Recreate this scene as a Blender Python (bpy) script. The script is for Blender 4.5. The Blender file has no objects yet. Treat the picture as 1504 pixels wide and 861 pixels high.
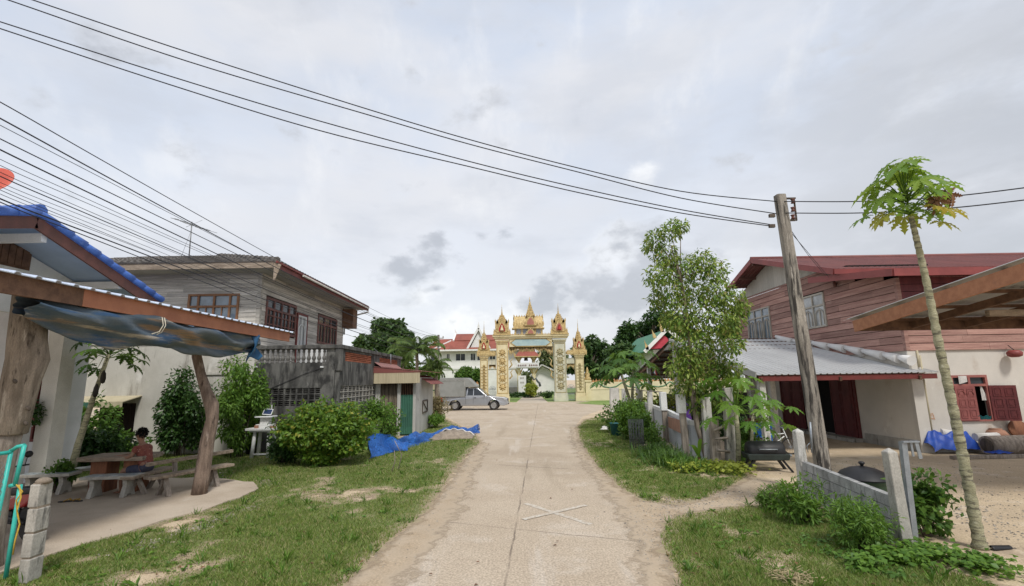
import bpy, math, random
import numpy as np
from mathutils import Matrix, Vector
random.seed(7)
rng = np.random.default_rng(7)
SC = bpy.context.scene
COL = SC.collection
R = math.radians

# ---------------------------------------------------------------- camera model
FPX, HOFF, ROLL, EYE = 715.0, 128.0, 0.016, 2.3
TH = math.atan(HOFF / FPX)
_F = Vector((0, math.cos(TH), math.sin(TH)))
_U0 = Vector((0, -math.sin(TH), math.cos(TH)))
_R0 = Vector((1, 0, 0))
_U = _U0 * math.cos(ROLL) + _R0 * math.sin(ROLL)
_R = _R0 * math.cos(ROLL) - _U0 * math.sin(ROLL)
CAM = Vector((0, 0, EYE))


def ray(u, v):
    return _F + _R * ((u - 752) / FPX) - _U * ((v - 430.5) / FPX)


def G(u, v, z=0.0):
    d = ray(u, v)
    return CAM + d * ((z - EYE) / d.z)


def P(u, v, y):
    d = ray(u, v)
    return CAM + d * (y / d.y)


def PX(u, v, x):
    d = ray(u, v)
    return CAM + d * (x / d.x)


def zat(u, v, y):
    return P(u, v, y).z


cam = bpy.data.cameras.new('camera')
co = bpy.data.objects.new('camera', cam)
COL.objects.link(co)
cam.sensor_width = 36
cam.sensor_fit = 'HORIZONTAL'
cam.lens = 36 * FPX / 1504
cam.clip_start, cam.clip_end = 0.1, 3000
Mc = Matrix((( _R.x, _U.x, -_F.x, 0), (_R.y, _U.y, -_F.y, 0), (_R.z, _U.z, -_F.z, EYE), (0, 0, 0, 1)))
co.matrix_world = Mc
SC.camera = co
SC.view_settings.view_transform = 'Standard'
SC.view_settings.look = 'None'
SC.view_settings.gamma = 1
SC.view_settings.use_curve_mapping = False
SC.view_settings.exposure = 0.37


# ---------------------------------------------------------------- mesh builder
def chain_loc(o):
    v = Vector((0, 0, 0))
    while o is not None:
        v += o.location
        o = o.parent
    return v


class MB:
    def __init__(s, M=None):
        s.M = M or Matrix()
        s.v, s.l, s.f, s.mi, s.sm = [], [], [], [], []

    def add(s, vs, fs, sm=False, mi=0, T=None):
        b = len(s.v)
        for p in vs:
            q = Vector(p)
            if T is not None:
                q = T @ q
            s.l.append(q)
            s.v.append(s.M @ q)
        for f in fs:
            s.f.append([b + i for i in f])
            s.mi.append(mi)
            s.sm.append(sm)

    def bx(s, x0, x1, y0, y1, z0, z1, mi=0, T=None):
        s.add([(x0, y0, z0), (x1, y0, z0), (x1, y1, z0), (x0, y1, z0), (x0, y0, z1), (x1, y0, z1), (x1, y1, z1), (x0, y1, z1)],
              [(3, 2, 1, 0), (4, 5, 6, 7), (0, 1, 5, 4), (1, 2, 6, 5), (2, 3, 7, 6), (3, 0, 4, 7)], mi=mi, T=T)

    def box(s, c, sz, rz=0, mi=0, rx=0, ry=0):
        T = Matrix.Translation(c) @ Matrix.Rotation(rz, 4, 'Z') @ Matrix.Rotation(ry, 4, 'Y') @ Matrix.Rotation(rx, 4, 'X')
        a, b, c2 = sz[0] / 2, sz[1] / 2, sz[2] / 2
        s.bx(-a, a, -b, b, -c2, c2, mi, T)

    def beam(s, p, q, w, h, mi=0, up=(0, 0, 1)):
        p, q = Vector(p), Vector(q)
        d = (q - p)
        L = d.length
        d.normalize()
        u = Vector(up)
        x = d.cross(u)
        if x.length < 1e-4:
            x = d.cross(Vector((1, 0, 0)))
        x.normalize()
        z = x.cross(d)
        vs = []
        for k in (0, L):
            for a, b in ((-w / 2, -h / 2), (w / 2, -h / 2), (w / 2, h / 2), (-w / 2, h / 2)):
                vs.append(p + d * k + x * a + z * b)
        s.add(vs, [(0, 1, 2, 3), (7, 6, 5, 4), (1, 0, 4, 5), (2, 1, 5, 6), (3, 2, 6, 7), (0, 3, 7, 4)], mi=mi)

    def tube(s, pts, r, n=8, mi=0, cap=True, sm=True):
        pts = [Vector(p) for p in pts]
        k = len(pts)
        rs = r if isinstance(r, (list, tuple)) else [r] * k
        d0 = (pts[1] - pts[0]).normalized()
        x = d0.cross(Vector((0.13, 0.31, 0.94)))
        if x.length < .05:
            x = d0.cross(Vector((1, 0, 0)))
        x.normalize()
        vs = []
        for i in range(k):
            d = (pts[min(i + 1, k - 1)] - pts[max(i - 1, 0)])
            if d.length < 1e-9:
                d = d0.copy()
            d.normalize()
            x = (x - d * x.dot(d))
            x.normalize()
            y = d.cross(x)
            for j in range(n):
                a = 2 * math.pi * j / n
                vs.append(pts[i] + (x * math.cos(a) + y * math.sin(a)) * rs[i])
        fs = []
        for i in range(k - 1):
            for j in range(n):
                j2 = (j + 1) % n
                fs.append((i * n + j, i * n + j2, (i + 1) * n + j2, (i + 1) * n + j))
        s.add(vs, fs, sm, mi)
        if cap:
            b = len(s.v)
            s.f.append([b - k * n + j for j in range(n)][::-1]); s.mi.append(mi); s.sm.append(False)
            s.f.append([b - n + j for j in range(n)]); s.mi.append(mi); s.sm.append(False)

    def lathe(s, prof, c=(0, 0, 0), n=16, mi=0, T=None, sm=True):
        c = Vector(c)
        vs = [c + Vector((r * math.cos(2 * math.pi * j / n), r * math.sin(2 * math.pi * j / n), z)) for r, z in prof for j in range(n)]
        fs = []
        for i in range(len(prof) - 1):
            for j in range(n):
                j2 = (j + 1) % n
                fs.append((i * n + j, i * n + j2, (i + 1) * n + j2, (i + 1) * n + j))
        fs.append(tuple(range(n))[::-1])
        fs.append(tuple((len(prof) - 1) * n + j for j in range(n)))
        s.add(vs, fs, sm, mi, T)

    def prism(s, poly, d0, d1, axis='y', mi=0, T=None):
        n = len(poly)
        def q(a, b, d):
            return {'y': (a, d, b), 'x': (d, a, b), 'z': (a, b, d)}[axis]
        vs = [q(a, b, d0) for a, b in poly] + [q(a, b, d1) for a, b in poly]
        fs = [tuple(range(n)), tuple(range(2 * n - 1, n - 1, -1))] + [((i + 1) % n, i, n + i, n + (i + 1) % n) for i in range(n)]
        s.add(vs, fs, mi=mi, T=T)

    def grid(s, nx, ny, fn, sm=True, mi=0):
        vs = [fn(i / nx, j / ny) for j in range(ny + 1) for i in range(nx + 1)]
        w = nx + 1
        fs = [(j * w + i, j * w + i + 1, (j + 1) * w + i + 1, (j + 1) * w + i) for j in range(ny) for i in range(nx)]
        s.add(vs, fs, sm, mi)

    def build(s, name, mats, parent=None, bevel=0, local=False, at=None, solid=0, sub=0):
        me = bpy.data.meshes.new(name)
        V = np.array([tuple(v) for v in s.v], dtype=np.float64).reshape(-1, 3)
        if parent is not None:
            off = Vector((0, 0, 0)) if local else chain_loc(parent)
        elif at is not None:
            off = Vector(at)
        else:
            mn, mx = V.min(0), V.max(0)
            off = Vector(((mn[0] + mx[0]) / 2, (mn[1] + mx[1]) / 2, mn[2]))
        V2 = V - np.array(off)
        me.from_pydata(V2.tolist(), [], s.f)
        a = me.attributes.new('loc', 'FLOAT_VECTOR', 'POINT')
        a.data.foreach_set('vector', np.array([tuple(v) for v in s.l], dtype=np.float32).ravel())
        if not isinstance(mats, (list, tuple)):
            mats = [mats]
        for m in mats:
            me.materials.append(m)
        me.polygons.foreach_set('material_index', s.mi)
        me.polygons.foreach_set('use_smooth', s.sm)
        me.update()
        o = bpy.data.objects.new(name, me)
        COL.objects.link(o)
        if parent is not None:
            o.parent = parent
        else:
            o.location = off
        if solid:
            md = o.modifiers.new('solid', 'SOLIDIFY'); md.thickness = solid; md.offset = 0
        if sub:
            md = o.modifiers.new('sub', 'SUBSURF'); md.levels = sub; md.render_levels = sub
        if bevel:
            md = o.modifiers.new('bevel', 'BEVEL'); md.width = bevel; md.segments = 2; md.limit_method = 'ANGLE'
        return o


def npmesh(name, V, F, mat, parent=None, at=None, L=None):
    """triangle / quad soup from numpy arrays"""
    V = np.asarray(V, dtype=np.float64)
    if parent is not None:
        off = chain_loc(parent)
    else:
        off = Vector(at) if at is not None else Vector(((V[:, 0].min() + V[:, 0].max()) / 2, (V[:, 1].min() + V[:, 1].max()) / 2, V[:, 2].min()))
    me = bpy.data.meshes.new(name)
    n, k = F.shape
    me.vertices.add(len(V))
    me.vertices.foreach_set('co', (V - np.array(off)).astype(np.float32).ravel())
    me.loops.add(n * k)
    me.loops.foreach_set('vertex_index', F.astype(np.int32).ravel())
    me.polygons.add(n)
    me.polygons.foreach_set('loop_start', np.arange(0, n * k, k, dtype=np.int32))
    me.polygons.foreach_set('loop_total', np.full(n, k, dtype=np.int32))
    me.update(calc_edges=True)
    a = me.attributes.new('loc', 'FLOAT_VECTOR', 'POINT')
    a.data.foreach_set('vector', V.astype(np.float32).ravel())
    me.materials.append(mat)
    o = bpy.data.objects.new(name, me)
    COL.objects.link(o)
    if parent is not None:
        o.parent = parent
    else:
        o.location = off
    return o


def tag(o, label, cat, group=None):
    o['label'] = label
    o['category'] = cat
    if group:
        o['group'] = group
    return o


def thing(name, label, cat, loc, rz=0, group=None):
    o = bpy.data.objects.new(name, None)
    o.empty_display_size = .2
    COL.objects.link(o)
    o.location = loc
    o.rotation_euler = (0, 0, rz)
    return tag(o, label, cat, group)


def struct(o, kind='structure'):
    o['kind'] = kind
    return o


def dup(root, loc, rz, label=None, group=None, scale=None):
    r = root.copy(); COL.objects.link(r)
    r.location = loc; r.rotation_euler = (0, 0, rz)
    if scale: r.scale = (scale,) * 3
    if label: r['label'] = label
    if group: r['group'] = group
    for ch in list(root.children):
        c = ch.copy(); COL.objects.link(c); c.parent = r
        for g in list(ch.children):
            d = g.copy(); COL.objects.link(d); d.parent = c
    return r


def Mt(x, y, z, deg=0):
    return Matrix.Translation((x, y, z)) @ Matrix.Rotation(R(deg), 4, 'Z')


# ---------------------------------------------------------------- materials
def nd(nt, t, **kw):
    n = nt.nodes.new(t)
    for k, v in kw.items():
        setattr(n, k, v)
    return n


def c4(c):
    return (c[0], c[1], c[2], 1)


def mixc(nt, fac, a, b, mode='MIX'):
    n = nt.nodes.new('ShaderNodeMix')
    n.data_type = 'RGBA'; n.blend_type = mode
    for sock, val in ((n.inputs[0], fac), (n.inputs[6], a), (n.inputs[7], b)):
        if hasattr(val, 'is_linked') or hasattr(val, 'links'):
            nt.links.new(val, sock)
        elif isinstance(val, (tuple, list)):
            sock.default_value = c4(val)
        else:
            sock.default_value = val
    return n.outputs[2]


def maprange(nt, val, a, b, c=0, d=1):
    n = nt.nodes.new('ShaderNodeMapRange')
    n.interpolation_type = 'SMOOTHSTEP'
    nt.links.new(val, n.inputs[0])
    n.inputs[1].default_value, n.inputs[2].default_value, n.inputs[3].default_value, n.inputs[4].default_value = a, b, c, d
    return n.outputs[0]


def noise(nt, vec, scale, detail=5, rough=.6, stretch=(1, 1, 1), off=(0, 0, 0)):
    m = nt.nodes.new('ShaderNodeMapping')
    m.inputs['Scale'].default_value = stretch
    m.inputs['Location'].default_value = off
    nt.links.new(vec, m.inputs[0])
    n = nt.nodes.new('ShaderNodeTexNoise')
    n.inputs['Scale'].default_value = scale
    n.inputs['Detail'].default_value = detail
    n.inputs['Roughness'].default_value = rough
    nt.links.new(m.outputs[0], n.inputs['Vector'])
    return n.outputs[0]


def Mat(name, col, col2=None, scale=3, stretch=(1, 1, 1), rough=.8, bump=0, bscale=30, metal=0, island=0, stains=(), fine=.12, spec=.35, coat=0, fscale=60):
    """base colour noise + fine grain + list of stains (colour, scale, lo, hi, stretch)"""
    m = bpy.data.materials.new(name)
    m.use_nodes = True
    nt = m.node_tree
    b = nt.nodes['Principled BSDF']
    at = nd(nt, 'ShaderNodeAttribute', attribute_name='loc').outputs['Vector']
    col2 = col2 or tuple(c * .8 for c in col)
    c = mixc(nt, maprange(nt, noise(nt, at, scale, 6, .62, stretch), .34, .66), col, col2)
    k = 1
    for st in stains:
        sc_, s_scale, lo, hi = st[:4]
        sst = st[4] if len(st) > 4 else (1, 1, 1)
        f = maprange(nt, noise(nt, at, s_scale, 6, .65, sst, (3.7 * k, 1.3 * k, 2.1)), lo, hi)
        c = mixc(nt, f, c, sc_)
        k += 1
    if fine:
        f = maprange(nt, noise(nt, at, fscale, 3, .6, stretch), .3, .7, 1 - fine, 1 + fine)
        h = nd(nt, 'ShaderNodeHueSaturation')
        nt.links.new(c, h.inputs['Color']); nt.links.new(f, h.inputs['Value'])
        c = h.outputs[0]
    if island:
        g = nd(nt, 'ShaderNodeNewGeometry')
        f = maprange(nt, g.outputs['Random Per Island'], 0, 1, 1 - island, 1 + island)
        h = nd(nt, 'ShaderNodeHueSaturation')
        nt.links.new(c, h.inputs['Color']); nt.links.new(f, h.inputs['Value'])
        c = h.outputs[0]
    nt.links.new(c, b.inputs['Base Color'])
    b.inputs['Roughness'].default_value = rough
    b.inputs['Metallic'].default_value = metal
    b.inputs['Specular IOR Level'].default_value = spec
    if coat:
        b.inputs['Coat Weight'].default_value = coat
        b.inputs['Coat Roughness'].default_value = .12
    if bump:
        bn = nd(nt, 'ShaderNodeBump')
        bn.inputs['Strength'].default_value = bump
        bn.inputs['Distance'].default_value = .02
        nt.links.new(noise(nt, at, bscale, 6, .65, stretch), bn.inputs['Height'])
        nt.links.new(bn.outputs[0], b.inputs['Normal'])
    return m


def Leaf(name, a, b_, c_=None, trans=.35, rough=.45, yellow=None, yfrac=.05):
    m = bpy.data.materials.new(name)
    m.use_nodes = True
    nt = m.node_tree
    b = nt.nodes['Principled BSDF']
    g = nd(nt, 'ShaderNodeNewGeometry')
    rp = nd(nt, 'ShaderNodeValToRGB')
    nt.links.new(g.outputs['Random Per Island'], rp.inputs[0])
    e = rp.color_ramp.elements
    e[0].color = c4(a); e[1].color = c4(b_)
    e[1].position = 1 - yfrac - .02 if yellow else 1.0
    if c_:
        k = e.new(.5); k.color = c4(c_)
    if yellow:
        k = e.new(1 - yfrac); k.color = c4(yellow)
    nt.links.new(rp.outputs[0], b.inputs['Base Color'])
    b.inputs['Roughness'].default_value = rough
    b.inputs['Specular IOR Level'].default_value = .35
    t = nd(nt, 'ShaderNodeBsdfTranslucent')
    h = nd(nt, 'ShaderNodeHueSaturation')
    h.inputs['Hue'].default_value = .48
    h.inputs['Value'].default_value = 1.5
    nt.links.new(rp.outputs[0], h.inputs['Color'])
    nt.links.new(h.outputs[0], t.inputs[0])
    mx = nd(nt, 'ShaderNodeMixShader')
    mx.inputs[0].default_value = trans
    nt.links.new(b.outputs[0], mx.inputs[1]); nt.links.new(t.outputs[0], mx.inputs[2])
    nt.links.new(mx.outputs[0], nt.nodes['Material Output'].inputs[0])
    return m


def Glass(name, col=(.03, .035, .04), rough=.08, spec=.6):
    return Mat(name, col, tuple(c * 1.6 for c in col), scale=2, rough=rough, fine=.05, spec=spec)


def NetMat(*a, **k):
    m = Mat(*a, **k)
    nt = m.node_tree
    at = nd(nt, 'ShaderNodeAttribute', attribute_name='loc').outputs['Vector']
    f = maprange(nt, noise(nt, at, 55, 2, .5), .44, .50)
    t = nd(nt, 'ShaderNodeBsdfTransparent')
    mx = nd(nt, 'ShaderNodeMixShader')
    nt.links.new(f, mx.inputs[0]); nt.links.new(t.outputs[0], mx.inputs[1]); nt.links.new(nt.nodes['Principled BSDF'].outputs[0], mx.inputs[2])
    nt.links.new(mx.outputs[0], nt.nodes['Material Output'].inputs[0])
    return m


GREY_STAIN = (.09, .088, .082)
m_siding = Mat('weathered_siding', (.62, .585, .53), (.40, .375, .335), 2.2, (.5, 3, 9), .85, .35, 14, island=.16, stains=[((.17, .14, .12), 2.5, .58, .75, (.6, 1, 5)), ((.58, .56, .52), 3, .62, .78, (.5, 1, 6))], fine=.16, fscale=30)
m_redsiding = Mat('red_siding', (.38, .225, .185), (.27, .145, .12), 1.6, (.5, 3, 7), .8, .3, 14, island=.2, stains=[((.53, .37, .31), 1.8, .55, .75, (.5, 1, 4)), ((.2, .07, .06), 3, .62, .8, (.5, 1, 5))], fine=.14, fscale=30)
m_maroon = Mat('maroon_wood', (.16, .035, .035), (.10, .022, .025), 4, (1, 1, .3), .55, .15, 20, fine=.12)
m_maroon_dark = Mat('maroon_dark_wood', (.13, .03, .03), (.09, .02, .022), 4, (1, 1, .3), .6, .2, 20)
m_plaster = Mat('dirty_plaster', (.53, .51, .455), (.42, .40, .35), .8, (1, 1, .6), .9, .15, 25, stains=[((.25, .23, .195), .9, .54, .7, (1.6, 1, .4)), ((.60, .58, .53), 1.3, .56, .68, (1, 1, .6)), ((.19, .17, .14), 2.4, .6, .74, (2.4, 1, .3))], fine=.08)
m_plaster2 = Mat('grey_plaster', (.60, .565, .51), (.52, .49, .44), .7, (1, 1, 1), .9, .1, 25, stains=[((.40, .32, .25), .7, .56, .76, (1.2, 1, .6)), ((.30, .28, .25), 1.6, .60, .76, (2.4, 1, .3)), ((.66, .63, .57), 1.2, .58, .7)], fine=.07)
m_concrete_old = Mat('stained_concrete', (.17, .166, .153), (.075, .073, .069), 1.5, (1.5, 1, .5), .9, .35, 22, stains=[((.042, .041, .039), 2.0, .46, .64, (1.7, 1.5, .4)), ((.33, .32, .30), 2.8, .60, .74, (1.6, 1.5, .5)), ((.035, .034, .033), 1.1, .54, .66, (1.2, 1.2, .8))], fine=.22)
m_concrete = Mat('grey_concrete', (.42, .40, .36), (.29, .275, .245), 3, (1, 1, .6), .9, .3, 30, stains=[(GREY_STAIN, 4, .54, .70, (2, 2, .4))], fine=.15)
m_concrete_lt = Mat('light_concrete', (.60, .585, .55), (.46, .45, .41), 3, (1, 1, .6), .9, .25, 30, stains=[((.17, .16, .14), 3.4, .55, .7, (2, 2, .35))], fine=.15)
m_block = Mat('block_concrete', (.40, .40, .39), (.29, .29, .28), 3, (1, 1, 1), .92, .4, 45, island=.10, stains=[((.15, .15, .14), 2.7, .53, .68, (1.8, 1.5, .5)), ((.52, .52, .5), 3.4, .58, .7)], fine=.2)
m_pole = Mat('pole_concrete', (.33, .30, .255), (.19, .17, .145), 2.5, (2.5, 2.5, .4), .9, .35, 25, stains=[((.05, .045, .04), 3.2, .47, .6, (3, 3, .35)), ((.42, .39, .34), 4, .6, .7, (3, 3, .5))], fine=.25)
m_wood_grey = Mat('grey_wood', (.36, .31, .26), (.20, .165, .135), 4, (4, 4, .5), .9, .5, 22, stains=[((.09, .07, .06), 3, .6, .75, (3, 3, .5))], fine=.2)
m_plank = Mat('plank_wood', (.36, .29, .22), (.20, .155, .115), 4, (.6, 4, 4), .85, .4, 22, stains=[((.10, .075, .055), 3, .62, .8, (.6, 3, 3))], fine=.2)
m_bark = Mat('pale_bark', (.30, .25, .20), (.165, .135, .105), 3, (3.5, 3.5, .45), .9, .9, 18, stains=[((.07, .055, .042), 4, .54, .66, (3, 3, .5)), ((.40, .35, .29), 3, .58, .7, (3, 3, .5))], fine=.2)
m_bark_red = Mat('red_bark', (.27, .20, .155), (.14, .10, .078), 4, (3.5, 3.5, .5), .9, 1.0, 18, stains=[((.07, .05, .04), 4, .54, .66, (3, 3, .5)), ((.36, .29, .24), 3, .58, .7, (3, 3, .6))], fine=.22)
m_bark_dark = Mat('dark_bark', (.12, .095, .075), (.06, .048, .038), 4, (2, 2, .5), .95, .5, 18)
m_papbark = Mat('papaya_bark', (.38, .36, .24), (.24, .23, .14), 5, (1, 1, 2.5), .85, .8, 22, stains=[((.13, .12, .085), 5, .50, .62, (1, 1, 5)), ((.47, .45, .33), 6, .58, .7, (1, 1, 4))], fine=.2)
m_terracotta = Mat('terracotta_paint', (.40, .165, .09), (.32, .125, .07), 2, (1, 1, 1), .6, .05, 25, stains=[((.16, .085, .06), 1.5, .66, .85)], fine=.06)
m_fascia_brown = Mat('brown_paint', (.15, .06, .045), (.10, .045, .035), 3, (1, 1, 1), .6, .1, 25, stains=[((.28, .2, .16), 4, .68, .8)])
m_orange_wood = Mat('orange_wood', (.43, .20, .11), (.35, .155, .085), 2, (.6, 4, 4), .65, .1, 25, stains=[((.25, .12, .08), 2, .62, .8)], fine=.08)
m_rafter = Mat('rafter_wood', (.17, .095, .06), (.10, .055, .037), 3, (2, 2, 2), .8, .2, 25)
m_bluetile = Mat('blue_tile', (.075, .17, .50), (.055, .12, .38), 2.5, (1, 1, 1), .5, .1, 30, stains=[((.17, .27, .52), 3, .6, .8)], fine=.1)
m_white = Mat('white_paint', (.74, .75, .75), (.66, .67, .66), 2, (1, 1, 1), .7, .05, 30, stains=[((.45, .43, .39), 2, .66, .85, (1, 1, .4))], fine=.05)
m_soffit = Mat('pale_blue_soffit', (.36, .47, .64), (.31, .41, .57), 1.5, rough=.7, fine=.04)
m_greytile = Mat('grey_roof_tile', (.17, .155, .14), (.09, .082, .075), 3, (1, 1, 1), .9, .3, 30, island=.1, stains=[((.30, .28, .25), 5, .62, .78)], fine=.2)
m_redfascia = Mat('red_fascia', (.20, .05, .042), (.14, .034, .03), 3, rough=.6, stains=[((.3, .2, .17), 4, .68, .8)])
m_redmetal = Mat('red_metal_roof', (.225, .078, .066), (.17, .06, .052), 1.2, (1, .3, 1), .5, .05, 30, stains=[((.22, .10, .085), .9, .6, .8)], fine=.06)
m_redpaint = Mat('bright_red_paint', (.255, .058, .052), (.20, .046, .042), 2, rough=.5, fine=.06)
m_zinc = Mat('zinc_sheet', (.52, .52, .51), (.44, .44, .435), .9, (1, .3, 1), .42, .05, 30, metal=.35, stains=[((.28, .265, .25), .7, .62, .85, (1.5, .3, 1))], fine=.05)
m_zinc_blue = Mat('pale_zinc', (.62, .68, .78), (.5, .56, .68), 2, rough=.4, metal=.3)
m_zinc_shaded = Mat('shaded_zinc', (.12, .115, .115), (.075, .07, .07), 1.5, (1, .4, 1), .7, stains=[((.16, .10, .07), 1.5, .62, .8)])
m_brown_frame = Mat('brown_window_frame', (.30, .155, .08), (.21, .105, .055), 3, rough=.7, fine=.12)
m_purple_frame = Mat('red_window_frame', (.22, .10, .085), (.15, .07, .06), 3, rough=.7, fine=.12)
m_beige_frame = Mat('pale_window_frame', (.45, .42, .36), (.36, .33, .28), 3, rough=.75, fine=.1)
m_glass = Glass('window_glass', spec=.35)
m_glass_blue = Glass('sky_glass', (.13, .165, .20), .05, .9)
m_glass_pale = Glass('curtained_glass', (.30, .31, .31), .15, .5)
m_dark = Mat('dark_interior', (.015, .013, .012), (.01, .009, .009), 2, rough=.95)  # near-black, holds the shade of unlit rooms and voids
m_brick = Mat('orange_brick', (.44, .15, .08), (.33, .105, .06), 5, rough=.9, island=.18, bump=.2)
m_beige_sheet = Mat('beige_sheet', (.50, .44, .30), (.41, .36, .24), 2, rough=.6, stains=[((.27, .22, .14), 2, .62, .8, (3, 1, .5))])
m_greendoor = Mat('green_sheet', (.05, .155, .105), (.04, .115, .08), 2, rough=.55, stains=[((.4, .44, .41), 3, .69, .76), ((.11, .08, .06), 2, .66, .85)])
m_bamboo = Mat('bamboo', (.20, .165, .12), (.11, .088, .065), 3, (8, 1, .4), .85, .4, 20, island=.35)
m_turq = Mat('turquoise_paint', (.05, .47, .40), (.04, .38, .33), 4, rough=.4, stains=[((.2, .13, .09), 6, .70, .8)], fine=.06)
m_wire = Mat('galvanised_wire', (.30, .31, .31), (.22, .22, .22), 10, rough=.5, metal=.6)
m_steel = Mat('galvanised_steel', (.33, .36, .39), (.26, .285, .31), 6, rough=.45, metal=.5, fine=.08)
m_cable = Mat('black_cable', (.022, .023, .03), (.018, .018, .022), 10, rough=.6)
m_black = Mat('black_plastic', (.02, .02, .022), (.014, .014, .015), 5, rough=.5)
m_rubber = Mat('tyre_rubber', (.028, .027, .026), (.05, .045, .04), 5, rough=.85)
m_silver = Mat('silver_paint', (.44, .45, .47), (.41, .42, .44), 1, rough=.3, metal=.65, coat=.6, fine=.02)
m_canopy = Mat('grey_canvas', (.27, .275, .26), (.22, .225, .21), 1.5, rough=.9, bump=.15, bscale=8, fine=.05)
m_rim = Mat('steel_rim', (.38, .38, .37), (.28, .27, .26), 5, rough=.45, metal=.6)
m_lamp = Mat('lamp_glass', (.75, .77, .78), (.6, .62, .63), 5, rough=.15)
m_tail = Mat('red_lamp', (.45, .02, .02), (.35, .015, .015), 5, rough=.25)
m_gold = Mat('gold_ornament', (.60, .46, .22), (.42, .30, .13), 5, rough=.55, metal=.1, bump=.5, bscale=9, stains=[((.24, .15, .07), 3.5, .56, .72), ((.70, .58, .30), 4, .6, .75)], fine=.2, fscale=14)
m_cream = Mat('cream_paint', (.70, .62, .40), (.62, .53, .32), 1.5, rough=.8, stains=[((.45, .40, .28), 1.2, .64, .82, (1, 1, .4))], fine=.06)
m_cream_grey = Mat('weathered_cream', (.60, .58, .45), (.48, .48, .38), 1.3, rough=.85, stains=[((.33, .34, .30), 1.4, .55, .78, (1.5, 1, .35))], fine=.08)
m_ruby = Mat('deep_red_niche', (.36, .03, .025), (.26, .02, .02), 3, rough=.6)
m_pinkniche = Mat('faded_red_niche', (.40, .17, .13), (.34, .13, .10), 3, rough=.7)
m_paleblue = Mat('pale_blue_panel', (.30, .42, .45), (.38, .50, .50), 1.5, rough=.7, stains=[((.55, .52, .38), 3, .66, .8)])
m_bluegrey = Mat('blue_grey_wall', (.42, .45, .50), (.33, .36, .41), 2, rough=.8)
m_tempwhite = Mat('temple_white', (.76, .75, .73), (.68, .67, .65), 1, rough=.85, fine=.04)
m_tempred = Mat('temple_red_tile', (.29, .085, .058), (.21, .062, .042), .8, rough=.7, island=.06, fine=.1, fscale=8)
m_tempgreen = Mat('temple_green_tile', (.07, .23, .13), (.05, .17, .10), 2, rough=.6)
m_palewall = Mat('pale_yellow_wall', (.70, .62, .43), (.62, .54, .36), .8, rough=.85, stains=[((.42, .37, .28), .9, .62, .8, (1, 1, .4))])
m_bluenet = NetMat('blue_net', (.03, .15, .50), (.018, .09, .34), 2.5, rough=.55, fine=.25, fscale=40, stains=[((.07, .24, .58), 3, .58, .75)])
m_bluetarp = Mat('blue_tarp', (.02, .08, .40), (.015, .05, .28), 3, rough=.5, fine=.15)
m_sack = Mat('brown_sack', (.33, .27, .21), (.22, .18, .14), 5, rough=.95, bump=.4, bscale=25)
m_ragwhite = Mat('white_cloth', (.66, .64, .61), (.5, .48, .45), 5, rough=.9, bump=.2)
m_tarp = Mat('faded_tarp', (.05, .085, .125), (.115, .13, .135), 1.6, (1, .35, 2.2), .6, .2, 12, stains=[((.25, .165, .10), 1.3, .53, .62, (1, .25, 4)), ((.025, .07, .15), 1.5, .55, .66, (1, .35, 2.5)), ((.36, .32, .26), 2.1, .56, .66, (1, .2, 4)), ((.07, .04, .028), 1.8, .62, .72, (1, .3, 2.5))], fine=.12)
m_tarpblue = Mat('tarp_blue_end', (.03, .13, .27), (.025, .09, .19), 3, rough=.6)
m_rope = Mat('pale_rope', (.62, .58, .48), (.5, .46, .36), 20, rough=.95)
m_yellowrope = Mat('yellow_rope', (.60, .40, .06), (.45, .3, .05), 20, rough=.9)
m_skin = Mat('brown_skin', (.33, .18, .12), (.27, .145, .095), 6, rough=.55, fine=.05)
m_hair = Mat('black_hair', (.012, .01, .01), (.02, .017, .016), 20, rough=.6)
m_shirt = Mat('red_print_shirt', (.27, .095, .07), (.19, .055, .045), 12, rough=.9, stains=[((.55, .38, .32), 14, .6, .68), ((.09, .03, .04), 18, .62, .7)])
m_shorts = Mat('dark_check_shorts', (.045, .05, .085), (.07, .07, .10), 12, rough=.9, stains=[((.18, .18, .22), 25, .62, .7)])
m_stone_tile = Mat('bench_concrete', (.47, .45, .40), (.35, .33, .29), 5, rough=.9, bump=.25, stains=[((.16, .15, .13), 4, .62, .8)])
m_mosaic = Mat('bench_tile', (.50, .52, .50), (.38, .43, .45), 6, rough=.4, island=.3, stains=[((.20, .28, .34), 4.5, .6, .64), ((.55, .5, .38), 5, .62, .66)])
m_redwood = Mat('red_timber', (.26, .11, .055), (.17, .07, .038), 4, (3, 3, .5), .75, .3, 20)
m_clay = Mat('clay', (.36, .19, .125), (.27, .14, .09), 5, rough=.85)
m_purple = Mat('purple_cloth', (.10, .035, .22), (.06, .02, .15), 5, rough=.7)
m_bikered = Mat('red_bike_paint', (.36, .02, .025), (.28, .015, .02), 5, rough=.3, coat=.4)
m_bluechair = Mat('blue_plastic', (.04, .22, .58), (.03, .16, .45), 5, rough=.45)
m_teal = Mat('teal_cloth', (.05, .32, .34), (.03, .2, .24), 8, rough=.85)
m_potteal = Mat('teal_pot', (.03, .13, .14), (.02, .09, .10), 8, rough=.6)
m_dish = Mat('red_dish', (.56, .11, .065), (.48, .085, .055), 3, rough=.5)
m_straw = Mat('straw', (.50, .41, .24), (.36, .28, .16), 8, rough=.9, island=.25)
m_solar = Mat('solar_cell', (.03, .05, .12), (.02, .035, .09), 20, rough=.2)
m_marble = Mat('white_post', (.72, .72, .70), (.6, .6, .58), 3, rough=.7, stains=[((.35, .34, .31), 3, .64, .8, (2, 2, .4))])
m_marking = Mat('pale_cross', (.56, .52, .45), (.47, .405, .325), 9, rough=.85, stains=[((.42, .345, .26), 16, .48, .60)], fine=.1)
m_flagred = Mat('flag_red', (.5, .03, .04), rough=.8)
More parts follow.
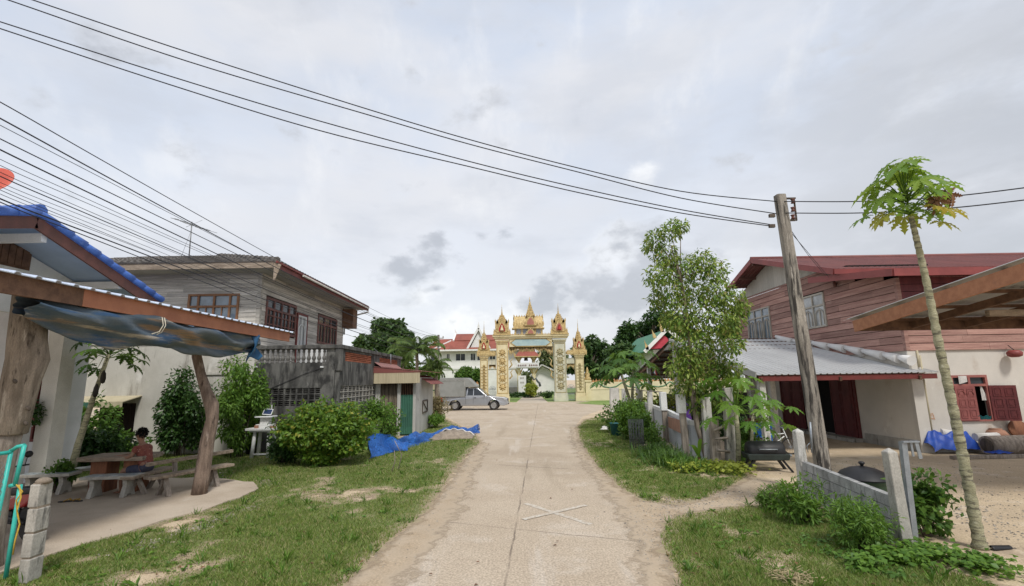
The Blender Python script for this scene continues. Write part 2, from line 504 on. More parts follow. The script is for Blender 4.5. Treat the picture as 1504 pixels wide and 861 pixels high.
m_flagwhite = Mat('flag_white', (.75, .75, .75), rough=.8)
m_flagblue = Mat('flag_blue', (.03, .05, .3), rough=.8)
m_cage = Mat('cage_wire', (.17, .18, .17), (.12, .13, .12), 8, rough=.7)

l_mid = Leaf('leaf_mid', (.045, .11, .018), (.13, .24, .04), (.08, .165, .026))
l_bright = Leaf('leaf_bright', (.06, .135, .016), (.19, .30, .04), (.115, .215, .026), yellow=(.34, .34, .06), yfrac=.06)
l_dark = Leaf('leaf_dark', (.02, .058, .014), (.07, .14, .03), (.04, .095, .02), trans=.25)
l_olive = Leaf('leaf_olive', (.075, .125, .022), (.34, .42, .085), (.21, .30, .06), yellow=(.26, .23, .07), yfrac=.06)
l_papaya = Leaf('leaf_papaya', (.075, .18, .02), (.17, .30, .04), (.115, .235, .028), trans=.4)
l_paptop = Leaf('leaf_papaya_top', (.11, .22, .025), (.22, .33, .05), (.15, .27, .035), trans=.45)
l_papyel = Leaf('leaf_papaya_yellow', (.36, .30, .04), (.48, .36, .05), (.26, .30, .045), trans=.4)
l_dead = Leaf('leaf_dead', (.13, .06, .03), (.22, .11, .05), trans=.15)
l_palm = Leaf('leaf_palm', (.06, .125, .03), (.14, .21, .05), (.10, .165, .038), trans=.35)
l_far = Leaf('leaf_far', (.036, .082, .026), (.10, .165, .046), (.062, .12, .034), trans=.3)
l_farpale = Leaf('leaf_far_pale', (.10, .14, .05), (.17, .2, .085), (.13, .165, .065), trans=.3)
l_yellow = Leaf('leaf_yellowgreen', (.20, .26, .03), (.36, .40, .07), trans=.35)
l_weed = Leaf('leaf_weed', (.06, .14, .02), (.17, .30, .045), (.11, .215, .03), trans=.35)
l_dry = Leaf('leaf_dry', (.20, .15, .07), (.30, .24, .12), (.14, .13, .05), trans=.2)
l_grass = Leaf('grass_blade', (.10, .165, .03), (.25, .31, .075), (.16, .23, .045), trans=.3, rough=.6, yellow=(.36, .32, .15), yfrac=.14)
l_tuft = Leaf('tall_grass', (.05, .12, .02), (.14, .24, .05), (.09, .18, .03), trans=.35)
# ---------------------------------------------------------------- sky and sun
def build_sky():
    w = bpy.data.worlds.new('World')
    SC.world = w
    w.use_nodes = True
    nt = w.node_tree
    bg = nt.nodes['Background']
    sky = nd(nt, 'ShaderNodeTexSky', sky_type='NISHITA')
    sky.sun_disc = False
    sky.sun_elevation = R(SUN_EL)
    sky.sun_rotation = R(SUN_ROT)
    sky.air_density = 1.2
    sky.dust_density = 2.0
    tc = nd(nt, 'ShaderNodeTexCoord').outputs['Generated']
    nrm = nd(nt, 'ShaderNodeVectorMath', operation='NORMALIZE')
    nt.links.new(tc, nrm.inputs[0])
    dv = nrm.outputs[0]
    sep = nd(nt, 'ShaderNodeSeparateXYZ')
    nt.links.new(dv, sep.inputs[0])
    # high overcast: white near the horizon, a faint lavender blue higher up
    up = maprange(nt, sep.outputs['Z'], .0, .62)
    base = mixc(nt, up, (7.9, 8.05, 8.4), (5.6, 6.2, 7.3))
    n1 = noise(nt, dv, 2.2, 5, .55, (1, 1, 2.2), (.3, .1, 0))
    base = mixc(nt, maprange(nt, n1, .36, .68), base, (6.9, 7.0, 7.35))
    # long soft streaks of cirrostratus
    n2 = noise(nt, dv, 3.0, 6, .6, (2.8, .8, 1.6), (1.1, .4, .7))
    base = mixc(nt, maprange(nt, n2, .50, .72, 0, .55), base, (8.1, 8.15, 8.3))
    # greyer bank to the right
    ax = maprange(nt, sep.outputs['X'], .1, .75)
    n3 = noise(nt, dv, 2.6, 6, .6, (1, 1, 2.4), (.7, .2, .5))
    ml = nd(nt, 'ShaderNodeMath', operation='MULTIPLY')
    nt.links.new(ax, ml.inputs[0]); nt.links.new(maprange(nt, n3, .38, .62, .15, .95), ml.inputs[1])
    base = mixc(nt, ml.outputs[0], base, (4.9, 5.1, 5.5))
    nd_ = noise(nt, dv, 10, 6, .56, (1, 1, 1.5), (2.2, .6, .3))

    def blob(dirs, lo, hi, wgt=3.2):
        acc = None
        for (u, v, r, st) in dirs:
            d = ray(u, v).normalized()
            sb = nd(nt, 'ShaderNodeVectorMath', operation='SUBTRACT')
            nt.links.new(dv, sb.inputs[0]); sb.inputs[1].default_value = d
            mp = nd(nt, 'ShaderNodeVectorMath', operation='MULTIPLY')
            nt.links.new(sb.outputs[0], mp.inputs[0]); mp.inputs[1].default_value = (1, 1, st)
            ln = nd(nt, 'ShaderNodeVectorMath', operation='LENGTH')
            nt.links.new(mp.outputs[0], ln.inputs[0])
            f = maprange(nt, ln.outputs['Value'], 0, r * 1.5, 1, 0)
            f.node.interpolation_type = 'LINEAR'
            if acc is None:
                acc = f
            else:
                mx = nd(nt, 'ShaderNodeMath', operation='MAXIMUM')
                nt.links.new(acc, mx.inputs[0]); nt.links.new(f, mx.inputs[1])
                acc = mx.outputs[0]
        a = nd(nt, 'ShaderNodeMath', operation='MULTIPLY_ADD')
        nt.links.new(nd_, a.inputs[0]); a.inputs[1].default_value = wgt
        nt.links.new(acc, a.inputs[2])
        return maprange(nt, a.outputs[0], lo, hi)
    # bright cumulus heads, then the dark clumps
    wm = blob([(720, 470, .11, 1.6), (940, 255, .05, 1.3), (690, 470, .1, 1.8), (1000, 420, .10, 1.5), (905, 390, .09, 1.3), (640, 430, .07, 2)], 1.9, 2.8)
    base = mixc(nt, mixf(nt, wm, .85), base, (9.3, 9.3, 9.3))
    dm = blob([(585, 392, .085, 1.6), (625, 365, .07, 1.3), (640, 352, .04, 1.0), (745, 345, .035, 1.6), (708, 346, .026, 1.3), (797, 438, .055, 1.2), (640, 425, .03, 2.6), (925, 425, .105, 1.2), (980, 400, .1, 1.3), (890, 442, .06, 1.2)], 1.85, 2.5)
    base = mixc(nt, mixf(nt, dm, .85), base, (4.3, 4.5, 4.95))
    n4 = noise(nt, dv, 4.2, 6, .58, (1, 1, 3), (3.1, 1.7, .4))
    base = mixc(nt, maprange(nt, n4, .46, .68, 0, .5), base, (5.7, 5.95, 6.5))
    # thin veil through which the clear sky shows a little
    vn = maprange(nt, noise(nt, dv, 1.7, 4, .5, (1, 1, 1.5), (5, 2, 1)), .3, .7, .84, .97)
    col = mixc(nt, vn, sky.outputs[0], base)
    nt.links.new(col, bg.inputs['Color'])
    bg.inputs['Strength'].default_value = SKY_STR


def mixf(nt, val, k):
    n = nd(nt, 'ShaderNodeMath', operation='MULTIPLY')
    nt.links.new(val, n.inputs[0]); n.inputs[1].default_value = k
    return n.outputs[0]


SUN_EL, SUN_ROT, SKY_STR = 54, 158, .095
build_sky()
sl = bpy.data.lights.new('sun', 'SUN')
sl.energy = 2.1
sl.angle = R(10)
sl.color = (1, .965, .91)
so = bpy.data.objects.new('sun', sl)
COL.objects.link(so)
_sd = Vector((math.sin(R(SUN_ROT)) * math.cos(R(SUN_EL)), math.cos(R(SUN_ROT)) * math.cos(R(SUN_EL)), math.sin(R(SUN_EL))))
so.rotation_euler = _sd.to_track_quat('Z', 'Y').to_euler()
so.location = _sd * 60


# ---------------------------------------------------------------- polygons on the ground
def gp(*pts):
    """ground points: (u, v) pixels of the survey picture or ('w', x, y)"""
    out = []
    for p in pts:
        if p[0] == 'w':
            out.append((p[1], p[2]))
        else:
            g = G(*p)
            out.append((g.x, g.y))
    return out


def rough_poly(pts, step=.35, amp=.06, seed=1, far=1.0):
    r = random.Random(seed)
    out = []
    for i, a in enumerate(pts):
        b = pts[(i + 1) % len(pts)]
        L = math.dist(a, b)
        st = step * max(1, min(a[1], b[1]) / 12 * far)
        n = max(1, int(L / st))
        for k in range(n):
            t = k / n
            x, y = a[0] + (b[0] - a[0]) * t, a[1] + (b[1] - a[1]) * t
            k2 = amp * (1 if k else .5)
            out.append((x + r.uniform(-1, 1) * k2, y + r.uniform(-1, 1) * k2 * 1.6))
    return out


def sheet(name, pts, z, mat, thick=0):
    mb = MB()
    if thick:
        mb.prism(pts, z - thick, z, 'z')
    else:
        mb.add([(x, y, z) for x, y in pts], [tuple(range(len(pts)))])
    o = mb.build(name, mat, at=(0, 0, 0))
    return struct(o)


def inside(poly, X, Y):
    p = np.array(poly)
    x1, y1 = p[:, 0], p[:, 1]
    x2, y2 = np.roll(x1, -1), np.roll(y1, -1)
    c = np.zeros(len(X), bool)
    for a, b, c2, d in zip(x1, y1, x2, y2):
        m = ((b > Y) != (d > Y))
        if b != d:
            c ^= m & (X < (c2 - a) * (Y - b) / (d - b) + a)
    return c


def vnoise(X, Y, s, seed=0):
    r = np.random.default_rng(seed)
    T = r.random((64, 64))
    x, y = X * s, Y * s
    xi, yi = np.floor(x).astype(int), np.floor(y).astype(int)
    fx, fy = x - xi, y - yi
    fx = fx * fx * (3 - 2 * fx); fy = fy * fy * (3 - 2 * fy)
    g = lambda a, b: T[a % 64, b % 64]
    return (g(xi, yi) * (1 - fx) + g(xi + 1, yi) * fx) * (1 - fy) + (g(xi, yi + 1) * (1 - fx) + g(xi + 1, yi + 1) * fx) * fy


def FeatherMat(name, *a, rim=(.38, .295, .20), rimw=.45, **k):
    """ground cover whose ragged border thins out over the dirt; 'edge' holds metres from the border"""
    m = Mat(name, *a, **k)
    nt = m.node_tree
    b = nt.nodes['Principled BSDF']
    col = b.inputs['Base Color'].links[0].from_socket
    at = nd(nt, 'ShaderNodeAttribute', attribute_name='loc').outputs['Vector']
    e = nd(nt, 'ShaderNodeAttribute', attribute_name='edge').outputs['Fac']
    s = nd(nt, 'ShaderNodeMath', operation='MULTIPLY_ADD')
    nt.links.new(noise(nt, at, 2.6, 6, .65), s.inputs[0]); s.inputs[1].default_value = 1.1; nt.links.new(e, s.inputs[2])
    nt.links.new(mixc(nt, maprange(nt, s.outputs[0], .5, .5 + rimw, 1, 0), col, rim), b.inputs['Base Color'])
    t = nd(nt, 'ShaderNodeBsdfTransparent')
    mx = nd(nt, 'ShaderNodeMixShader')
    nt.links.new(maprange(nt, s.outputs[0], .38, .62), mx.inputs[0])
    nt.links.new(t.outputs[0], mx.inputs[1]); nt.links.new(b.outputs[0], mx.inputs[2])
    nt.links.new(mx.outputs[0], nt.nodes['Material Output'].inputs[0])
    return m


def edge_dist(poly, X, Y):
    p = np.array(poly, dtype=float)
    a, b = p, np.roll(p, -1, 0)
    best = np.full(len(X), 1e9)
    for (ax, ay), (bx, by) in zip(a, b):
        dx, dy = bx - ax, by - ay
        t = np.clip(((X - ax) * dx + (Y - ay) * dy) / (dx * dx + dy * dy + 1e-12), 0, 1)
        best = np.minimum(best, np.hypot(X - ax - t * dx, Y - ay - t * dy))
    return np.where(inside(poly, X, Y), best, -best)


def feather_sheet(name, pts, z, mat, step=.14, ext=.35, ymin=4.5, seed=None, patch=.20):
    p = np.array(pts)
    x0, x1, y0, y1 = p[:, 0].min() - .5, p[:, 0].max() + .5, max(ymin, p[:, 1].min() - .5), p[:, 1].max() + .5
    nx, ny = int((x1 - x0) / step) + 1, int((y1 - y0) / step) + 1
    gx_, gy_ = np.meshgrid(np.linspace(x0, x1, nx), np.linspace(y0, y1, ny))
    X, Y = gx_.ravel(), gy_.ravel()
    d = edge_dist(pts, X, Y)
    i = np.arange(nx * ny).reshape(ny, nx)
    F = np.stack([i[:-1, :-1], i[:-1, 1:], i[1:, 1:], i[1:, :-1]], -1).reshape(-1, 4)
    F = F[(d[F] > -ext).any(1)]
    use, inv = np.unique(F, return_inverse=True)
    V = np.stack([X[use], Y[use], np.full(len(use), z)], 1)
    o = npmesh(name, V, inv.reshape(F.shape), mat, at=(0, 0, 0))
    if seed is not None:
        nn = .6 * vnoise(X, Y, .9, seed) + .4 * vnoise(X, Y, 3.1, seed + 1)
        d = np.minimum(d, (nn - patch) * 2.6)
    a = o.data.attributes.new('edge', 'FLOAT', 'POINT')
    a.data.foreach_set('value', d[use].astype(np.float32))
    return struct(o)


def blades(name, poly, n, h0, h1, mat, holes=(), z=.006, wid=.006, patch=.42, nearbias=True, seed=3, ymax=40):
    r = np.random.default_rng(seed)
    p = np.array(poly)
    mn, mx = p.min(0), p.max(0)
    pts = []
    tot = 0
    while tot < n:
        X = r.uniform(mn[0], mx[0], 60000)
        if nearbias:
            a, b = 1 / max(mn[1], 3.), 1 / min(mx[1], ymax)
            Yv = 1 / r.uniform(b, a, 60000)
        else:
            Yv = r.uniform(mn[1], mx[1], 60000)
        k = inside(poly, X, Yv)
        for h in holes:
            k &= ~inside(h, X, Yv)
        nn = .6 * vnoise(X, Yv, .9, seed) + .4 * vnoise(X, Yv, 3.1, seed + 1)
        ed = edge_dist(poly, X[k], Yv[k]) if k.any() else np.zeros(0)
        kk = np.where(k)[0]
        k[kk] &= ed > -.02 + .5 * r.random(len(kk)) ** 1.6
        k &= nn + r.uniform(-.17, .17, len(X)) > patch
        pts.append(np.stack([X[k], Yv[k], nn[k]], 1))
        tot += k.sum()
    Q = np.concatenate(pts)[:n]
    n = len(Q)
    ht = r.uniform(h0, h1, n) * (.2 + 1.55 * Q[:, 2])
    sc = np.clip(Q[:, 1] / 9, 1, 3)
    a = r.uniform(0, 2 * np.pi, n)
    ln = r.uniform(.3, 1.2, n) * ht
    la = r.uniform(0, 2 * np.pi, n)
    w = wid * sc * r.uniform(.6, 1.4, n)
    V = np.zeros((n, 3, 3))
    V[:, 0, 0] = Q[:, 0] - np.cos(a) * w; V[:, 0, 1] = Q[:, 1] - np.sin(a) * w; V[:, 0, 2] = z
    V[:, 1, 0] = Q[:, 0] + np.cos(a) * w; V[:, 1, 1] = Q[:, 1] + np.sin(a) * w; V[:, 1, 2] = z
    V[:, 2, 0] = Q[:, 0] + np.cos(la) * ln; V[:, 2, 1] = Q[:, 1] + np.sin(la) * ln; V[:, 2, 2] = z + ht
    F = np.arange(n * 3).reshape(-1, 3)
    o = npmesh(name, V.reshape(-1, 3), F, mat)
    return o


# ---------------------------------------------------------------- ground materials
def ground_mat():
    m = Mat('sandy_ground', (.55, .435, .295), (.45, .35, .235), .5, (1, 1, 1), .95, .5, 26,
            stains=[((.36, .28, .195), .8, .56, .74), ((.58, .48, .36), 1.7, .52, .70), ((.27, .21, .15), 5, .64, .76)], fine=.2, fscale=34)
    return m


def road_mat():
    m = Mat('concrete_road', (.46, .378, .285), (.41, .33, .243), .45, (1, 1, 1), .9, .3, 60,
            stains=[((.37, .29, .22), .55, .58, .8, (1, .5, 1)), ((.50, .425, .34), .9, .52, .72), ((.29, .23, .165), 2.2, .64, .80), ((.37, .295, .215), .35, .54, .72), ((.36, .29, .21), .9, .54, .72, (1, .12, 1)), ((.50, .43, .35), 1.4, .56, .7, (1, .1, 1))], fine=.27, fscale=38)
    nt = m.node_tree
    b = nt.nodes['Principled BSDF']
    col = b.inputs['Base Color'].links[0].from_socket
    at = nd(nt, 'ShaderNodeAttribute', attribute_name='loc').outputs['Vector']
    sp = nd(nt, 'ShaderNodeSeparateXYZ')
    nt.links.new(at, sp.inputs[0])
    wob = noise(nt, at, 1.6, 4, .6)

    def mth(op, a, b_, c=None):
        n = nd(nt, 'ShaderNodeMath', operation=op)
        for i, q in enumerate((a, b_, c)):
            if q is None:
                continue
            if isinstance(q, (int, float)):
                n.inputs[i].default_value = q
            else:
                nt.links.new(q, n.inputs[i])
        return n.outputs[0]
    # long joint
    a, c2 = G(781, 644), G(745, 843)
    kx = (a.x - c2.x) / (a.y - c2.y)
    x0 = c2.x - kx * c2.y
    d = mth('SUBTRACT', mth('SUBTRACT', sp.outputs[0], mth('MULTIPLY_ADD', sp.outputs[1], kx, x0)), mth('MULTIPLY_ADD', wob, .09, -.045))
    l1 = maprange(nt, mth('ABSOLUTE', d, 0), .006, .022, 1, 0)
    acc = l1
    for (u, v, u2, v2, w) in ((630, 765, 900, 792, .02), (681, 680, 850, 690, .03), (700, 645, 850, 647, .035)):
        p, q = G(u, v), G(u2, v2)
        ky = (q.y - p.y) / (q.x - p.x)
        d = mth('SUBTRACT', mth('SUBTRACT', sp.outputs[1], mth('MULTIPLY_ADD', sp.outputs[0], ky, p.y - ky * p.x)), mth('MULTIPLY_ADD', wob, .14, -.07))
        acc = mth('MAXIMUM', acc, maprange(nt, mth('ABSOLUTE', d, 0), w * .3, w, 1, 0))
    br = maprange(nt, noise(nt, at, .8, 4, .6, (1, 1, 1), (4, 2, 0)), .36, .6, .12, .85)
    acc = mth('MULTIPLY', acc, br)
    new = mixc(nt, acc, col, (.16, .125, .095))
    nt.links.new(new, b.inputs['Base Color'])
    return m


m_ground = ground_mat()
m_road = road_mat()
m_turf = FeatherMat('turf_soil', (.12, .16, .04), (.175, .185, .07), 1.1, rough=.95, bump=.5, bscale=30, stains=[((.36, .285, .19), 1.4, .60, .72), ((.10, .13, .035), 2.5, .55, .75)], fine=.25)
m_lawn = Mat('lawn', (.15, .235, .05), (.21, .27, .08), .5, rough=.95, bump=.6, bscale=8, stains=[((.10, .165, .035), .25, .5, .7)], fine=.25, fscale=6)
m_pad = Mat('dusty_concrete', (.50, .42, .33), (.41, .335, .255), .9, rough=.92, bump=.3, bscale=30, stains=[((.24, .19, .14), 1.0, .58, .78), ((.48, .42, .345), 1.6, .58, .75)], fine=.15)
m_path = Mat('pale_path', (.50, .43, .34), (.44, .37, .29), .4, rough=.95, fine=.12, fscale=8)
m_pebble = Mat('pebbles', (.30, .265, .22), (.21, .185, .15), 9, rough=.85, island=.45)

sheet('ground', [(-600, -60), (600, -60), (600, 1200), (-600, 1200)], 0, m_ground)
road_pts = gp((480, 885), (505, 861), (570, 800), (632, 752), (668, 698), (692, 668), (708, 652), (704, 640), (690, 631), (664, 617), (641, 606)) + [(-60, 39), (-60, 50.5)] \
    + gp((690, 591.5), (760, 591)) + [(60, 50.5), (60, 40)] + gp((905, 599), (880, 603), (856, 612), (846, 626), (849, 648), (862, 670), (880, 692), (907, 719), (945, 742), (975, 775), (975, 812), (1000, 861), (1010, 885))
sheet('road', rough_poly(road_pts, .5, .05, 3), .004, m_road)
path_pts = gp((758, 592.5), (766, 585), (774, 578.5), (784, 574.5), (786, 570.5), (812, 570.5), (799, 574.5), (794, 578.5), (797, 585), (806, 592.5))
m_margin = FeatherMat('dusty_margin', (.44, .345, .24), (.36, .275, .185), 1.2, rough=.95, bump=.4, bscale=30, stains=[((.27, .205, .14), 2, .56, .72)], fine=.25, fscale=34, rim=(.43, .345, .25))
for pts_ in (gp((455, 885), (600, 885), (590, 850), (640, 790), (672, 745), (690, 700), (704, 672), (716, 652), (700, 648), (676, 690), (648, 730), (600, 775), (540, 830)),
             gp((1000, 890), (940, 890), (950, 840), (935, 790), (915, 750), (888, 715), (860, 680), (842, 650), (840, 628), (850, 628), (866, 668), (910, 712), (990, 745), (1110, 705), (1160, 712), (1180, 735), (1050, 748), (985, 768), (985, 812))):
    feather_sheet('dirt_margin', pts_, .0052, m_margin)
sheet('path', path_pts, .008, m_path)

pad_pts = [(-5.62, 10.5), (-5.7, 9.9), (-6.1, 8.6), (-6.45, 7.2), (-6.4, 6.2), (-14, 5.4), (-14, 13.0), (-10.2, 12.9), (-7.6, 12.7), (-6.2, 12.1), (-5.7, 11.4)]
turf_left = gp((40, 890), (470, 890), (505, 861), (566, 800), (627, 752), (663, 698), (687, 668), (704, 652), (700, 641), (686, 632), (660, 619), (640, 610)) + [(-6.3, 31), (-4.3, 22.2), (-6.1, 22.0), (-6.1, 17.4), (-9.1, 17.4), (-18, 17.3), (-18, 13.0), (-6.4, 6.2)]
turf_left = [tuple(q) for q in turf_left]
feather_sheet('verge', turf_left, .0065, m_turf, seed=11)
pad_r = rough_poly(pad_pts, .3, .06, 9)
sheet('concrete_pad', pad_r, .035, m_pad, .04)
turf_right = gp((848, 628), (852, 648), (868, 672), (885, 692), (912, 717), (945, 736), (985, 742), (1040, 732), (1075, 714), (1098, 700), (1085, 684), (1050, 684), (1010, 680), (978, 665), (945, 655), (925, 640), (900, 622), (880, 613), (860, 616))
turf_right = [tuple(q) for q in turf_right]
feather_sheet('verge', turf_right, .0065, m_turf, seed=21)
turf_near = gp((980, 768), (1000, 758), (1060, 748), (1130, 742), (1175, 735), (1215, 750), (1300, 800), (1345, 830), (1420, 846), (1500, 875), (1500, 900), (1010, 900), (1003, 861), (978, 815), (970, 790))
turf_near = [tuple(q) for q in turf_near]
feather_sheet('verge', turf_near, .0065, m_turf, seed=31)
sheet('lawn', gp((560, 592), (757, 592.2), (765.5, 585), (773.5, 578.5), (783.5, 574.5), (786, 569.5), (560, 571.5)), .0035, m_lawn)
sheet('lawn', gp((807, 592.2), (797.5, 585), (794.5, 578.5), (800, 574.5), (814, 570), (1200, 565), (1200, 585), (905, 591.8)), .0035, m_lawn)

sheet('verge', gp((845, 592.5), (868, 589.5), (1060, 583.5), (1060, 592), (905, 596.5)), .0085, m_lawn)
sheet('verge', gp((590, 598), (640, 594), (722, 591.5), (722, 589), (590, 591)), .0085, m_lawn)
# pale cross laid flat over the concrete
mk = MB()
for (a, b) in (((772, 740), (868, 771)), ((768, 764), (860, 743))):
    p, q = G(*a), G(*b)
    d = (q - p).normalized()
    n_ = Vector((-d.y, d.x, 0)) * .055
    zz = .0085 if a[1] == 740 else .0125
    k = 26
    vs = []
    for i in range(k + 1):
        c = p + (q - p) * (i / k)
        j = random.uniform(-.006, .006)
        vs += [(c.x + n_.x + j, c.y + n_.y, zz), (c.x - n_.x + j, c.y - n_.y, zz)]
    mk.add(vs, [(2 * i, 2 * i + 1, 2 * i + 3, 2 * i + 2) for i in range(k)])
struct(mk.build('road_cross', m_marking, at=(0, 0, 0)))


def stuff(o, label):
    o['kind'] = 'stuff'
    o['label'] = label
    o['category'] = 'ground cover'
    return o


stuff(blades('grass', turf_left, 135000, .018, .055, l_grass, [pad_r], seed=11, patch=.24), 'short green grass on the wide verge left of the concrete road')
stuff(blades('grass', turf_right, 50000, .018, .055, l_grass, seed=21, patch=.24), 'narrow strip of grass between concrete road and picket fence')
stuff(blades('grass', turf_near, 62000, .018, .06, l_grass, seed=31, patch=.245), 'patchy grass below the grey block wall')

# gravel along the broken edge of the pad and in the yard
def pebbles(name, spots, n, label, s0=.008, s1=.028, seed=1):
    r = random.Random(seed)
    base = [(0, 0, .6), (1, 0, 0), (0, 1, 0), (-1, 0, 0), (0, -1, 0)]
    V, F = [], []
    for i in range(n):
        x0, y0, x1, y1, w = r.choice(spots)
        t = r.random()
        x, y = x0 + (x1 - x0) * t + r.gauss(0, w), y0 + (y1 - y0) * t + r.gauss(0, w)
        s = r.uniform(s0, s1) * (1.4 if r.random() < .15 else 1)
        a = r.random() * 6.28
        b = len(V)
        ca, sa = math.cos(a), math.sin(a)
        e = r.uniform(.6, 1.2)
        for px, py, pz in base:
            px, py = px * s * e * r.uniform(.8, 1.2), py * s * r.uniform(.8, 1.2)
            V.append((x + px * ca - py * sa, y + px * sa + py * ca, .004 + pz * s * r.uniform(.7, 1.3)))
        F += [(b, b + 1, b + 2), (b, b + 2, b + 3), (b, b + 3, b + 4), (b, b + 4, b + 1)]
    return stuff(npmesh(name, np.array(V), np.array(F), m_pebble), label)


def litter(name, polys, n, label, seed):
    r = np.random.default_rng(seed)
    Q = []
    for po in polys:
        p = np.array(po)
        Yv = 1 / r.uniform(1 / p[:, 1].max(), 1 / max(4.8, p[:, 1].min()), n * 3)
        X = r.uniform(p[:, 0].min(), p[:, 0].max(), n * 3)
        k = inside(po, X, Yv)
        Q.append(np.stack([X[k], Yv[k], np.full(k.sum(), .02)], 1)[:n])
    Q = np.concatenate(Q)
    n = len(Q)
    a = r.uniform(0, 6.28, n)
    V, F = leaf_arr(Q + r.normal(size=(n, 3)) * [0, 0, .006], np.stack([np.cos(a), np.sin(a), r.uniform(-.1, .3, n)], 1), np.tile([[.1, 0, 1.]], (n, 1)), r.uniform(.03, .085, n), r.uniform(.01, .022, n), .5)
    return stuff(npmesh(name, V, F, l_dead), label)


def gw(u, v): g = G(u, v); return g.x, g.y
pebbles('gravel', [(*gw(170, 812), *gw(300, 775), .16), (*gw(300, 775), *gw(372, 742), .12), (*gw(360, 740), *gw(330, 690), .12), (*gw(375, 715), *gw(400, 705), .15)], 1500, 'pale gravel spilling from the broken edge of the concrete pad', seed=4)
pebbles('gravel', [(*gw(1000, 745), *gw(1160, 715), .35), (*gw(960, 760), *gw(1010, 730), .4), (*gw(1230, 720), *gw(1480, 720), .8), (*gw(1400, 740), *gw(1504, 790), .5), (*gw(1180, 690), *gw(1380, 690), .8)], 2200, 'loose stones scattered over the sandy yard', .006, .022, seed=5)
pebbles('gravel', [(*gw(560, 830), *gw(690, 670), .25), (*gw(945, 760), *gw(990, 840), .2), (*gw(955, 700), *gw(930, 670), .12)], 1400, 'small stones along the crumbling edges of the road', .005, .016, seed=6)


# ---------------------------------------------------------------- foliage
def leaf_arr(Cn, D, N, L, Wd, fold=.25):
    """Cn base points, D axis, N approx normal, L length, Wd half width -> verts, faces"""
    n = len(Cn)
    D = D / (np.linalg.norm(D, axis=1, keepdims=True) + 1e-9)
    S = np.cross(D, N)
    S /= (np.linalg.norm(S, axis=1, keepdims=True) + 1e-9)
    N2 = np.cross(S, D)
    L = np.asarray(L).reshape(-1, 1) * np.ones((n, 1)); Wd = np.asarray(Wd).reshape(-1, 1) * np.ones((n, 1))
    V = np.zeros((n, 4, 3))
    V[:, 0] = Cn
    V[:, 1] = Cn + D * L * .5 - S * Wd + N2 * Wd * fold
    V[:, 2] = Cn + D * L - N2 * L * .12
    V[:, 3] = Cn + D * L * .5 + S * Wd + N2 * Wd * fold
    b = (np.arange(n) * 4)[:, None]
    F = np.concatenate([b + np.array([[0, 1, 2]]), b + np.array([[0, 2, 3]])], 0)
    return V.reshape(-1, 3), F


def clump_leaves(clumps, L, wr=.28, seed=1, droop=.35, shell=.55):
    """clumps: (center, (rx,ry,rz), n)"""
    r = np.random.default_rng(seed)
    Vs, Fs, off = [], [], 0
    for c, rad, n in clumps:
        d = r.normal(size=(n, 3)); d /= np.linalg.norm(d, axis=1, keepdims=True)
        rr = r.random((n, 1)) ** (1 / 3)
        rr = np.where(r.random((n, 1)) < shell, .7 + .3 * rr, rr)
        rr *= r.uniform(.82, 1.16, (n, 1))
        pos = np.array(c) + d * rr * np.array(rad)
        ax = d * .7 + r.normal(size=(n, 3)) * .6 + np.array([0, 0, -droop])
        nm = d * .5 + np.array([0, 0, .9]) + r.normal(size=(n, 3)) * .45
        ll = L * r.uniform(.6, 1.3, n)
        V, F = leaf_arr(pos, ax, nm, ll, ll * wr)
        Vs.append(V); Fs.append(F + off); off += len(V)
    return np.concatenate(Vs), np.concatenate(Fs)


def crown_clumps(c, rad, k, n, seed, size=(.28, .5), flat=1.0):
    """scatter k sub-clumps over an ellipsoid's upper volume"""
    r = np.random.default_rng(seed)
    out = []
    for i in range(k):
        d = r.normal(size=3); d /= np.linalg.norm(d)
        rr = r.uniform(.45, .95)
        p = np.array(c) + d * rr * np.array(rad)
        s = r.uniform(*size)
        out.append((tuple(p), (rad[0] * s, rad[1] * s, rad[2] * s * flat), int(n * r.uniform(.6, 1.3))))
    return out


def branches(mb, base, top, tips, r0, n=7, wob=.06, seed=1):
    r = random.Random(seed)
    base, top = Vector(base), Vector(top)
    pts = []
    for i in range(6):
        t = i / 5
        p = base.lerp(top, t)
        if 0 < i < 5:
            p += Vector((r.uniform(-1, 1), r.uniform(-1, 1), 0)) * wob
        pts.append(p)
    mb.tube(pts, [r0 * (1.25 if i == 0 else 1) * (1 - .55 * i / 5) for i in range(6)], n)
    for t in tips:
        t = Vector(t)
        k = r.uniform(.45, .95)
        s = base.lerp(top, k)
        i = min(4, int(k * 5)); s = pts[i].lerp(pts[i + 1], k * 5 - i)
        m = s.lerp(t, .5) + Vector((0, 0, (t - s).length * .12))
        rr = r0 * (1 - .55 * k) * .55
        mb.tube([s, s.lerp(m, .5), m, m.lerp(t, .55), t], [rr, rr * .85, rr * .65, rr * .45, rr * .2], 5, cap=False)


def tree(name, label, cat, base, trunk_top, r0, clumps, L, leafm, barkm, wr=.28, seed=1, group=None, droop=.35, shell=.55, wob=.06):
    t = thing(name, label, cat, base, group=group)
    mb = MB()
    tips = [c for c, rad, n in clumps]
    branches(mb, base, trunk_top, tips[:26], r0, seed=seed, wob=wob)
    mb.build('trunk', barkm, t)
    V, F = clump_leaves(clumps, L, wr, seed, droop, shell)
    npmesh('crown', V, F, leafm, t)
    return t


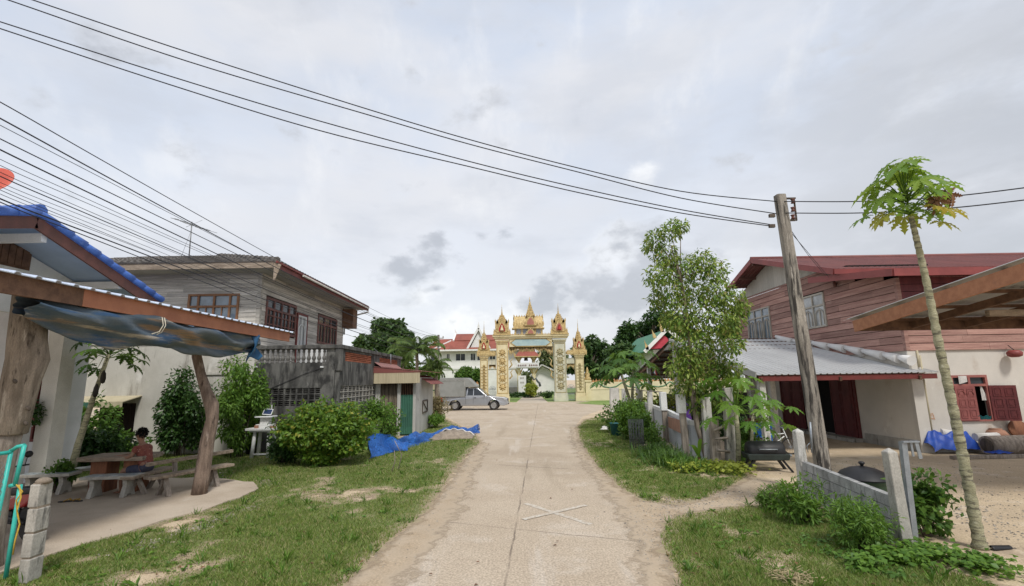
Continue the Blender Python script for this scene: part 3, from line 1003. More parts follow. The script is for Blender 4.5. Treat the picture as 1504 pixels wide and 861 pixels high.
def bush(name, label, cat, c, rad, k, n, L, leafm, seed=1, wr=.3, group=None, stems=True, size=(.3, .5), droop=.2, stemm=None):
    """c: ground point; crown ellipsoid sitting on the ground"""
    t = thing(name, label, cat, (c[0], c[1], 0), group=group)
    cl = crown_clumps((c[0], c[1], rad[2] * .95), (rad[0] * .8, rad[1] * .8, rad[2] * .8), k, n, seed, size)
    cl = [(tuple((p[0], p[1], max(p[2], r_[2] * .55))), r_, m_) for p, r_, m_ in cl]
    ro = np.random.default_rng(seed + 500)
    for i in range(k):      # stray shoots that break the outline
        d = ro.normal(size=3); d[2] = abs(d[2]) * 1.2; d /= np.linalg.norm(d)
        q = ro.uniform(.8, 1.04)
        s_ = ro.uniform(.09, .18)
        cl.append(((c[0] + d[0] * rad[0] * q, c[1] + d[1] * rad[1] * q, rad[2] * .95 + d[2] * rad[2] * q), (rad[0] * s_, rad[1] * s_, rad[2] * s_ * 1.5), max(6, n // 11)))
    V, F = clump_leaves(cl, L, wr, seed, droop)
    V[:, 2] = np.maximum(V[:, 2], .01)
    npmesh('foliage', V, F, leafm, t)
    if stems:
        mb = MB()
        rr = random.Random(seed)
        for p, _, _ in cl[:12]:
            b = Vector((c[0] + rr.uniform(-.15, .15) * rad[0], c[1] + rr.uniform(-.15, .15) * rad[1], 0))
            p = Vector(p)
            mb.tube([b, b.lerp(p, .5) + Vector((0, 0, .1 * rad[2])), p], [.018, .012, .004], 5)
        mb.build('stem', stemm or m_bark_dark, t)
    return t


def palmate(mb, base, axis, normal, size, lobes=7, mi=0):
    """one deeply lobed papaya leaf in the plane normal to `normal`"""
    base, axis, normal = Vector(base), Vector(axis).normalized(), Vector(normal).normalized()
    side = axis.cross(normal).normalized()
    normal = side.cross(axis).normalized()
    vs, fs = [base], []
    spread = R(250)
    for i in range(lobes):
        a = -spread / 2 + spread * i / (lobes - 1)
        ln = size * (1 - .42 * abs(a) / (spread / 2)) * random.uniform(.88, 1.08)
        d = axis * math.cos(a) + side * math.sin(a)
        p = d.cross(normal)
        w = ln * .085
        b0 = len(vs)
        dr = lambda t: -normal * (ln * .32 * t * t)
        prof = [(.16, .7), (.36, 1.25), (.42, 2.6), (.53, 1.1), (.60, 2.5), (.71, .95), (.78, 1.9), (.86, .7), (1.0, 0)]
        cen = [base + d * ln * t + dr(t) for t, _ in prof]
        for (t, k), c in zip(prof, cen):
            vs.append(c - p * w * k + normal * w * k * .25)
            vs.append(c)
            vs.append(c + p * w * k + normal * w * k * .25)
        fs.append((0, b0, b0 + 1)); fs.append((0, b0 + 1, b0 + 2))
        for j in range(len(prof) - 1):
            q = b0 + 3 * j
            fs.append((q, q + 3, q + 4, q + 1)); fs.append((q + 1, q + 4, q + 5, q + 2))
    mb.add(vs, fs, mi=mi)


def papaya_crown(root, top, n, pet, size, leafm, seed, tilt=(-.1, 1.0), dead=0, name='crown', sq=1.0):
    """petioles fan out of the stem's top, each with one palmate leaf"""
    random.seed(seed)
    top = Vector(top)
    lv, st, dd = MB(), MB(), MB()
    for i in range(n):
        a = i * 2.399 + random.uniform(-.25, .25)
        e = tilt[0] + (tilt[1] - tilt[0]) * (i / max(1, n - 1)) + random.uniform(-.12, .12)
        h = Vector((math.cos(a), math.sin(a), 0))
        d = (h * math.cos(e) + Vector((0, 0, 1)) * math.sin(e)).normalized()
        L = pet * random.uniform(.75, 1.12)
        isd = i < dead
        tip = top + d * L - Vector((0, 0, L * .18 * (1 - e)))
        if isd:
            tip = top + h * L * .6 - Vector((0, 0, L * .35))
        st.tube([top + Vector((0, 0, random.uniform(-.12, .02))), top + d * L * .55 + Vector((0, 0, L * .04)), tip], [.011, .008, .005], 5)
        nrm = (Vector((0, 0, 1)) + h * .35 + Vector((random.uniform(-.3, .3), random.uniform(-.3, .3), 0)))
        ax = (h * 1.0 + Vector((random.uniform(-.4, .4), random.uniform(-.4, .4), -.35 - .3 * random.random())))
        if isd:
            palmate(dd, tip, Vector((0, 0, -1)) + h * .15, h + Vector((0, 0, .2)), size * .55, 7)
        else:
            palmate(lv, tip, ax, nrm, size * random.uniform(.8, 1.15))
    lv.build(name, leafm, root)
    st.build('petiole', l_weed, root)
    if dead:
        dd.build('dead_leaf', l_dead, root)

litter('fallen_leaves', [turf_left, turf_near, turf_right, road_pts], 130, 'dry brown leaves fallen here and there on verge and road', 77)
# ================================================================ building kit
def cells(mb, x0, x1, z0, z1, ops, y0, y1):
    """wall slab with rectangular openings"""
    zs = sorted({z0, z1} | {min(max(o[k], z0), z1) for o in ops for k in (2, 3)})
    for a, b in zip(zs, zs[1:]):
        if b - a < 1e-4:
            continue
        zm = (a + b) / 2
        cut = sorted((o[0], o[1]) for o in ops if o[2] < zm < o[3])
        x = x0
        for c0, c1 in cut:
            if c0 > x:
                mb.bx(x, c0, y0, y1, a, b)
            x = max(x, c1)
        if x < x1:
            mb.bx(x, x1, y0, y1, a, b)


def lap(mb, x0, x1, z0, z1, ops, y, bh=.16, seed=1, gap=.006):
    """horizontal lapped boards; each board its own wedge; top(x) may clip under a gable"""
    r = random.Random(seed)
    z = z0
    while z < z1 - .01:
        zt = min(z + bh, z1)
        segs = [(x0, x1)]
        for o in ops:
            if o[2] < (z + zt) / 2 < o[3]:
                ns = []
                for a, b in segs:
                    if o[0] > a: ns.append((a, min(b, o[0])))
                    if o[1] < b: ns.append((max(a, o[1]), b))
                segs = [(a, b) for a, b in ns if b - a > .02]
        for a, b in segs:
            x = a + (r.uniform(.6, 3) if b - a > 3 else 0)
            cuts = [a]
            while b - a > 3 and x < b - .5:
                cuts.append(x); x += r.uniform(2.2, 3.8)
            cuts.append(b)
            for p, q in zip(cuts, cuts[1:]):
                j = r.uniform(-.004, .004)
                e = .0035
                mb.add([(p + e, y - .030 + j, z + j), (q - e, y - .030 + j, z - j), (q - e, y, z), (p + e, y, z),
                        (p + e, y - .016, zt - gap), (q - e, y - .016, zt - gap), (q - e, y, zt - gap), (p + e, y, zt - gap)],
                       [(0, 1, 5, 4), (3, 2, 1, 0), (1, 2, 6, 5), (0, 4, 7, 3), (4, 5, 6, 7)])
        z = zt


def window(parent, M, x0, x1, z0, z1, cols, zspl, fm, gm, y=0., fw=.05, arches=(), extra=(), name='window', colsub=None):
    mb = MB(M)
    ya, yb = y - .055, y + .03
    mb.bx(x0, x1, ya, yb, z1 - fw, z1); mb.bx(x0, x1, ya - .01, yb, z0, z0 + fw)
    mb.bx(x0, x0 + fw, ya, yb, z0 + fw, z1 - fw); mb.bx(x1 - fw, x1, ya, yb, z0 + fw, z1 - fw)
    zz = [z0 + fw] + sorted(zspl) + [z1 - fw]
    for z in zspl:
        mb.bx(x0 + fw, x1 - fw, ya + .005, yb - .005, z - fw * .5, z + fw * .5)
    for c in cols:
        for a, b in zip(zz, zz[1:]):
            za = a + (fw * .5 if a in zspl else 0); zb = b - (fw * .5 if b in zspl else 0)
            mb.bx(c - fw * .45, c + fw * .45, ya + .008, yb - .008, za, zb)
    for (a, b, c, d) in extra:      # thin inner bars
        mb.bx(a, b, ya + .02, yb - .02, c, d)
    for (cx, rz, rr, zb) in arches:  # arched lights
        pts = [(cx - rr, y - .035, zb)] + [(cx - rr * math.cos(t), y - .035, rz + rr * math.sin(t)) for t in [k * math.pi / 10 for k in range(11)]] + [(cx + rr, y - .035, zb)]
        mb.tube(pts, .022, 5)
    w = mb.build(name, fm, parent)
    g = MB(M)
    g.bx(x0 + fw * .5, x1 - fw * .5, y + .0, y + .012, z0 + fw * .5, z1 - fw * .5)
    g.build('pane', gm, w)
    return w


def tile_slope(mb, a, b, c, d, per=.22, courses=14, amp=.03, step=.03):
    a, b, c, d = map(Vector, (a, b, c, d))
    nrm = (b - a).cross(d - a).normalized()
    if nrm.z < 0: nrm = -nrm
    L = (b - a).length
    nx = max(8, int(L / per * 4))
    for j in range(courses):
        t0, t1 = j / courses, (j + 1) / courses + .01
        vs = []
        for t, up in ((t0, step), (t1, 0.0)):
            for i in range(nx + 1):
                s = i / nx
                p = (a.lerp(b, s)).lerp(d.lerp(c, s), t)
                wv = amp * abs(math.sin(math.pi * s * L / per))
                vs.append(p + nrm * (up + wv))
        # small drop face at the lower edge
        for i in range(nx + 1):
            s = i / nx
            p = (a.lerp(b, s)).lerp(d.lerp(c, s), t0)
            vs.append(p - nrm * .004)
        w = nx + 1
        fs = [(i, i + 1, w + i + 1, w + i) for i in range(nx)] + [(2 * w + i, 2 * w + i + 1, i + 1, i) for i in range(nx)]
        mb.add(vs, fs)


def corr(mb, o, du, dv, per=.08, amp=.012, nv=1, prof='sin'):
    """corrugated sheet: o origin, du across the waves, dv along them"""
    o, du, dv = Vector(o), Vector(du), Vector(dv)
    n = du.cross(dv).normalized()
    if n.z < 0: n = -n
    L = du.length
    k = int(L / per)
    vs = []
    stations = []
    for i in range(k):
        if prof == 'sin':
            for q in (0, .25, .5, .75): stations.append(((i + q) / k, amp * math.sin(2 * math.pi * q)))
        else:   # trapezoidal rib
            for q, h in ((0, 0), (.62, 0), (.70, 1), (.88, 1), (.96, 0)): stations.append(((i + q) / k, amp * h))
    stations.append((1, 0))
    for j in range(nv + 1):
        for s, h in stations:
            vs.append(o + du * s + dv * (j / nv) + n * h)
    w = len(stations)
    mb.add(vs, [(j * w + i, j * w + i + 1, (j + 1) * w + i + 1, (j + 1) * w + i) for j in range(nv) for i in range(w - 1)])


# ================================================================ LEFT: old wooden house
XH, YH = -9.1, 17.3
YB = PX(506, 420, XH).y
HX0 = -18.5
house = thing('wooden_house', 'old two storey house with weathered grey board upper floor and stained pale lower wall', 'house', (XH, YH, 0))
MF, MS = Mt(HX0, YH, 0, 0), Mt(XH, YH, 0, 90)
LX = XH - HX0
ZS = 3.75
ZT = zat(378, 404, YH) + .1
fx = lambda u: P(u, 450, YH).x - HX0
wz1 = zat(330, 432, YH); wz0 = wz1 - 1.45
W1 = (fx(277), fx(352), wz0, wz1)
W0 = (fx(277) - 4.4, fx(277) - 2.4, wz0, wz1)
ops_f = [W1]
DOOR = (fx(149), fx(217), .05, 1.72)
mb = MB(MF)
cells(mb, 0, LX, 0, ZS, [DOOR], 0, .16)
mb.bx(fx(310), LX - .02, -.05, 0, zat(340, 548, YH) - .05, zat(340, 548, YH) + .04)
mb.M = MS
cells(mb, .16, YB - YH, 0, 2.75, [], 0, .16)
mb.build('lower_wall', m_plaster, house)
mb = MB(MF)
lap(mb, 0, LX, ZS, ZT, ops_f, -.02, .155, 2)
mb.bx(W0[0] * 0, LX - .005, -.018, .1, ZS, ZS + .01)
mb.M = MS
sy = lambda u, v=460: PX(u, v, XH).y - YH
sz = lambda u, v: PX(u, v, XH).z
SW1 = (sy(388), sy(433), sz(410, 492), (sz(389, 434) + sz(432, 451)) / 2)
SD = (sy(434.5), sy(450), 2.78, sz(441, 461))
SW2 = (sy(466), sy(494), SW1[2] - .05, (sz(467, 462) + sz(493, 474)) / 2)
SW2 = (SW2[0], SW2[1], SW2[2], SW1[3])
lap(mb, .0, YB - YH, 2.75, ZT, [SW1, SD, SW2], -.02, .155, 3)
mb.M = Matrix()
mb.bx(XH - .075, XH + .058, YH - .058, YH + .075, ZS, ZT)     # corner board
mb.build('upper_wall', m_siding, house)
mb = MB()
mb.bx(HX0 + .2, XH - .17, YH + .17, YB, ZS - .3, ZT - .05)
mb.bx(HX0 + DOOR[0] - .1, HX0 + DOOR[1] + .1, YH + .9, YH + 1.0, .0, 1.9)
mb.build('interior_shade_box', m_dark, house)  # near-black box standing in for the unlit rooms behind boards and door
mb = MB()
nslat = 16
for i in range(nslat):
    a = HX0 + DOOR[0] + (DOOR[1] - DOOR[0]) * i / nslat
    mb.bx(a + .006, a + (DOOR[1] - DOOR[0]) / nslat - .006, YH + .5 + random.uniform(0, .02), YH + .53, .05, 1.7 + .0)
mb.build('slatted_door', Mat('dark_slats', (.055, .03, .025), (.03, .018, .016), 3, (6, 1, .4), .85, island=.35), house)
mb = MB(MF)
a0, a1 = fx(118), fx(224)
mb.add([(a0, 0, 1.98), (a1, 0, 1.98), (a1, -.85, 1.80), (a0, -.85, 1.80), (a0, 0, 1.95), (a1, 0, 1.95), (a1, -.85, 1.77), (a0, -.85, 1.77)], [(0, 3, 2, 1), (4, 5, 6, 7), (3, 7, 6, 2), (2, 6, 5, 1), (0, 4, 7, 3)])
aw = mb.build('door_awning', m_beige_sheet, house)
mb = MB(MF); mb.bx(a0, a1 - 1.1, -.868, -.853, 1.63, 1.80); mb.build('green_edge_board', m_greendoor, aw)
mb = MB(MF); mb.bx(a1 - 1.09, a1 + .02, -.87, -.853, 1.62, 1.81); mb.build('pale_edge_board', m_beige_sheet, aw)
# windows
cw = W1[1] - W1[0]
window(house, MF, *W1, [W1[0] + cw * .20, W1[0] + cw * .51, W1[0] + cw * .82], [wz1 - .46], m_brown_frame, m_glass_blue, y=-.03, fw=.075,
       extra=[(W1[0] + cw * f - .018, W1[0] + cw * f + .018, wz0 + .07, wz1 - .5) for f in (.36, .67)] + [(W1[0] + cw * .22, W1[0] + cw * .8, wz0 + .45, wz0 + .49)])
cw = SW1[1] - SW1[0]
window(house, MS, *SW1, [SW1[0] + cw * k for k in (.25, .5, .75)], [SW1[3] - .42], m_purple_frame, m_glass, y=-.03, fw=.085,
       extra=[(SW1[0] + cw * f - .02, SW1[0] + cw * f + .02, SW1[2] + .08, SW1[3] - .45) for f in (.125, .375, .625, .875)] + [(SW1[0] + .08, SW1[1] - .08, SW1[2] + q, SW1[2] + q + .04) for q in (.3, .62)])
cw = SW2[1] - SW2[0]
window(house, MS, *SW2, [SW2[0] + cw * k for k in (.33, .66)], [SW2[3] - .42], m_purple_frame, m_glass, y=-.03, fw=.09,
       extra=[(SW2[0] + cw * f - .02, SW2[0] + cw * f + .02, SW2[2] + .08, SW2[3] - .45) for f in (.17, .5, .83)])
dw = (SD[0] + SD[1]) / 2; dr = (SD[1] - SD[0]) / 2 - .12
dd = window(house, MS, SD[0] + .09, SD[1] - .09, SD[2], SD[3] - .09, [dw], [], m_white, m_glass_pale, y=-.03, fw=.07, arches=[(dw, SD[3] - .75, dr * .75, SD[2] + .5)], name='balcony_door')
mb = MB(MS)
mb.bx(SD[0], SD[0] + .088, -.1, .02, SD[2], SD[3]); mb.bx(SD[1] - .088, SD[1], -.1, .02, SD[2], SD[3]); mb.bx(SD[0] + .088, SD[1] - .088, -.1, .02, SD[3] - .088, SD[3])
mb.build('door_frame', m_redfascia, dd)
# roof: low hip with rough grey tiles
ZE = zat(388, 389, YH - 1.05)
EX, EY, EYB, EXL = XH + 1.05, YH - 1.05, YB + 1.05, HX0 - 1
pit = math.tan(R(17)); half = (EYB - EY) / 2
zr = ZE + .12 + half * pit
A, B, C_, D = (EXL, EY, ZE + .12), (EX, EY, ZE + .12), (EX, EYB, ZE + .12), (EXL, EYB, ZE + .12)
R1, R2 = (EXL + 3, EY + half, zr), (EX - half, EY + half, zr)
mb = MB()
tile_slope(mb, A, B, R2, R1, .24, 13, .035, .035)
tile_slope(mb, B, C_, R2, R2, .24, 13, .035, .035)
tile_slope(mb, C_, D, R1, R2, .3, 8, .035, .035)
rf = mb.build('roof', m_greytile, house)
mb = MB()
hip = [Vector(B).lerp(Vector(R2), k / 14) for k in range(15)]
for a, b in zip(hip, hip[1:]):
    mb.tube([a + Vector((0, 0, .05)), b + Vector((0, 0, .045))], [.115, .085], 7)
mb.build('hip_cap', m_greytile, rf)
mb = MB()
mb.bx(EXL, EX - .03, EY + .03, EY + .06, ZE - .10, ZE + .125)
mb.build('weathered_fascia', m_plank, rf)
mb = MB()
mb.bx(EX - .06, EX - .03, EY + .0605, EYB, ZE - .10, ZE + .125)
mb.bx(EX - .03, EX + .035, EY - .03, EYB, ZE + .06, ZE + .13)
mb.build('red_fascia', m_redfascia, rf)
mb = MB()
mb.bx(EXL + .1, EX - .065, EY + .065, EYB - .1, ZE - .055, ZE - .035)
mb.build('soffit', Mat('grey_soffit', (.40, .385, .36), (.32, .31, .29), 1.5, rough=.9, stains=[((.2, .18, .155), 1.2, .6, .8)]), rf)
mb = MB()
g0 = Vector((EX + .04, EYB - .25, ZE + .02))
mb.tube([(EX + .05, EY + 2, ZE + .04), g0 + Vector((0, 0, .0)), g0 + Vector((0, .05, -.2)), (XH + .12, YB - .05, ZE - .62), (XH + .10, YB - .02, ZE - 1.5)], .045, 7)
mb.build('drain_pipe', m_concrete_lt, rf)
mb = MB()
vs_ = [Vector((EX - .1, EY + .02, ZE + .1)), Vector((EX + .1, EY + .12, ZE + .02)), Vector((EX - .02, EY - .02, ZE - .55)), Vector((EX - .08, EY - .01, ZE - .6))]
mb.add([v + Vector((0, -.03, 0)) for v in vs_] + vs_, [(0, 1, 2, 3), (7, 6, 5, 4), (0, 4, 5, 1), (1, 5, 6, 2), (2, 6, 7, 3), (3, 7, 4, 0)])
mb.build('broken_corner_board', m_plank, rf)
# timber bay box under the far eave
bxm = MB()
p0 = PX(512, 490, XH + .3)
bxm.bx(XH + .03, XH + .62, YB - .25, YB + .45, zat(515, 482, YB), zat(515, 455, YB))
tb = bxm.build('wall_box', Mat('brown_timber_box', (.19, .105, .065), (.13, .07, .045), 3, rough=.8, stains=[((.3, .1, .07), 3, .6, .75)]), None)
tag(tb, 'brown timber box hung on the grey board wall beneath the far end of the eave', 'wall box')

# tv aerial on the roof
an = thing('tv_antenna', 'thin metal television aerial with horizontal rods standing on the grey tiled roof', 'antenna', (P(277, 385, 19).x, 19, zat(277, 380, 19)))
q0, q1 = P(277, 384, 19), P(282, 326, 19)
mb = MB(); mb.tube([q0, q1], .022, 6); mb.tube([q0.lerp(q1, .78), P(265, 380, 19)], .006, 4); mb.build('mast', m_wire, an)
b0, b1 = P(252, 314, 18.5), P(318, 344, 19.8)
b0 = q1 + Vector((-.85, .2, .22)); b1 = q1 + Vector((.75, -.2, -.42))
mb = MB(); mb.tube([b0, b1], .014, 5)
for k in range(11):
    c = b0.lerp(b1, k / 10)
    L = .16 + .22 * abs(math.sin(k * .7)) + .018 * k
    mb.tube([c + Vector((-.3 * L, -L, -.02)), c + Vector((.3 * L, L, .02))], .008, 4)
mb.tube([q1 + Vector((-.15, -.1, -.25)), q1 + Vector((.35, .1, .1))], .008, 4)
mb.build('boom', m_wire, an)

# ================================================================ balcony terrace
TX = -6.1
TYF, TYB = YH - .02, PX(589, 525, TX).y
zc = zat(500, 506, TYF)
ter = thing('balcony_block', 'mould stained concrete terrace with white balusters and pierced vent blocks beside the wooden house', 'balcony', (TX, TYF, 0))
MTF, MTS = Mt(XH, TYF, 0, 0), Mt(TX, TYF, 0, 90)
TW, TD = TX - XH, TYB - TYF
zb0 = zat(440, 533, TYF)         # baluster base
zv1, zv0 = zat(440, 570, TYF), zat(440, 597, TYF)
VF = (tx0 := .25, TW - .62, zv0, zv1)
VS = (.18, 4.2, PX(520, 594, TX).z, PX(520, 567, TX).z)
VS = (.18, sy2 := (PX(552, 580, TX).y - TYF), zv0 + .03, zv1 + .05)
mb = MB(MTF)
cells(mb, 0, TW - .17, 0, zb0, [VF], 0, .15)
mb.bx(TW - .5, TW - .17, .02, .14, zb0, zc - .14)
mb.M = MTS
bp1 = (PX(507, 530, TX).y - TYF, PX(546, 530, TX).y - TYF, zb0 + .06, zc - .22)
bp2 = (PX(557, 540, TX).y - TYF, PX(584, 540, TX).y - TYF, zb0 + .06, zc - .22)
cells(mb, 0, TD, 0, zc - .14, [VS, bp1, bp2], 0, .15)
mb.M = Matrix()
mb.bx(XH + .05, TX - .16, TYF + .16, TYB, zb0 - .5, zb0 - .02)
mb.build('wall', m_concrete_old, ter)
mb = MB()
mb.bx(XH + .06, TX + .07, TYF - .07, TYF + .2, zc - .14, zc + .0)
mb.bx(TX - .2, TX + .07, TYF + .2, TYB + .05, zc - .14, zc + .0)
mb.bx(TX - .155, TX + .045, TYF - .045, TYF + .2, zb0 - .3, zc - .14)
mb.build('coping', m_concrete_old, ter, bevel=.015)
prof = [(.055, 0), (.055, .08), (.035, .1), (.05, .2), (.075, .32), (.06, .42), (.032, .55), (.045, .60), (.032, .66), (.05, .8), (.035, .9), (.055, .92), (.055, 1)]
hb = zc - .14 - zb0
bal0 = None
nb = 13
m_bal = Mat('stained_baluster', (.19, .183, .17), (.10, .096, .09), 2.2, (1, 1, .5), .9, .2, 30, stains=[((.07, .068, .064), 4, .5, .7)], fine=.15)
for i in range(nb):
    x = XH + .22 + (TW - .8) * i / (nb - 1)
    if bal0 is None:
        mb = MB(Matrix.Translation((x, TYF + .07, zb0)))
        mb.lathe([(r * 1.05, z * hb) for r, z in prof], n=10)
        bal0 = mb.build('baluster', m_bal, ter); bx0 = x
    else:
        c = bal0.copy(); COL.objects.link(c); c.parent = ter; c.location.x = bal0.location.x + x - bx0
# pale inner balcony wall seen between the balusters
mb = MB(); mb.bx(XH + .03, TX - .4, TYF + 3.2, TYF + 3.3, zb0, zc + .05); mb.build('inner_parapet', m_white, ter)
for (a, b, c, d) in (bp1, bp2):
    mb = MB(MTS)
    mb.bx(a, b, .13, .145, c, d)
    n = max(2, int((b - a) / .32))
    for j in range(5):
        for i in range(n + 1):
            x0_ = a + (b - a) * (i - .5 * (j % 2)) / n
            xa, xb = max(a, x0_ + .008), min(b, x0_ + (b - a) / n - .008)
            if xb - xa > .03:
                mb.bx(xa, xb, .02 + random.uniform(0, .012), .12, c + (d - c) * j / 5 + .012, c + (d - c) * (j + 1) / 5 - .012)
    mb.build('brick_panel', m_brick, ter)


def ventgrid(parent, M, x0, x1, z0, z1, nx, nz, mat):
    mb = MB(M)
    y0, y1 = .015, .12
    dx, dz = (x1 - x0) / nx, (z1 - z0) / nz
    for k in range(nz + 1):
        mb.bx(x0, x1, y0, y1, z0 + dz * k - .022, z0 + dz * k + .022)
    for i in range(nx + 1):
        w = .03 if i % 2 == 0 else .015
        for k in range(nz):
            mb.bx(x0 + dx * i - w, x0 + dx * i + w, y0 + .004, y1 - .004, z0 + dz * k + .022, z0 + dz * (k + 1) - .022)
    for i in range(nx):
        for k in range(nz):
            zz = z0 + dz * (k + .5)
            mb.bx(x0 + dx * i + .03, x0 + dx * (i + 1) - .03, y0 + .02, y1 - .03, zz + dz * .12, zz + dz * .2)
            mb.bx(x0 + dx * i + .03, x0 + dx * (i + 1) - .03, y0 + .02, y1 - .03, zz - dz * .2, zz - dz * .12)
    v = mb.build('vent_block_panel', mat, parent)
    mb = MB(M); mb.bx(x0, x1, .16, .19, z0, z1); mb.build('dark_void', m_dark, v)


ventgrid(ter, MTF, *VF, 10, 3, m_concrete_old)
ventgrid(ter, MTS, *VS, 10, 3, m_concrete)
mb = MB(); mb.tube([P(392, 573, TYF - .02), P(420, 561, TYF - .02), P(448, 549, TYF - .02), P(470, 540.5, TYF - .03)], .009, 5); mb.build('cable', m_cable, ter)
mb = MB(); mb.box(P(473, 539, TYF - .05), (.10, .08, .05)); mb.box(P(375.5, 539, TYF - .05), (.10, .08, .05)); mb.build('floodlight', m_white, ter)
mb = MB()
mb.tube([PX(549, 512, TX), PX(556, 518, TX + .05), PX(562, 526, TX + .2)], .012, 4)
mb.tube([PX(574, 548, TX + .1), PX(574, 520, TX + .1)], .014, 5)
mb.build('wire_bracket', m_steel, ter)

# ================================================================ lean-to shed
S0 = G(605.5, 640)
SX, SYF = S0.x, S0.y
SYB = 26.5
shed = thing('lean_to_shed', 'small shed with red metal roof, bamboo screen and green sheet door leaning against the terrace', 'shed', (SX, SYF, 0))
zf1, zf0 = zat(590, 546, SYF), zat(590, 563, SYF)
mb = MB()
mb.bx(TX + .02, SX + .35, SYF - .35, SYF - .32, zf0, zf1 - .02)
mb.build('fascia_sheet', Mat('beige_ribbed_sheet', (.50, .43, .29), (.40, .34, .225), 3, (8, 1, .3), .6, stains=[((.25, .2, .13), 2, .64, .8, (4, 1, .4))]), shed)
mb = MB()
corr(mb, (TX, SYF - .38, zf1 + .22), (0, SYB - SYF + .8, 0), (SX + .45 - TX, 0, -.22), .16, .02, prof='rib')
mb.add([(TX, SYF - .36, zf1 + .21), (SX + .42, SYF - .36, zf1 - .02), (SX + .42, SYF - .36, zf1 - .05), (TX, SYF - .36, zf1 - .05)], [(0, 1, 2, 3)])
corr(mb, (TX + .01, SYF - .3, zf1 + .42), (0, 4, 0), (.3, 0, -.2), .16, .02, prof='rib')
mb.build('roof', m_redmetal, shed)
mb = MB()
xw = P(607, 600, SYF).x
mb.bx(SX, SX + .12, SYF, SYB, 0, zf0 + .25)
mb.bx(P(584, 600, SYF).x - .02, P(588, 600, SYF).x, SYF - .03, SYF + .1, 0, zf0 + .1)
mb.bx(TX + .02, SX, SYB - .1, SYB, 0, zf0 + .2)
mb.bx(TX + .02, P(554.5, 600, SYF).x + .1, SYF - .02, SYF + .1, 0, zf0 + .1)
mb.build('wall', Mat('old_white_boards', (.50, .49, .46), (.40, .39, .36), 1.4, (1, 1, .5), .9, .2, 20, stains=[((.2, .18, .155), 1.5, .55, .75, (1, 1.5, .3)), ((.12, .105, .09), .9, .62, .8, (1, 1, 1.5))]), shed)
mb = MB()
x0_, x1_ = P(556, 600, SYF).x, P(584, 600, SYF).x - .03
for i in range(22):
    a = x0_ + (x1_ - x0_) * i / 22
    mb.tube([(a + .02, SYF + .06 + random.uniform(-.012, .012), .0), (a + .02 + random.uniform(-.015, .015), SYF + .06, zf0 + .02)], .021, 6)
mb.build('bamboo_screen', m_bamboo, shed)
mb = MB()
dx0, dx1 = P(588.3, 600, SYF).x, P(606.4, 600, SYF).x
dz1 = zat(597, 580, SYF)
corr(mb, (dx0, SYF + .02, .06), (dx1 - dx0, 0, 0), (0, 0, dz1 - .06), .07, .012)
mb.bx(dx0, dx1, SYF + .04, SYF + .07, .05, .12); mb.bx(dx0, dx1, SYF + .04, SYF + .07, dz1 - .08, dz1)
mb.build('door', m_greendoor, shed)
mb = MB()
for i in range(7):
    a = dx0 + (dx1 - dx0) * (i + .5) / 7
    mb.bx(a - .012, a + .012, SYF + .03, SYF + .05, dz1, zf0 + .05)
mb.build('slat_grille', m_rafter, shed)
mb = MB(); mb.bx(TX + .2, SX - .05, SYF + .55, SYF + .6, 0, zf0); mb.build('interior_shade_sheet', m_dark, shed)  # near-black sheet paints the unlit depth behind bamboo and slats
mb = MB()
wy0, wy1, wz0_, wz1_ = SYF + 1.6, SYF + 2.9, zat(622, 603, SYF + 3.5), zat(620, 588, SYF + 2.5)
for a in (wy0, wy1): mb.bx(SX + .125, SX + .16, a - .03, a + .03, wz0_, wz1_)
for a in (wz0_, wz1_): mb.bx(SX + .125, SX + .16, wy0 + .031, wy1 - .031, a - .03, a + .03)
mb.beam((SX + .15, wy0 + .05, wz1_ - .04), (SX + .15, wy1 - .05, wz0_ + .04), .03, .03)
mb.build('shutter_frame', m_bark_dark, shed)
mb = MB()
corr(mb, (SX - .15, SYF + 1.2, zf0 + .35), (0, SYB - SYF - .6, 0), (.75, 0, -.42), .16, .02, prof='rib')
mb.build('side_eave', m_redfascia, shed)

# ================================================================ blue roofed house
bh = thing('blue_roof_house', 'white house with blue tile gable roof and brown barge boards behind the log post shelter', 'house', (-11, 11.7, 0))
RX = -9.5
rid = PX(57, 316, RX); far = PX(236, 443, RX)
zs_ = (rid.z - far.z) / (far.y - rid.y)
near = Vector((RX, rid.y - (far.y - rid.y) * 1.15, rid.z - (rid.z - far.z) * 1.15))
XL = -18.5
mb = MB()
up = Vector((0, 0, .05))
tile_slope(mb, (RX, far.y, far.z), (XL, far.y, far.z), (XL, rid.y, rid.z), (RX, rid.y, rid.z), .3, 11, .03, .03)
tile_slope(mb, (RX, near.y, near.z), (XL, near.y, near.z), (XL, rid.y, rid.z), (RX, rid.y, rid.z), .3, 11, .03, .03)
broof = mb.build('roof', m_bluetile, bh)
mb = MB()
for k in range(22):   # ridge caps, then verge caps down the gable edge
    a = Vector((RX + .05 - k * .42, rid.y, rid.z + .09)); mb.tube([a, a + Vector((-.45, 0, 0))], [.135, .11], 8)
nv_ = 10
for tgt in (far, near):
    for k in range(nv_):
        a = Vector((RX + .0, rid.y, rid.z + .05)).lerp(Vector((RX, tgt.y, tgt.z + .05)), k / nv_)
        b = Vector((RX + .0, rid.y, rid.z + .05)).lerp(Vector((RX, tgt.y, tgt.z + .05)), (k + 1.08) / nv_)
        mb.tube([a, b + Vector((0, 0, .015))], [.075, .09], 8)
mb.build('ridge_cap', m_bluetile, broof)
mb = MB()
for tgt in (far, near):
    mb.beam((RX - .03, rid.y, rid.z - .15), (RX - .03, tgt.y, tgt.z - .15), .05, .25)
mb.build('barge_board', m_fascia_brown, broof)
mb = MB()
GX = -10.75
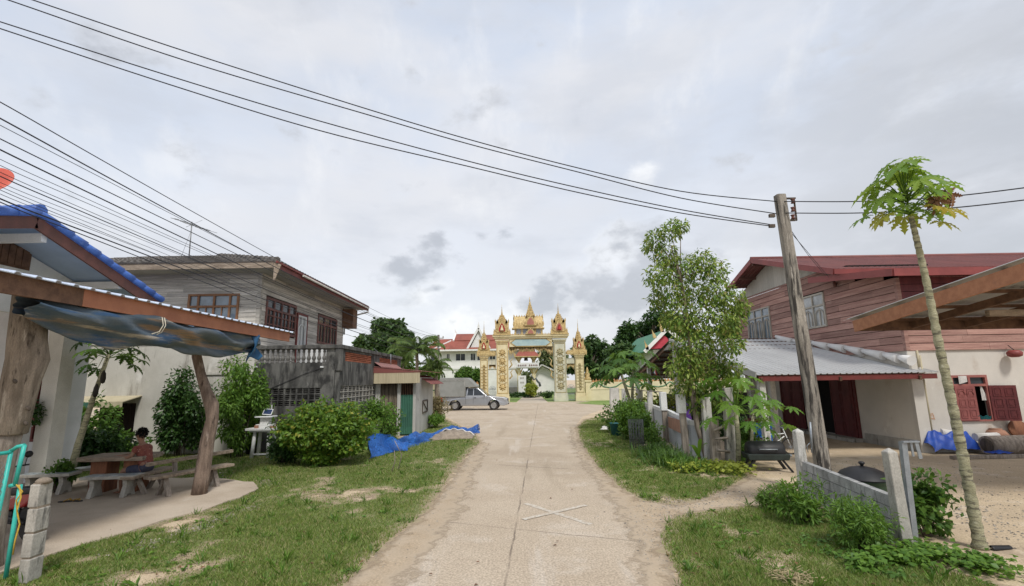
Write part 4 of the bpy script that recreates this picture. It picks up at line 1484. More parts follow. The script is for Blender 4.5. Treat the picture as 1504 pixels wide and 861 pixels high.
for tgt in (far, near):
    a, b = Vector((RX - .06, rid.y, rid.z - .09)), Vector((RX - .06, tgt.y, tgt.z - .09))
    dx = Vector((-(RX - .06) + GX - 1.2, 0, 0))
    mb.add([a, b, b + dx, a + dx, a + Vector((0, 0, .03)), b + Vector((0, 0, .03)), b + dx + Vector((0, 0, .03)), a + dx + Vector((0, 0, .03))], [(0, 1, 2, 3), (4, 7, 6, 5), (0, 4, 5, 1), (1, 5, 6, 2)])
mb.build('soffit', m_soffit, broof)
for (u, v, l) in ((62, 346, 1), (174, 416, 1)):
    p = PX(u, v, RX - .14)
    mb = MB(); mb.bx(RX - 1.6, RX - .09, p.y - .06, p.y + .06, p.z - .14, p.z + .03)
    mb.build('purlin', m_white, broof)
mb = MB()
mb.prism([(near.y + .5, near.z - .05), (far.y - .35, far.z + .0), (far.y - .35, 3.0), (near.y + .5, 3.0)][:0] or [(near.y + .4, 3.9), (far.y - .3, 3.9), (far.y - .3, far.z - .0), (rid.y, rid.z - .14), (near.y + .4, near.z - .02)], GX - .12, GX, 'x')
mb.bx(-18, -12.2, 12.72, 12.9, 0, far.z - .05)
mb.bx(-11.05, -10.9, 11.885, 12.6, 0, 3.9)
mb.bx(-12.6, -11.9, 12.4, 12.52, 0, 3.9); mb.bx(-11.9, -11.05, 12.4, 12.52, 0, 1.0); mb.bx(-11.9, -11.05, 12.4, 12.52, 2.95, 3.9)
mb.bx(-11.28, -11.06, 8.5, 11.49, 0, 1.42)
mb.build('wall', m_white, bh)
mb = MB()
mb.bx(-10.98, -10.62, 11.5, 11.88, 0, 3.95)
mb.build('column', Mat('porch_column', (.62, .60, .54), (.52, .50, .44), 1.5, rough=.8), bh)
mb = MB()
va = PX(8, 372, GX); 
for k in range(6): mb.box((GX + .02, va.y - .35 + k * .15, va.z), (.05, .13, .42))
mb.bx(GX - .02, GX + .012, va.y - .45, va.y + .55, va.z - .26, va.z + .26)
mb.build('gable_vent', m_rafter, bh)
wx = window(bh, Mt(-11.9, 12.42, 0, 0), .0, .85, 1.0, 2.95, [.42], [2.45], m_redfascia, m_glass, y=-.02, fw=.06)
mb = MB(Mt(-11.9, 12.42, 0, 0))
mb.grid(26, 2, lambda s, t: (.05 + .75 * s, -.1 + .02 * math.sin(s * 40), 2.9 - .42 * t))
mb.build('curtain', m_ragwhite, wx)
mb = MB()
mb.bx(-11.31, -11.03, 8.45, 11.49, 1.423, 1.5)
for k in range(4): mb.lathe([(.04, 0), (.09, .15), (.05, .32), (.03, .42), (.06, .52), (.03, .6)], (-11.04, 9.9 + k * .45, .5), 8)
mb.build('porch_rail', m_white, bh)

# red satellite dish beyond the shelter roof
dq = P(-12, 268, 8.2)
ds = thing('satellite_dish', 'round red satellite dish above the blue roof at the edge of the wires', 'satellite dish', (dq.x, dq.y, rid.z + .05))
T = Matrix.Translation(dq) @ Matrix.Rotation(R(62), 4, Vector((1, .25, 0)).normalized())
mb = MB(); mb.lathe([(.001, .0), (.10, .006), (.2, .024), (.29, .055), (.292, .05), (.2, .018), (.1, .0), (.001, -.006)], n=28, T=T @ Matrix.Scale(1.15, 4)); mb.build('dish', m_dish, ds)
mb = MB(); mb.tube([(dq.x, dq.y + .03, rid.z + .02), (dq.x, dq.y + .05, dq.z - .1), dq], .02, 6)
mb.build('bracket', m_steel, ds)
mb = MB(); mb.tube([T @ Vector((0, -.28, .04)), T @ Vector((0, -.1, .3))], .01, 5); mb.lathe([(.03, 0), (.03, .08)], n=8, T=T @ Matrix.Translation((0, -.1, .28))); mb.build('feed_arm', m_steel, ds)

# ================================================================ log post shelter
EVX = -6.2
sh = thing('shelter', 'open lean-to with terracotta fascia and corrugated roof carried on two rough log posts', 'shelter', (-6.8, 9, 0))
e1 = PX(425, 502, EVX); zf = e1.z
y0s, y1s = 3.2, e1.y
e0 = PX(130, 462, EVX)
mb = MB(); 
mb.bx(EVX - .04, EVX, e0.y - .12, y1s, zf, zf + .25)
mb.build('fascia', m_terracotta, sh)
mb = MB()
mb.bx(EVX - .04, EVX - .002, y0s, e0.y - .122, zf, zf + .25)  # near length of the fascia, its shade put in as dark brown
mb.bx(EVX - .18, EVX - .05, y0s, y1s - .05, zf + .02, zf + .16)
for k in range(10):
    y = y0s + .2 + k * (y1s - y0s - .3) / 9
    mb.beam((EVX - .05, y, zf + .2), (EVX - 2.9, y, zf + .2 + .51), .06, .12)
mb.bx(EVX - 2.8, EVX - 2.7, y0s, y1s - .05, zf + .52, zf + .62)
mb.build('rafter', m_rafter, sh)
mb = MB()
corr(mb, (EVX + .07, y0s, zf + .245), (0, y1s + .12 - y0s, 0), (-3.1, 0, .5425), .27, .03, prof='rib')
mb.build('roof_sheet', m_zinc_blue, sh, solid=.012)
lp = P(31, 560, 6.75)
zt = zf + .15
def log(px, py, pts):
    mb = MB()
    mb.tube([(px + a, py + b, z) for a, b, z, r in pts], [r * .70 for *_, r in pts], 14)
    return mb
zc2 = zat(40, 638, 6.75)
mb = log(lp.x, 6.75, [(-.05, 0, zc2, .255), (-.05, 0, zc2 + .02, .275), (-.03, 0, zc2 + .35, .285), (0, 0, zc2 + .7, .295), (.03, .02, zc2 + 1.0, .33), (0, 0, zc2 + 1.25, .30), (-.06, .0, zt, .27)])
lgp = mb.build('log_post', m_bark, sh)
mb = log(lp.x, 6.75, [(-.09, 0, 0, .26), (-.09, 0, .3, .22), (-.1, 0, 1.1, .20), (-.09, 0, zc2 - .15, .22), (-.08, 0, zc2 + .01, .235)])
mb.build('log_foot', m_wood_grey, lgp)
mb = MB()
for (u, v) in ((38, 622), (42, 600), (22, 560)):
    q = PX(u, v, lp.x + .195); mb.lathe([(.001, .012), (.025, .01), (.035, 0)], n=9, T=Matrix.Translation((q.x, q.y, q.z)) @ Matrix.Rotation(R(70), 4, 'Y'))
mb.build('knot', m_bark_dark, lgp)
b2 = G(292, 728)
k2 = [(292, 728, .21), (297, 700, .20), (304, 650, .19), (312, 615, .165), (311, 595, .19), (303, 575, .15), (295, 550, .13), (289, 524, .135)]
pp = [P(u, v, b2.y) for u, v, r in k2]
pp[0].z = .0
mb = MB()
mb.tube([p for p in pp] + [Vector((pp[-1].x, b2.y, zt))], [r * .74 for *_, r in k2] + [.11], 12)
mb.build('log_post', m_bark_red, sh)['label'] = 'crooked reddish log post with a swollen knot'

# tarpaulin rolled under the eave
def tarp_pt(s, t):
    y = 6.25 + (12.0 - 6.25) * s
    u_ = 752 + EVX / y * 715
    zb_ = PX(max(60, min(372, u_)), 501 + 19 * min(1, s * 1.6) - 4 * max(0, s - .8) * 5, EVX).z
    ztop = zf + .03
    hgt = (ztop - zb_) * (.45 + .55 * min(1, s * 4)) * (1 - .0 * s)
    a = t * 2 * math.pi
    wr = .05 * math.sin(9 * s + 5 * math.sin(a)) + .035 * math.sin(26 * s + 4 * a) + .05 * math.sin(15 * s - 3 * a) + .02 * math.sin(47 * s + 7 * a)
    rx = .13 + .04 * math.sin(s * 5) + wr * .8
    sag = .04 * math.sin(s * math.pi * 3)
    return (EVX - .17 + math.cos(a) * rx + .06 * math.sin(a * 2), y + .03 * math.sin(a * 3 + s * 20), ztop - hgt * .5 + math.sin(a) * hgt * (.5 + wr) - sag * (1 - math.sin(a)) * .5)
mb = MB(); mb.grid(110, 36, tarp_pt)
tp = mb.build('tarpaulin', m_tarp, None)
tag(tp, 'faded blue and brown tarpaulin rolled up and hanging below the terracotta eave', 'tarpaulin')
mb = MB()
mb.grid(8, 10, lambda s, t: (EVX - .12 + .14 * math.sin(t * 3 + s * 4), 11.7 + .42 * s + .1 * t * (s - .3), zf + .02 - (.60 + .08 * math.sin(s * 9)) * t * (1 - .35 * abs(s - .4)) + .02 * math.sin(20 * s)))
mb.build('loose_flap', m_tarpblue, tp, solid=.012)
mb = MB()
yk = PX(234, 480, EVX).y
for d_ in (0, .06):
    mb.tube([(EVX + .03, yk + d_, zf + .04), (EVX + .06, yk + d_ + .01, zf - .1), (EVX + .03, yk + d_ - .03, zf - .22), (EVX + .0, yk + d_ - .16 + d_, zf - .27)], .008, 5)
rp = mb.build('tie_cord', m_rope, tp)
# ================================================================ furniture under the shelter
tb = G(158, 728)
TC = Vector((tb.x - .02, tb.y + .35, .035))
def slab_table():
    t = thing('picnic_table', 'thick weathered wooden slab table on two reddish timber legs beneath the shelter', 'table', TC, R(4))
    mb = MB()
    mb.prism([(-.74, -.36), (-.4, -.42), (.2, -.39), (.66, -.42), (.70, .1), (.62, .38), (.1, .42), (-.70, .36)], .67, .76, 'z')
    mb.build('tabletop', m_plank, t, bevel=.015, local=True)
    for x in (-.36, .32):
        mb = MB(); mb.bx(x - .17, x + .17, -.22, .2, 0, .668); mb.build('leg', m_redwood, t, bevel=.02, local=True)
    return t
slab_table()


def tile_bench(name='bench'):
    t = thing(name, 'bench', 'bench', (0, 0, 0))
    mb = MB()
    mb.bx(-.52, .52, -.2, .2, .37, .43)
    mb.build('seat', m_stone_tile, t, bevel=.012, local=True)
    mb = MB()
    for i in range(6):
        for j in range(2):
            mb.bx(-.495 + i * .165 + .006, -.495 + (i + 1) * .165 - .006, -.17 + j * .17 + .006, -.17 + (j + 1) * .17 - .006, .43, .434)
    mb.build('seat_tile', m_mosaic, t, local=True)
    for s in (-1, 1):
        mb = MB()
        h = [(-.19, 0), (-.08, 0), (-.05, .045), (.05, .045), (.08, 0), (.19, 0), (.15, .12), (.11, .22), (.13, .32), (.17, .37), (-.17, .37), (-.13, .32), (-.11, .22), (-.15, .12)]
        mb.prism(h, s * .32 - .045, s * .32 + .045, 'x')
        mb.build('leg', m_stone_tile, t, bevel=.01, local=True)
    return t
bn = tile_bench()
g = G(155, 734)
bn.location = (g.x, g.y + .12, .035); bn.rotation_euler.z = R(6)
bn['label'] = 'mosaic topped concrete bench right in front of the slab table, above the sandals'; bn['group'] = 'mosaic concrete benches'
g = G(90, 724)
dup(bn, (g.x, g.y + .3, .035), R(52), 'mosaic topped concrete bench standing at an angle beside the block gate pillar', 'mosaic concrete benches')
dup(bn, (-10.15, 11.12, .035), R(8), 'mosaic topped concrete bench on the house side of the slab table', 'mosaic concrete benches')

def wood_bench(name, p, q, label, back=False, zs=.44, w=.3):
    p, q = Vector((p.x, p.y, 0)), Vector((q.x, q.y, 0))
    c = (p + q) / 2
    t = thing(name, label, 'bench', (c.x, c.y, 0), group='rough plank benches')
    d = (q - p); L = d.length; d.normalize(); n = Vector((-d.y, d.x, 0))
    mb = MB(); mb.beam(p - d * .35 + Vector((0, 0, zs)), q + d * .4 + Vector((0, 0, zs)), w, .06); mb.build('seat', m_plank, t, bevel=.01)
    for e in (p, q):
        for s in (-1, 1):
            mb = MB(); mb.beam(e + n * s * .20 + d * (.0), e - n * s * .02 + Vector((0, 0, zs - .03)), .09, .06); mb.build('leg', m_wood_grey, t)
    if back:
        mb = MB(); mb.beam(p + n * .26 - d * .25 + Vector((0, 0, zs + .24)), q + n * .26 + d * .6 + Vector((0, 0, zs + .27)), .10, .075); mb.build('backrest', m_plank, t, bevel=.01)
        for e in (p.lerp(q, .3), q):
            mb = MB(); mb.beam(e + n * .2 + Vector((0, 0, zs - .1)), e + n * .26 + Vector((0, 0, zs + .21)), .07, .07); mb.build('back_support', m_wood_grey, t)
    return t
wood_bench('plank_bench', G(240, 731), G(312, 716), 'rough plank bench with a plank back standing beside the crooked log post', True)
pc = Vector((-8.12, 11.22, .035))
wood_bench('plank_bench', pc + Vector((.05, -.28, 0)), pc + Vector((.05, .3, 0)), 'short plank bench that the seated person sits on at the end of the table', zs=.42, w=.32)

# sandals on the pad
def sandal():
    t = thing('sandal', 'sandal', 'sandal', (0, 0, 0))
    out = [(-.13, -.035), (-.06, -.045), (.02, -.035), (.09, -.048), (.135, -.02), (.14, .02), (.09, .045), (.0, .035), (-.08, .042), (-.13, .03)]
    mb = MB(); mb.prism(out, 0, .022, 'z'); mb.build('sole', m_black, t, bevel=.006, local=True)
    mb = MB()
    for s in (-1, 1):
        mb.tube([(.09, 0, .02), (.05, s * .03, .055), (.0, s * .042, .04), (-.03, s * .045, .015)], .010, 6)
    mb.build('strap', Mat('ochre_strap', (.42, .25, .05), (.3, .18, .04), 5), t, local=True)
    return t
s1 = sandal(); g = G(97, 740)
s1.location = (g.x, g.y, .035); s1.rotation_euler.z = R(15)
s1['label'] = 'left one of the two dark sandals on the concrete pad'; s1['group'] = 'pair of sandals'
dup(s1, (g.x + .17, g.y + .03, .035), R(-10), 'right one of the two dark sandals on the concrete pad', 'pair of sandals')

# ================================================================ seated person
def skin_mesh(name, pts, edges, mat, parent=None, sub=2, root=0):
    me = bpy.data.meshes.new(name)
    me.from_pydata([p[:3] for p in pts], edges, [])
    o = bpy.data.objects.new(name, me); COL.objects.link(o)
    md = o.modifiers.new('skin', 'SKIN')
    md.use_smooth_shade = True
    sv = me.skin_vertices[0].data if me.skin_vertices else None
    if sv is None:
        bm = __import__('bmesh').new(); bm.from_mesh(me); bm.verts.layers.skin.verify(); bm.to_mesh(me); bm.free()
        sv = me.skin_vertices[0].data
    for i, p in enumerate(pts):
        rr = p[3]
        sv[i].radius = rr if isinstance(rr, tuple) else (rr, rr)
        sv[i].use_root = (i == root)
    s = o.modifiers.new('sub', 'SUBSURF'); s.levels = s.render_levels = sub
    me.materials.append(mat)
    dg = bpy.context.evaluated_depsgraph_get(); dg.update()
    ev = o.evaluated_get(dg)
    m2 = bpy.data.meshes.new_from_object(ev)
    bpy.data.objects.remove(o)
    m2.name = name
    for p in m2.polygons: p.use_smooth = True
    a_ = m2.attributes.new('loc', 'FLOAT_VECTOR', 'POINT')
    a_.data.foreach_set('vector', [q for v in m2.vertices for q in v.co])
    o2 = bpy.data.objects.new(name, m2); COL.objects.link(o2)
    if not m2.materials: m2.materials.append(mat)
    if parent: o2.parent = parent
    return o2


def person():
    # local frame: faces -X, seat height .45, hips at origin
    t = thing('person', 'person in red patterned shirt and dark shorts leaning forward on the slab table', 'person', (pc.x, pc.y, 0))
    z0 = .53
    pts = [(0, 0, z0, (.15, .12)), (-.03, 0, z0 + .16, (.14, .105)), (-.08, 0, z0 + .32, (.155, .11)), (-.13, 0, z0 + .44, (.15, .095)),
           (-.16, 0, z0 + .52, .055), (-.185, 0, z0 + .58, .052), (-.20, 0, z0 + .66, (.085, .10)), (-.195, 0, z0 + .735, (.082, .10)), (-.19, 0, z0 + .78, (.05, .06))]
    ed = [(i, i + 1) for i in range(8)]
    for s in (-1, 1):
        b = len(pts)
        pts += [(-.14, s * .17, z0 + .43, .06), (-.20, s * .215, z0 + .28, .046), (-.30, s * .20, z0 + .245, .042), (-.46, s * .13, z0 + .255, .032), (-.55, s * .07, z0 + .262, .028), (-.60, s * .05, z0 + .262, (.036, .02)), (-.64, s * .045, z0 + .26, (.03, .017))]
        ed += [(3, b)] + [(b + i, b + i + 1) for i in range(6)]
        for f in range(4):      # fingers
            q = len(pts)
            y = s * (.02 + .019 * f)
            L = (.06, .07, .068, .052)[f]
            pts += [(-.66, y, z0 + .262, .0095), (-.66 - L * .5, y, z0 + .262, .009), (-.66 - L, y * 1.02, z0 + .25, .007)]
            ed += [(b + 6, q), (q, q + 1), (q + 1, q + 2)]
        q = len(pts)
        pts += [(-.60, s * .01, z0 + .262, .011), (-.635, s * -.012, z0 + .258, .009)]
        ed += [(b + 5, q), (q, q + 1)]
        b = len(pts)
        pts += [(-.02, s * .09, z0 - .01, .10), (-.22, s * .11, z0 - .02, .082), (-.42, s * .12, z0 - .03, .066), (-.43, s * .12, z0 - .25, .055), (-.41, s * .12, .10, .038), (-.42, s * .12, .06, .038), (-.52, s * .13, .035, (.042, .028)), (-.58, s * .13, .03, (.035, .018))]
        ed += [(0, b)] + [(b + i, b + i + 1) for i in range(7)]
    skin_mesh('body', pts, ed, m_skin, t)
    # face: nose, eyes, mouth and ears
    mb = MB()
    hx, hz = -.20, z0 + .70
    mb.add([(hx - .092, -.012, hz + .01), (hx - .092, .012, hz + .01), (hx - .118, 0, hz - .028), (hx - .09, -.02, hz - .038), (hx - .09, .02, hz - .038)], [(0, 2, 1), (0, 3, 2), (1, 2, 4), (3, 4, 2)])
    for s in (-1, 1):
        mb.lathe([(.001, -.018), (.012, -.02), (.014, .0), (.012, .022), (.001, .02)], (hx + .0, s * .088, hz - .012), 8)
    mb.build('face', m_skin, t, local=True)
    mb = MB()
    for s in (-1, 1): mb.box((hx - .092, s * .032, hz + .004), (.012, .026, .010))
    mb.box((hx - .09, 0, hz - .062), (.012, .045, .008))
    mb.build('eye', m_hair, t, local=True)
    # shirt and shorts as loose shells round the trunk and thighs
    pts = [(.0, 0, z0 - .0, (.17, .14)), (-.03, 0, z0 + .16, (.165, .13)), (-.08, 0, z0 + .32, (.175, .13)), (-.13, 0, z0 + .435, (.165, .11)), (-.145, 0, z0 + .475, (.09, .08))]
    ed = [(0, 1), (1, 2), (2, 3), (3, 4)]
    for s in (-1, 1):
        b = len(pts)
        pts += [(-.14, s * .18, z0 + .42, .075), (-.18, s * .215, z0 + .33, .065)]
        ed += [(3, b), (b, b + 1)]
    skin_mesh('shirt', pts, ed, m_shirt, t)
    pts = [(.02, 0, z0 + .02, (.175, .15)), (.01, 0, z0 + .07, (.17, .14))]
    ed = [(0, 1)]
    for s in (-1, 1):
        b = len(pts)
        pts += [(-.03, s * .09, z0 - .01, .115), (-.22, s * .11, z0 - .02, .10), (-.36, s * .12, z0 - .025, .088)]
        ed += [(0, b), (b, b + 1), (b + 1, b + 2)]
    skin_mesh('shorts', pts, ed, m_shorts, t)
    # hair: cap of short tousled locks
    V, F = clump_leaves([((hx + .02, 0, hz + .045), (.088, .086, .092), 900)], .045, .3, 5, droop=.15, shell=.95)
    k = V.reshape(-1, 4, 3)
    keep = (k[:, :, 0].mean(1) > hx - .055) | (k[:, :, 2].mean(1) > hz + .055)
    keep &= k[:, :, 2].mean(1) > hz - .07
    k = k[keep]
    n = len(k); b = (np.arange(n) * 4)[:, None]
    F = np.concatenate([b + np.array([[0, 1, 2]]), b + np.array([[0, 2, 3]])], 0)
    npmesh('hair', k.reshape(-1, 3) + np.array([pc.x, pc.y, 0]), F, m_hair, t)
    return t
person()

# ================================================================ gate pillar, green gate
pb = G(33, 858)
pil = thing('block_pillar', 'short stacked concrete block pillar with crumbling mortar top beside the turquoise gate', 'pillar', (pb.x, pb.y, 0))
ph = 1.18
for k in range(4):
    mb = MB(); j = random.uniform(-.012, .012)
    mb.bx(pb.x - .06 + j, pb.x + .06 + j, pb.y - .02, pb.y + .17, k * .285 + .006, (k + 1) * .285 - .012)
    mb.build('block', m_concrete, pil, bevel=.012)
mb = MB(); mb.bx(pb.x - .05, pb.x + .05, pb.y - .005, pb.y + .155, 0, 1.14)
mb.lathe([(.075, 0), (.085, .03), (.06, .055), (.02, .07)], (pb.x + .005, pb.y + .075, 1.128), 9)
mb.build('mortar', m_sack, pil)

gp_ = G(14, 852)
Yg = gp_.y
gt = thing('metal_gate', 'turquoise tubular steel gate with rusty wire mesh at the near corner of the yard', 'gate', (P(10, 850, Yg).x, Yg, 0))
def gpt(u, v, y=Yg): return P(u, v, y)
mb = MB()
r_ = .024
pt_, pb_ = gpt(35, 655), gpt(8, 845)
mb.tube([gpt(36, 654), gpt(22, 712)], r_, 8); mb.tube([gpt(36, 654), gpt(26, 656), gpt(17, 662)], r_, 8)
mb.tube([gpt(17, 660), gpt(-12, 800), gpt(-16, 850)], r_, 8)
mb.tube([gpt(22, 712), gpt(14, 714)], r_, 8)
mb.tube([gpt(30, 712), gpt(8, 850)], r_ * 1.05, 8)
mb.tube([gpt(17, 664), gpt(-40, 672, Yg - .25), gpt(-120, 676, Yg - .6)], r_, 8)
mb.tube([gpt(-14, 830), gpt(-120, 850, Yg - .6)], r_, 8)
mb.build('frame', m_turq, gt)
mb = MB()
A_, B_, C2_, D2_ = gpt(15, 672), gpt(-90, 684, Yg - .5), gpt(-100, 850, Yg - .5), gpt(-14, 835)
nn_ = 14
for k in range(-nn_, nn_ * 2):
    for sg in (1, -1):
        pts_ = []
        for q in range(9):
            s = q / 8; t_ = k / nn_ + sg * s * .9
            if 0 <= t_ <= 1: pts_.append(A_.lerp(B_, s).lerp(D2_.lerp(C2_, s), t_))
        if len(pts_) > 1: mb.tube(pts_, .0035, 4, cap=False)
mb.build('wire_mesh', m_wire, gt)
mb = MB()
mb.tube([gpt(28, 712, Yg - .04), gpt(31, 730, Yg - .05), gpt(25, 750, Yg - .05), gpt(29, 770, Yg - .05), gpt(22, 795, Yg - .05), gpt(19, 815, Yg - .05)], .009, 5)
mb.tube([gpt(24, 712, Yg - .04), gpt(33, 722, Yg - .05), gpt(24, 735, Yg - .05), gpt(26, 760, Yg - .05)], .009, 5)
tag(mb.build('rope', m_yellowrope, None), 'frayed yellow rope knotted round the turquoise gate tube', 'rope')

# ================================================================ motorbikes
def motorbike(label, loc, rz):
    t = thing('motorbike', label, 'motorbike', loc, rz)
    for x in (-.6, .6):
        mb = MB(); T = Matrix.Translation((x, 0, .28)) @ Matrix.Rotation(R(90), 4, 'X')
        mb.lathe([(.20, -.035), (.26, -.045), (.28, 0), (.26, .045), (.20, .035)], n=20, T=T); w = mb.build('wheel', m_rubber, t, local=True)
        mb = MB(); mb.lathe([(.04, -.04), (.19, -.02), (.205, 0), (.19, .02), (.04, .04)], n=16, T=T); mb.build('rim', m_rim, w, local=True)
    mb = MB(); mb.prism([(-.72, .62), (-.5, .5), (-.1, .42), (.15, .36), (.36, .40), (.42, .62), (.52, .92), (.42, .98), (.30, .62), (.1, .52), (-.1, .60), (-.45, .72), (-.78, .74)], -.10, .10, 'y')
    mb.build('fairing', m_bikered, t, bevel=.03, local=True)
    mb = MB(); mb.prism([(-.70, .70), (.05, .62), (.08, .70), (-.2, .76), (-.68, .80)], -.12, .12, 'y'); mb.build('seat', m_black, t, bevel=.03, local=True)
    mb = MB(); mb.tube([(.60, -.07, .28), (.46, -.07, .95)], .02, 6); mb.tube([(.60, .07, .28), (.46, .07, .95)], .02, 6); mb.tube([(-.6, .08, .28), (-.1, .09, .34)], .03, 6)
    mb.bx(-.25, .15, -.09, .09, .24, .42); mb.build('frame', m_black, t, local=True)
    mb = MB(); mb.tube([(.32, -.32, 1.02), (.42, -.12, 1.0), (.42, .12, 1.0), (.32, .32, 1.02)], .014, 6); mb.build('handlebar', m_black, t, local=True)
    mb = MB(); mb.lathe([(.001, 0), (.06, .01), (.075, .06), (.05, .09)], n=12, T=Matrix.Translation((.5, 0, .90)) @ Matrix.Rotation(R(90), 4, 'Y')); mb.build('headlight', m_lamp, t, local=True)
    mb = MB(); mb.box((-.78, 0, .68), (.06, .14, .07)); mb.build('tail_light', m_tail, t, local=True, bevel=.015)
    mb = MB()
    for s in (-1, 1):
        mb.tube([(.36, s * .28, 1.02), (.38, s * .31, 1.16)], .006, 5); mb.lathe([(.001, -.01), (.055, -.008), (.055, .008), (.001, .01)], n=12, T=Matrix.Translation((.38, s * .32, 1.18)) @ Matrix.Rotation(R(90), 4, 'Y'))
    mb.build('mirror', m_black, t, local=True)
    return t
mbk = motorbike('red and black motorbike parked behind the turquoise gate under the shelter', (P(22, 700, 8.0).x, 8.0, .035), R(160))

# ================================================================ papaya, shrubs and pots on the left
pg = G(112, 672)
pb0 = Vector((P(106, 660, 11.72).x, 11.72, 0)); pt0 = P(160, 520, 11.8)
pt_ = thing('papaya_tree', 'leaning papaya tree with two dark fruits beside the white porch wall', 'tree', pb0)
mb = MB(); mb.tube([pb0, pb0.lerp(pt0, .3) + Vector((-.05, 0, .05)), pb0.lerp(pt0, .65) + Vector((-.03, 0, .08)), pt0], [.085, .07, .055, .04], 9); mb.build('trunk', m_papbark, pt_)
papaya_crown(pt_, pt0, 18, .66, .33, l_mid, 12, (-.25, .8))
mb = MB()
for (u, v) in ((152, 552), (141, 572)):
    q = P(u, v, 11.7); mb.lathe([(.001, -.19), (.04, -.16), (.055, -.06), (.045, .05), (.015, .12), (.001, .14)], q, 10)
mb.build('fruit', Mat('dark_fruit', (.04, .035, .03), (.025, .022, .02), 6), pt_)

def pt2(u, v, y): p = P(u, v, y); return (p.x, p.y, p.z)
bush('garden_shrub', 'dark leafy shrub at the foot of the leaning papaya', 'shrub', pt2(138, 640, 15.9), (.9, .7, 1.0), 10, 190, .16, l_mid, 41)
bush('garden_shrub', 'flowering green shrub with pink buds behind the slab table', 'shrub', pt2(140, 640, 14.6), (1.0, .7, .62), 12, 200, .14, l_dark, 42)
bush('garden_shrub', 'low clump of mixed leaves below the slatted doorway awning', 'shrub', pt2(190, 640, 16.2), (.7, .5, .45), 8, 140, .13, l_mid, 43)
bush('garden_shrub', 'thin leafy plant growing against the white porch column', 'shrub', pt2(94, 650, 11.25), (.32, .22, .36), 8, 90, .10, l_mid, 44)
bush('climbing_shrub', 'dense vine covered shrub climbing the pale wall left of the crooked log post', 'shrub', pt2(268, 640, 16.6), (.95, .7, 1.42), 22, 330, .13, l_dark, 45, droop=.5)
t = bush('leafy_sapling', 'sapling with layered drooping sprays between the log post and terrace wall', 'sapling', pt2(350, 640, 16.2), (.95, .8, 1.6), 30, 300, .15, l_weed, 46, droop=.7, wr=.17, size=(.22, .38))
# basin plant on the porch rail
q = P(62, 592, 10.9)
bp = thing('basin_plant', 'blue basin of trailing leaves on the porch rail behind the log post', 'potted plant', (-11.15, 11.25, 1.5))
mb = MB(); mb.lathe([(.16, 0), (.24, .2), (.26, .21), (.22, .19), (.14, .03)], (-11.15, 11.25, 1.505), 16); mb.build('basin', m_bluechair, bp)
V, F = clump_leaves([((-11.1, 11.25, 1.85), (.34, .36, .18), 420), ((-10.95, 11.3, 1.66), (.22, .3, .16), 200)], .10, .3, 47, .5); npmesh('foliage', V, F, l_dark, bp)

# potted aloe-like plant and white shrine table
q = G(365, 668)
pp_ = thing('potted_plant', 'black pot of narrow upright leaves beside the white shrine table', 'potted plant', (q.x, q.y + .1, 0))
mb = MB(); mb.lathe([(.13, 0), (.18, .26), (.2, .27), (.17, .25), (.1, .2)], (q.x, q.y + .1, .002), 14); mb.build('pot', m_black, pp_)
r = np.random.default_rng(5); n = 90
a = r.uniform(0, 6.28, n); el = r.uniform(.35, 1.3, n)
D_ = np.stack([np.cos(a) * np.cos(el), np.sin(a) * np.cos(el), np.sin(el)], 1)
V, F = leaf_arr(np.array([[q.x, q.y + .1, .25]]) + r.normal(size=(n, 3)) * .03, D_, np.tile([[0, 0, 1.]], (n, 1)) + D_ * .1, r.uniform(.3, .5, n), .02); npmesh('foliage', V, F, l_weed, pp_)

q = G(388, 672)
Ysh = q.y
shr = thing('shrine_table', 'white concrete spirit table on slender legs in front of the stained terrace wall', 'table', (q.x, Ysh, 0))
cx = P(389, 630, Ysh).x
zt_ = zat(389, 628, Ysh)
mb = MB(); mb.bx(cx - .46, cx + .46, Ysh - .34, Ysh + .34, zt_ - .07, zt_); mb.bx(cx - .36, cx + .36, Ysh - .26, Ysh + .26, zt_ - .12, zt_ - .07); mb.build('top', m_marble, shr, bevel=.01)
for sx in (-1, 1):
    for sy_ in (-1, 1):
        mb = MB(); mb.tube([(cx + sx * .26, Ysh + sy_ * .2, 0), (cx + sx * .22, Ysh + sy_ * .17, zt_ - .12)], [.06, .05], 8); mb.build('leg', m_marble, shr)
mb = MB(); mb.tube([(cx - .26, Ysh - .2, .12), (cx + .26, Ysh - .2, .12)], .03, 6); mb.build('crossbar', m_marble, shr)
bxh = thing('shrine_box', 'small white stepped box with a tray on the spirit table', 'shrine', (cx, Ysh, zt_))
mb = MB(); mb.bx(cx - .22, cx + .24, Ysh - .18, Ysh + .2, zt_, zt_ + .11); mb.bx(cx - .13, cx + .15, Ysh - .1, Ysh + .12, zt_ + .11, zt_ + .32); mb.build('body', m_marble, bxh, bevel=.01)
mb = MB(); mb.bx(cx - .26, cx + .28, Ysh - .2, Ysh + .22, zt_ + .32, zt_ + .36); mb.build('tray', m_white, bxh, bevel=.01)
mb = MB(); mb.bx(cx - .2, cx - .1, Ysh - .28, Ysh - .21, zt_, zt_ + .09); mb.bx(cx + .28, cx + .4, Ysh - .26, Ysh - .1, zt_, zt_ + .06); mb.build('offering', m_clay, bxh)
sol = thing('solar_lamp', 'little solar lamp with tilted dark panel on top of the white shrine box', 'solar lamp', (cx + .05, Ysh, zt_ + .36))
T = Matrix.Translation((cx + .07, Ysh - .02, zt_ + .49)) @ Matrix.Rotation(R(52), 4, 'X') @ Matrix.Rotation(R(8), 4, 'Y')
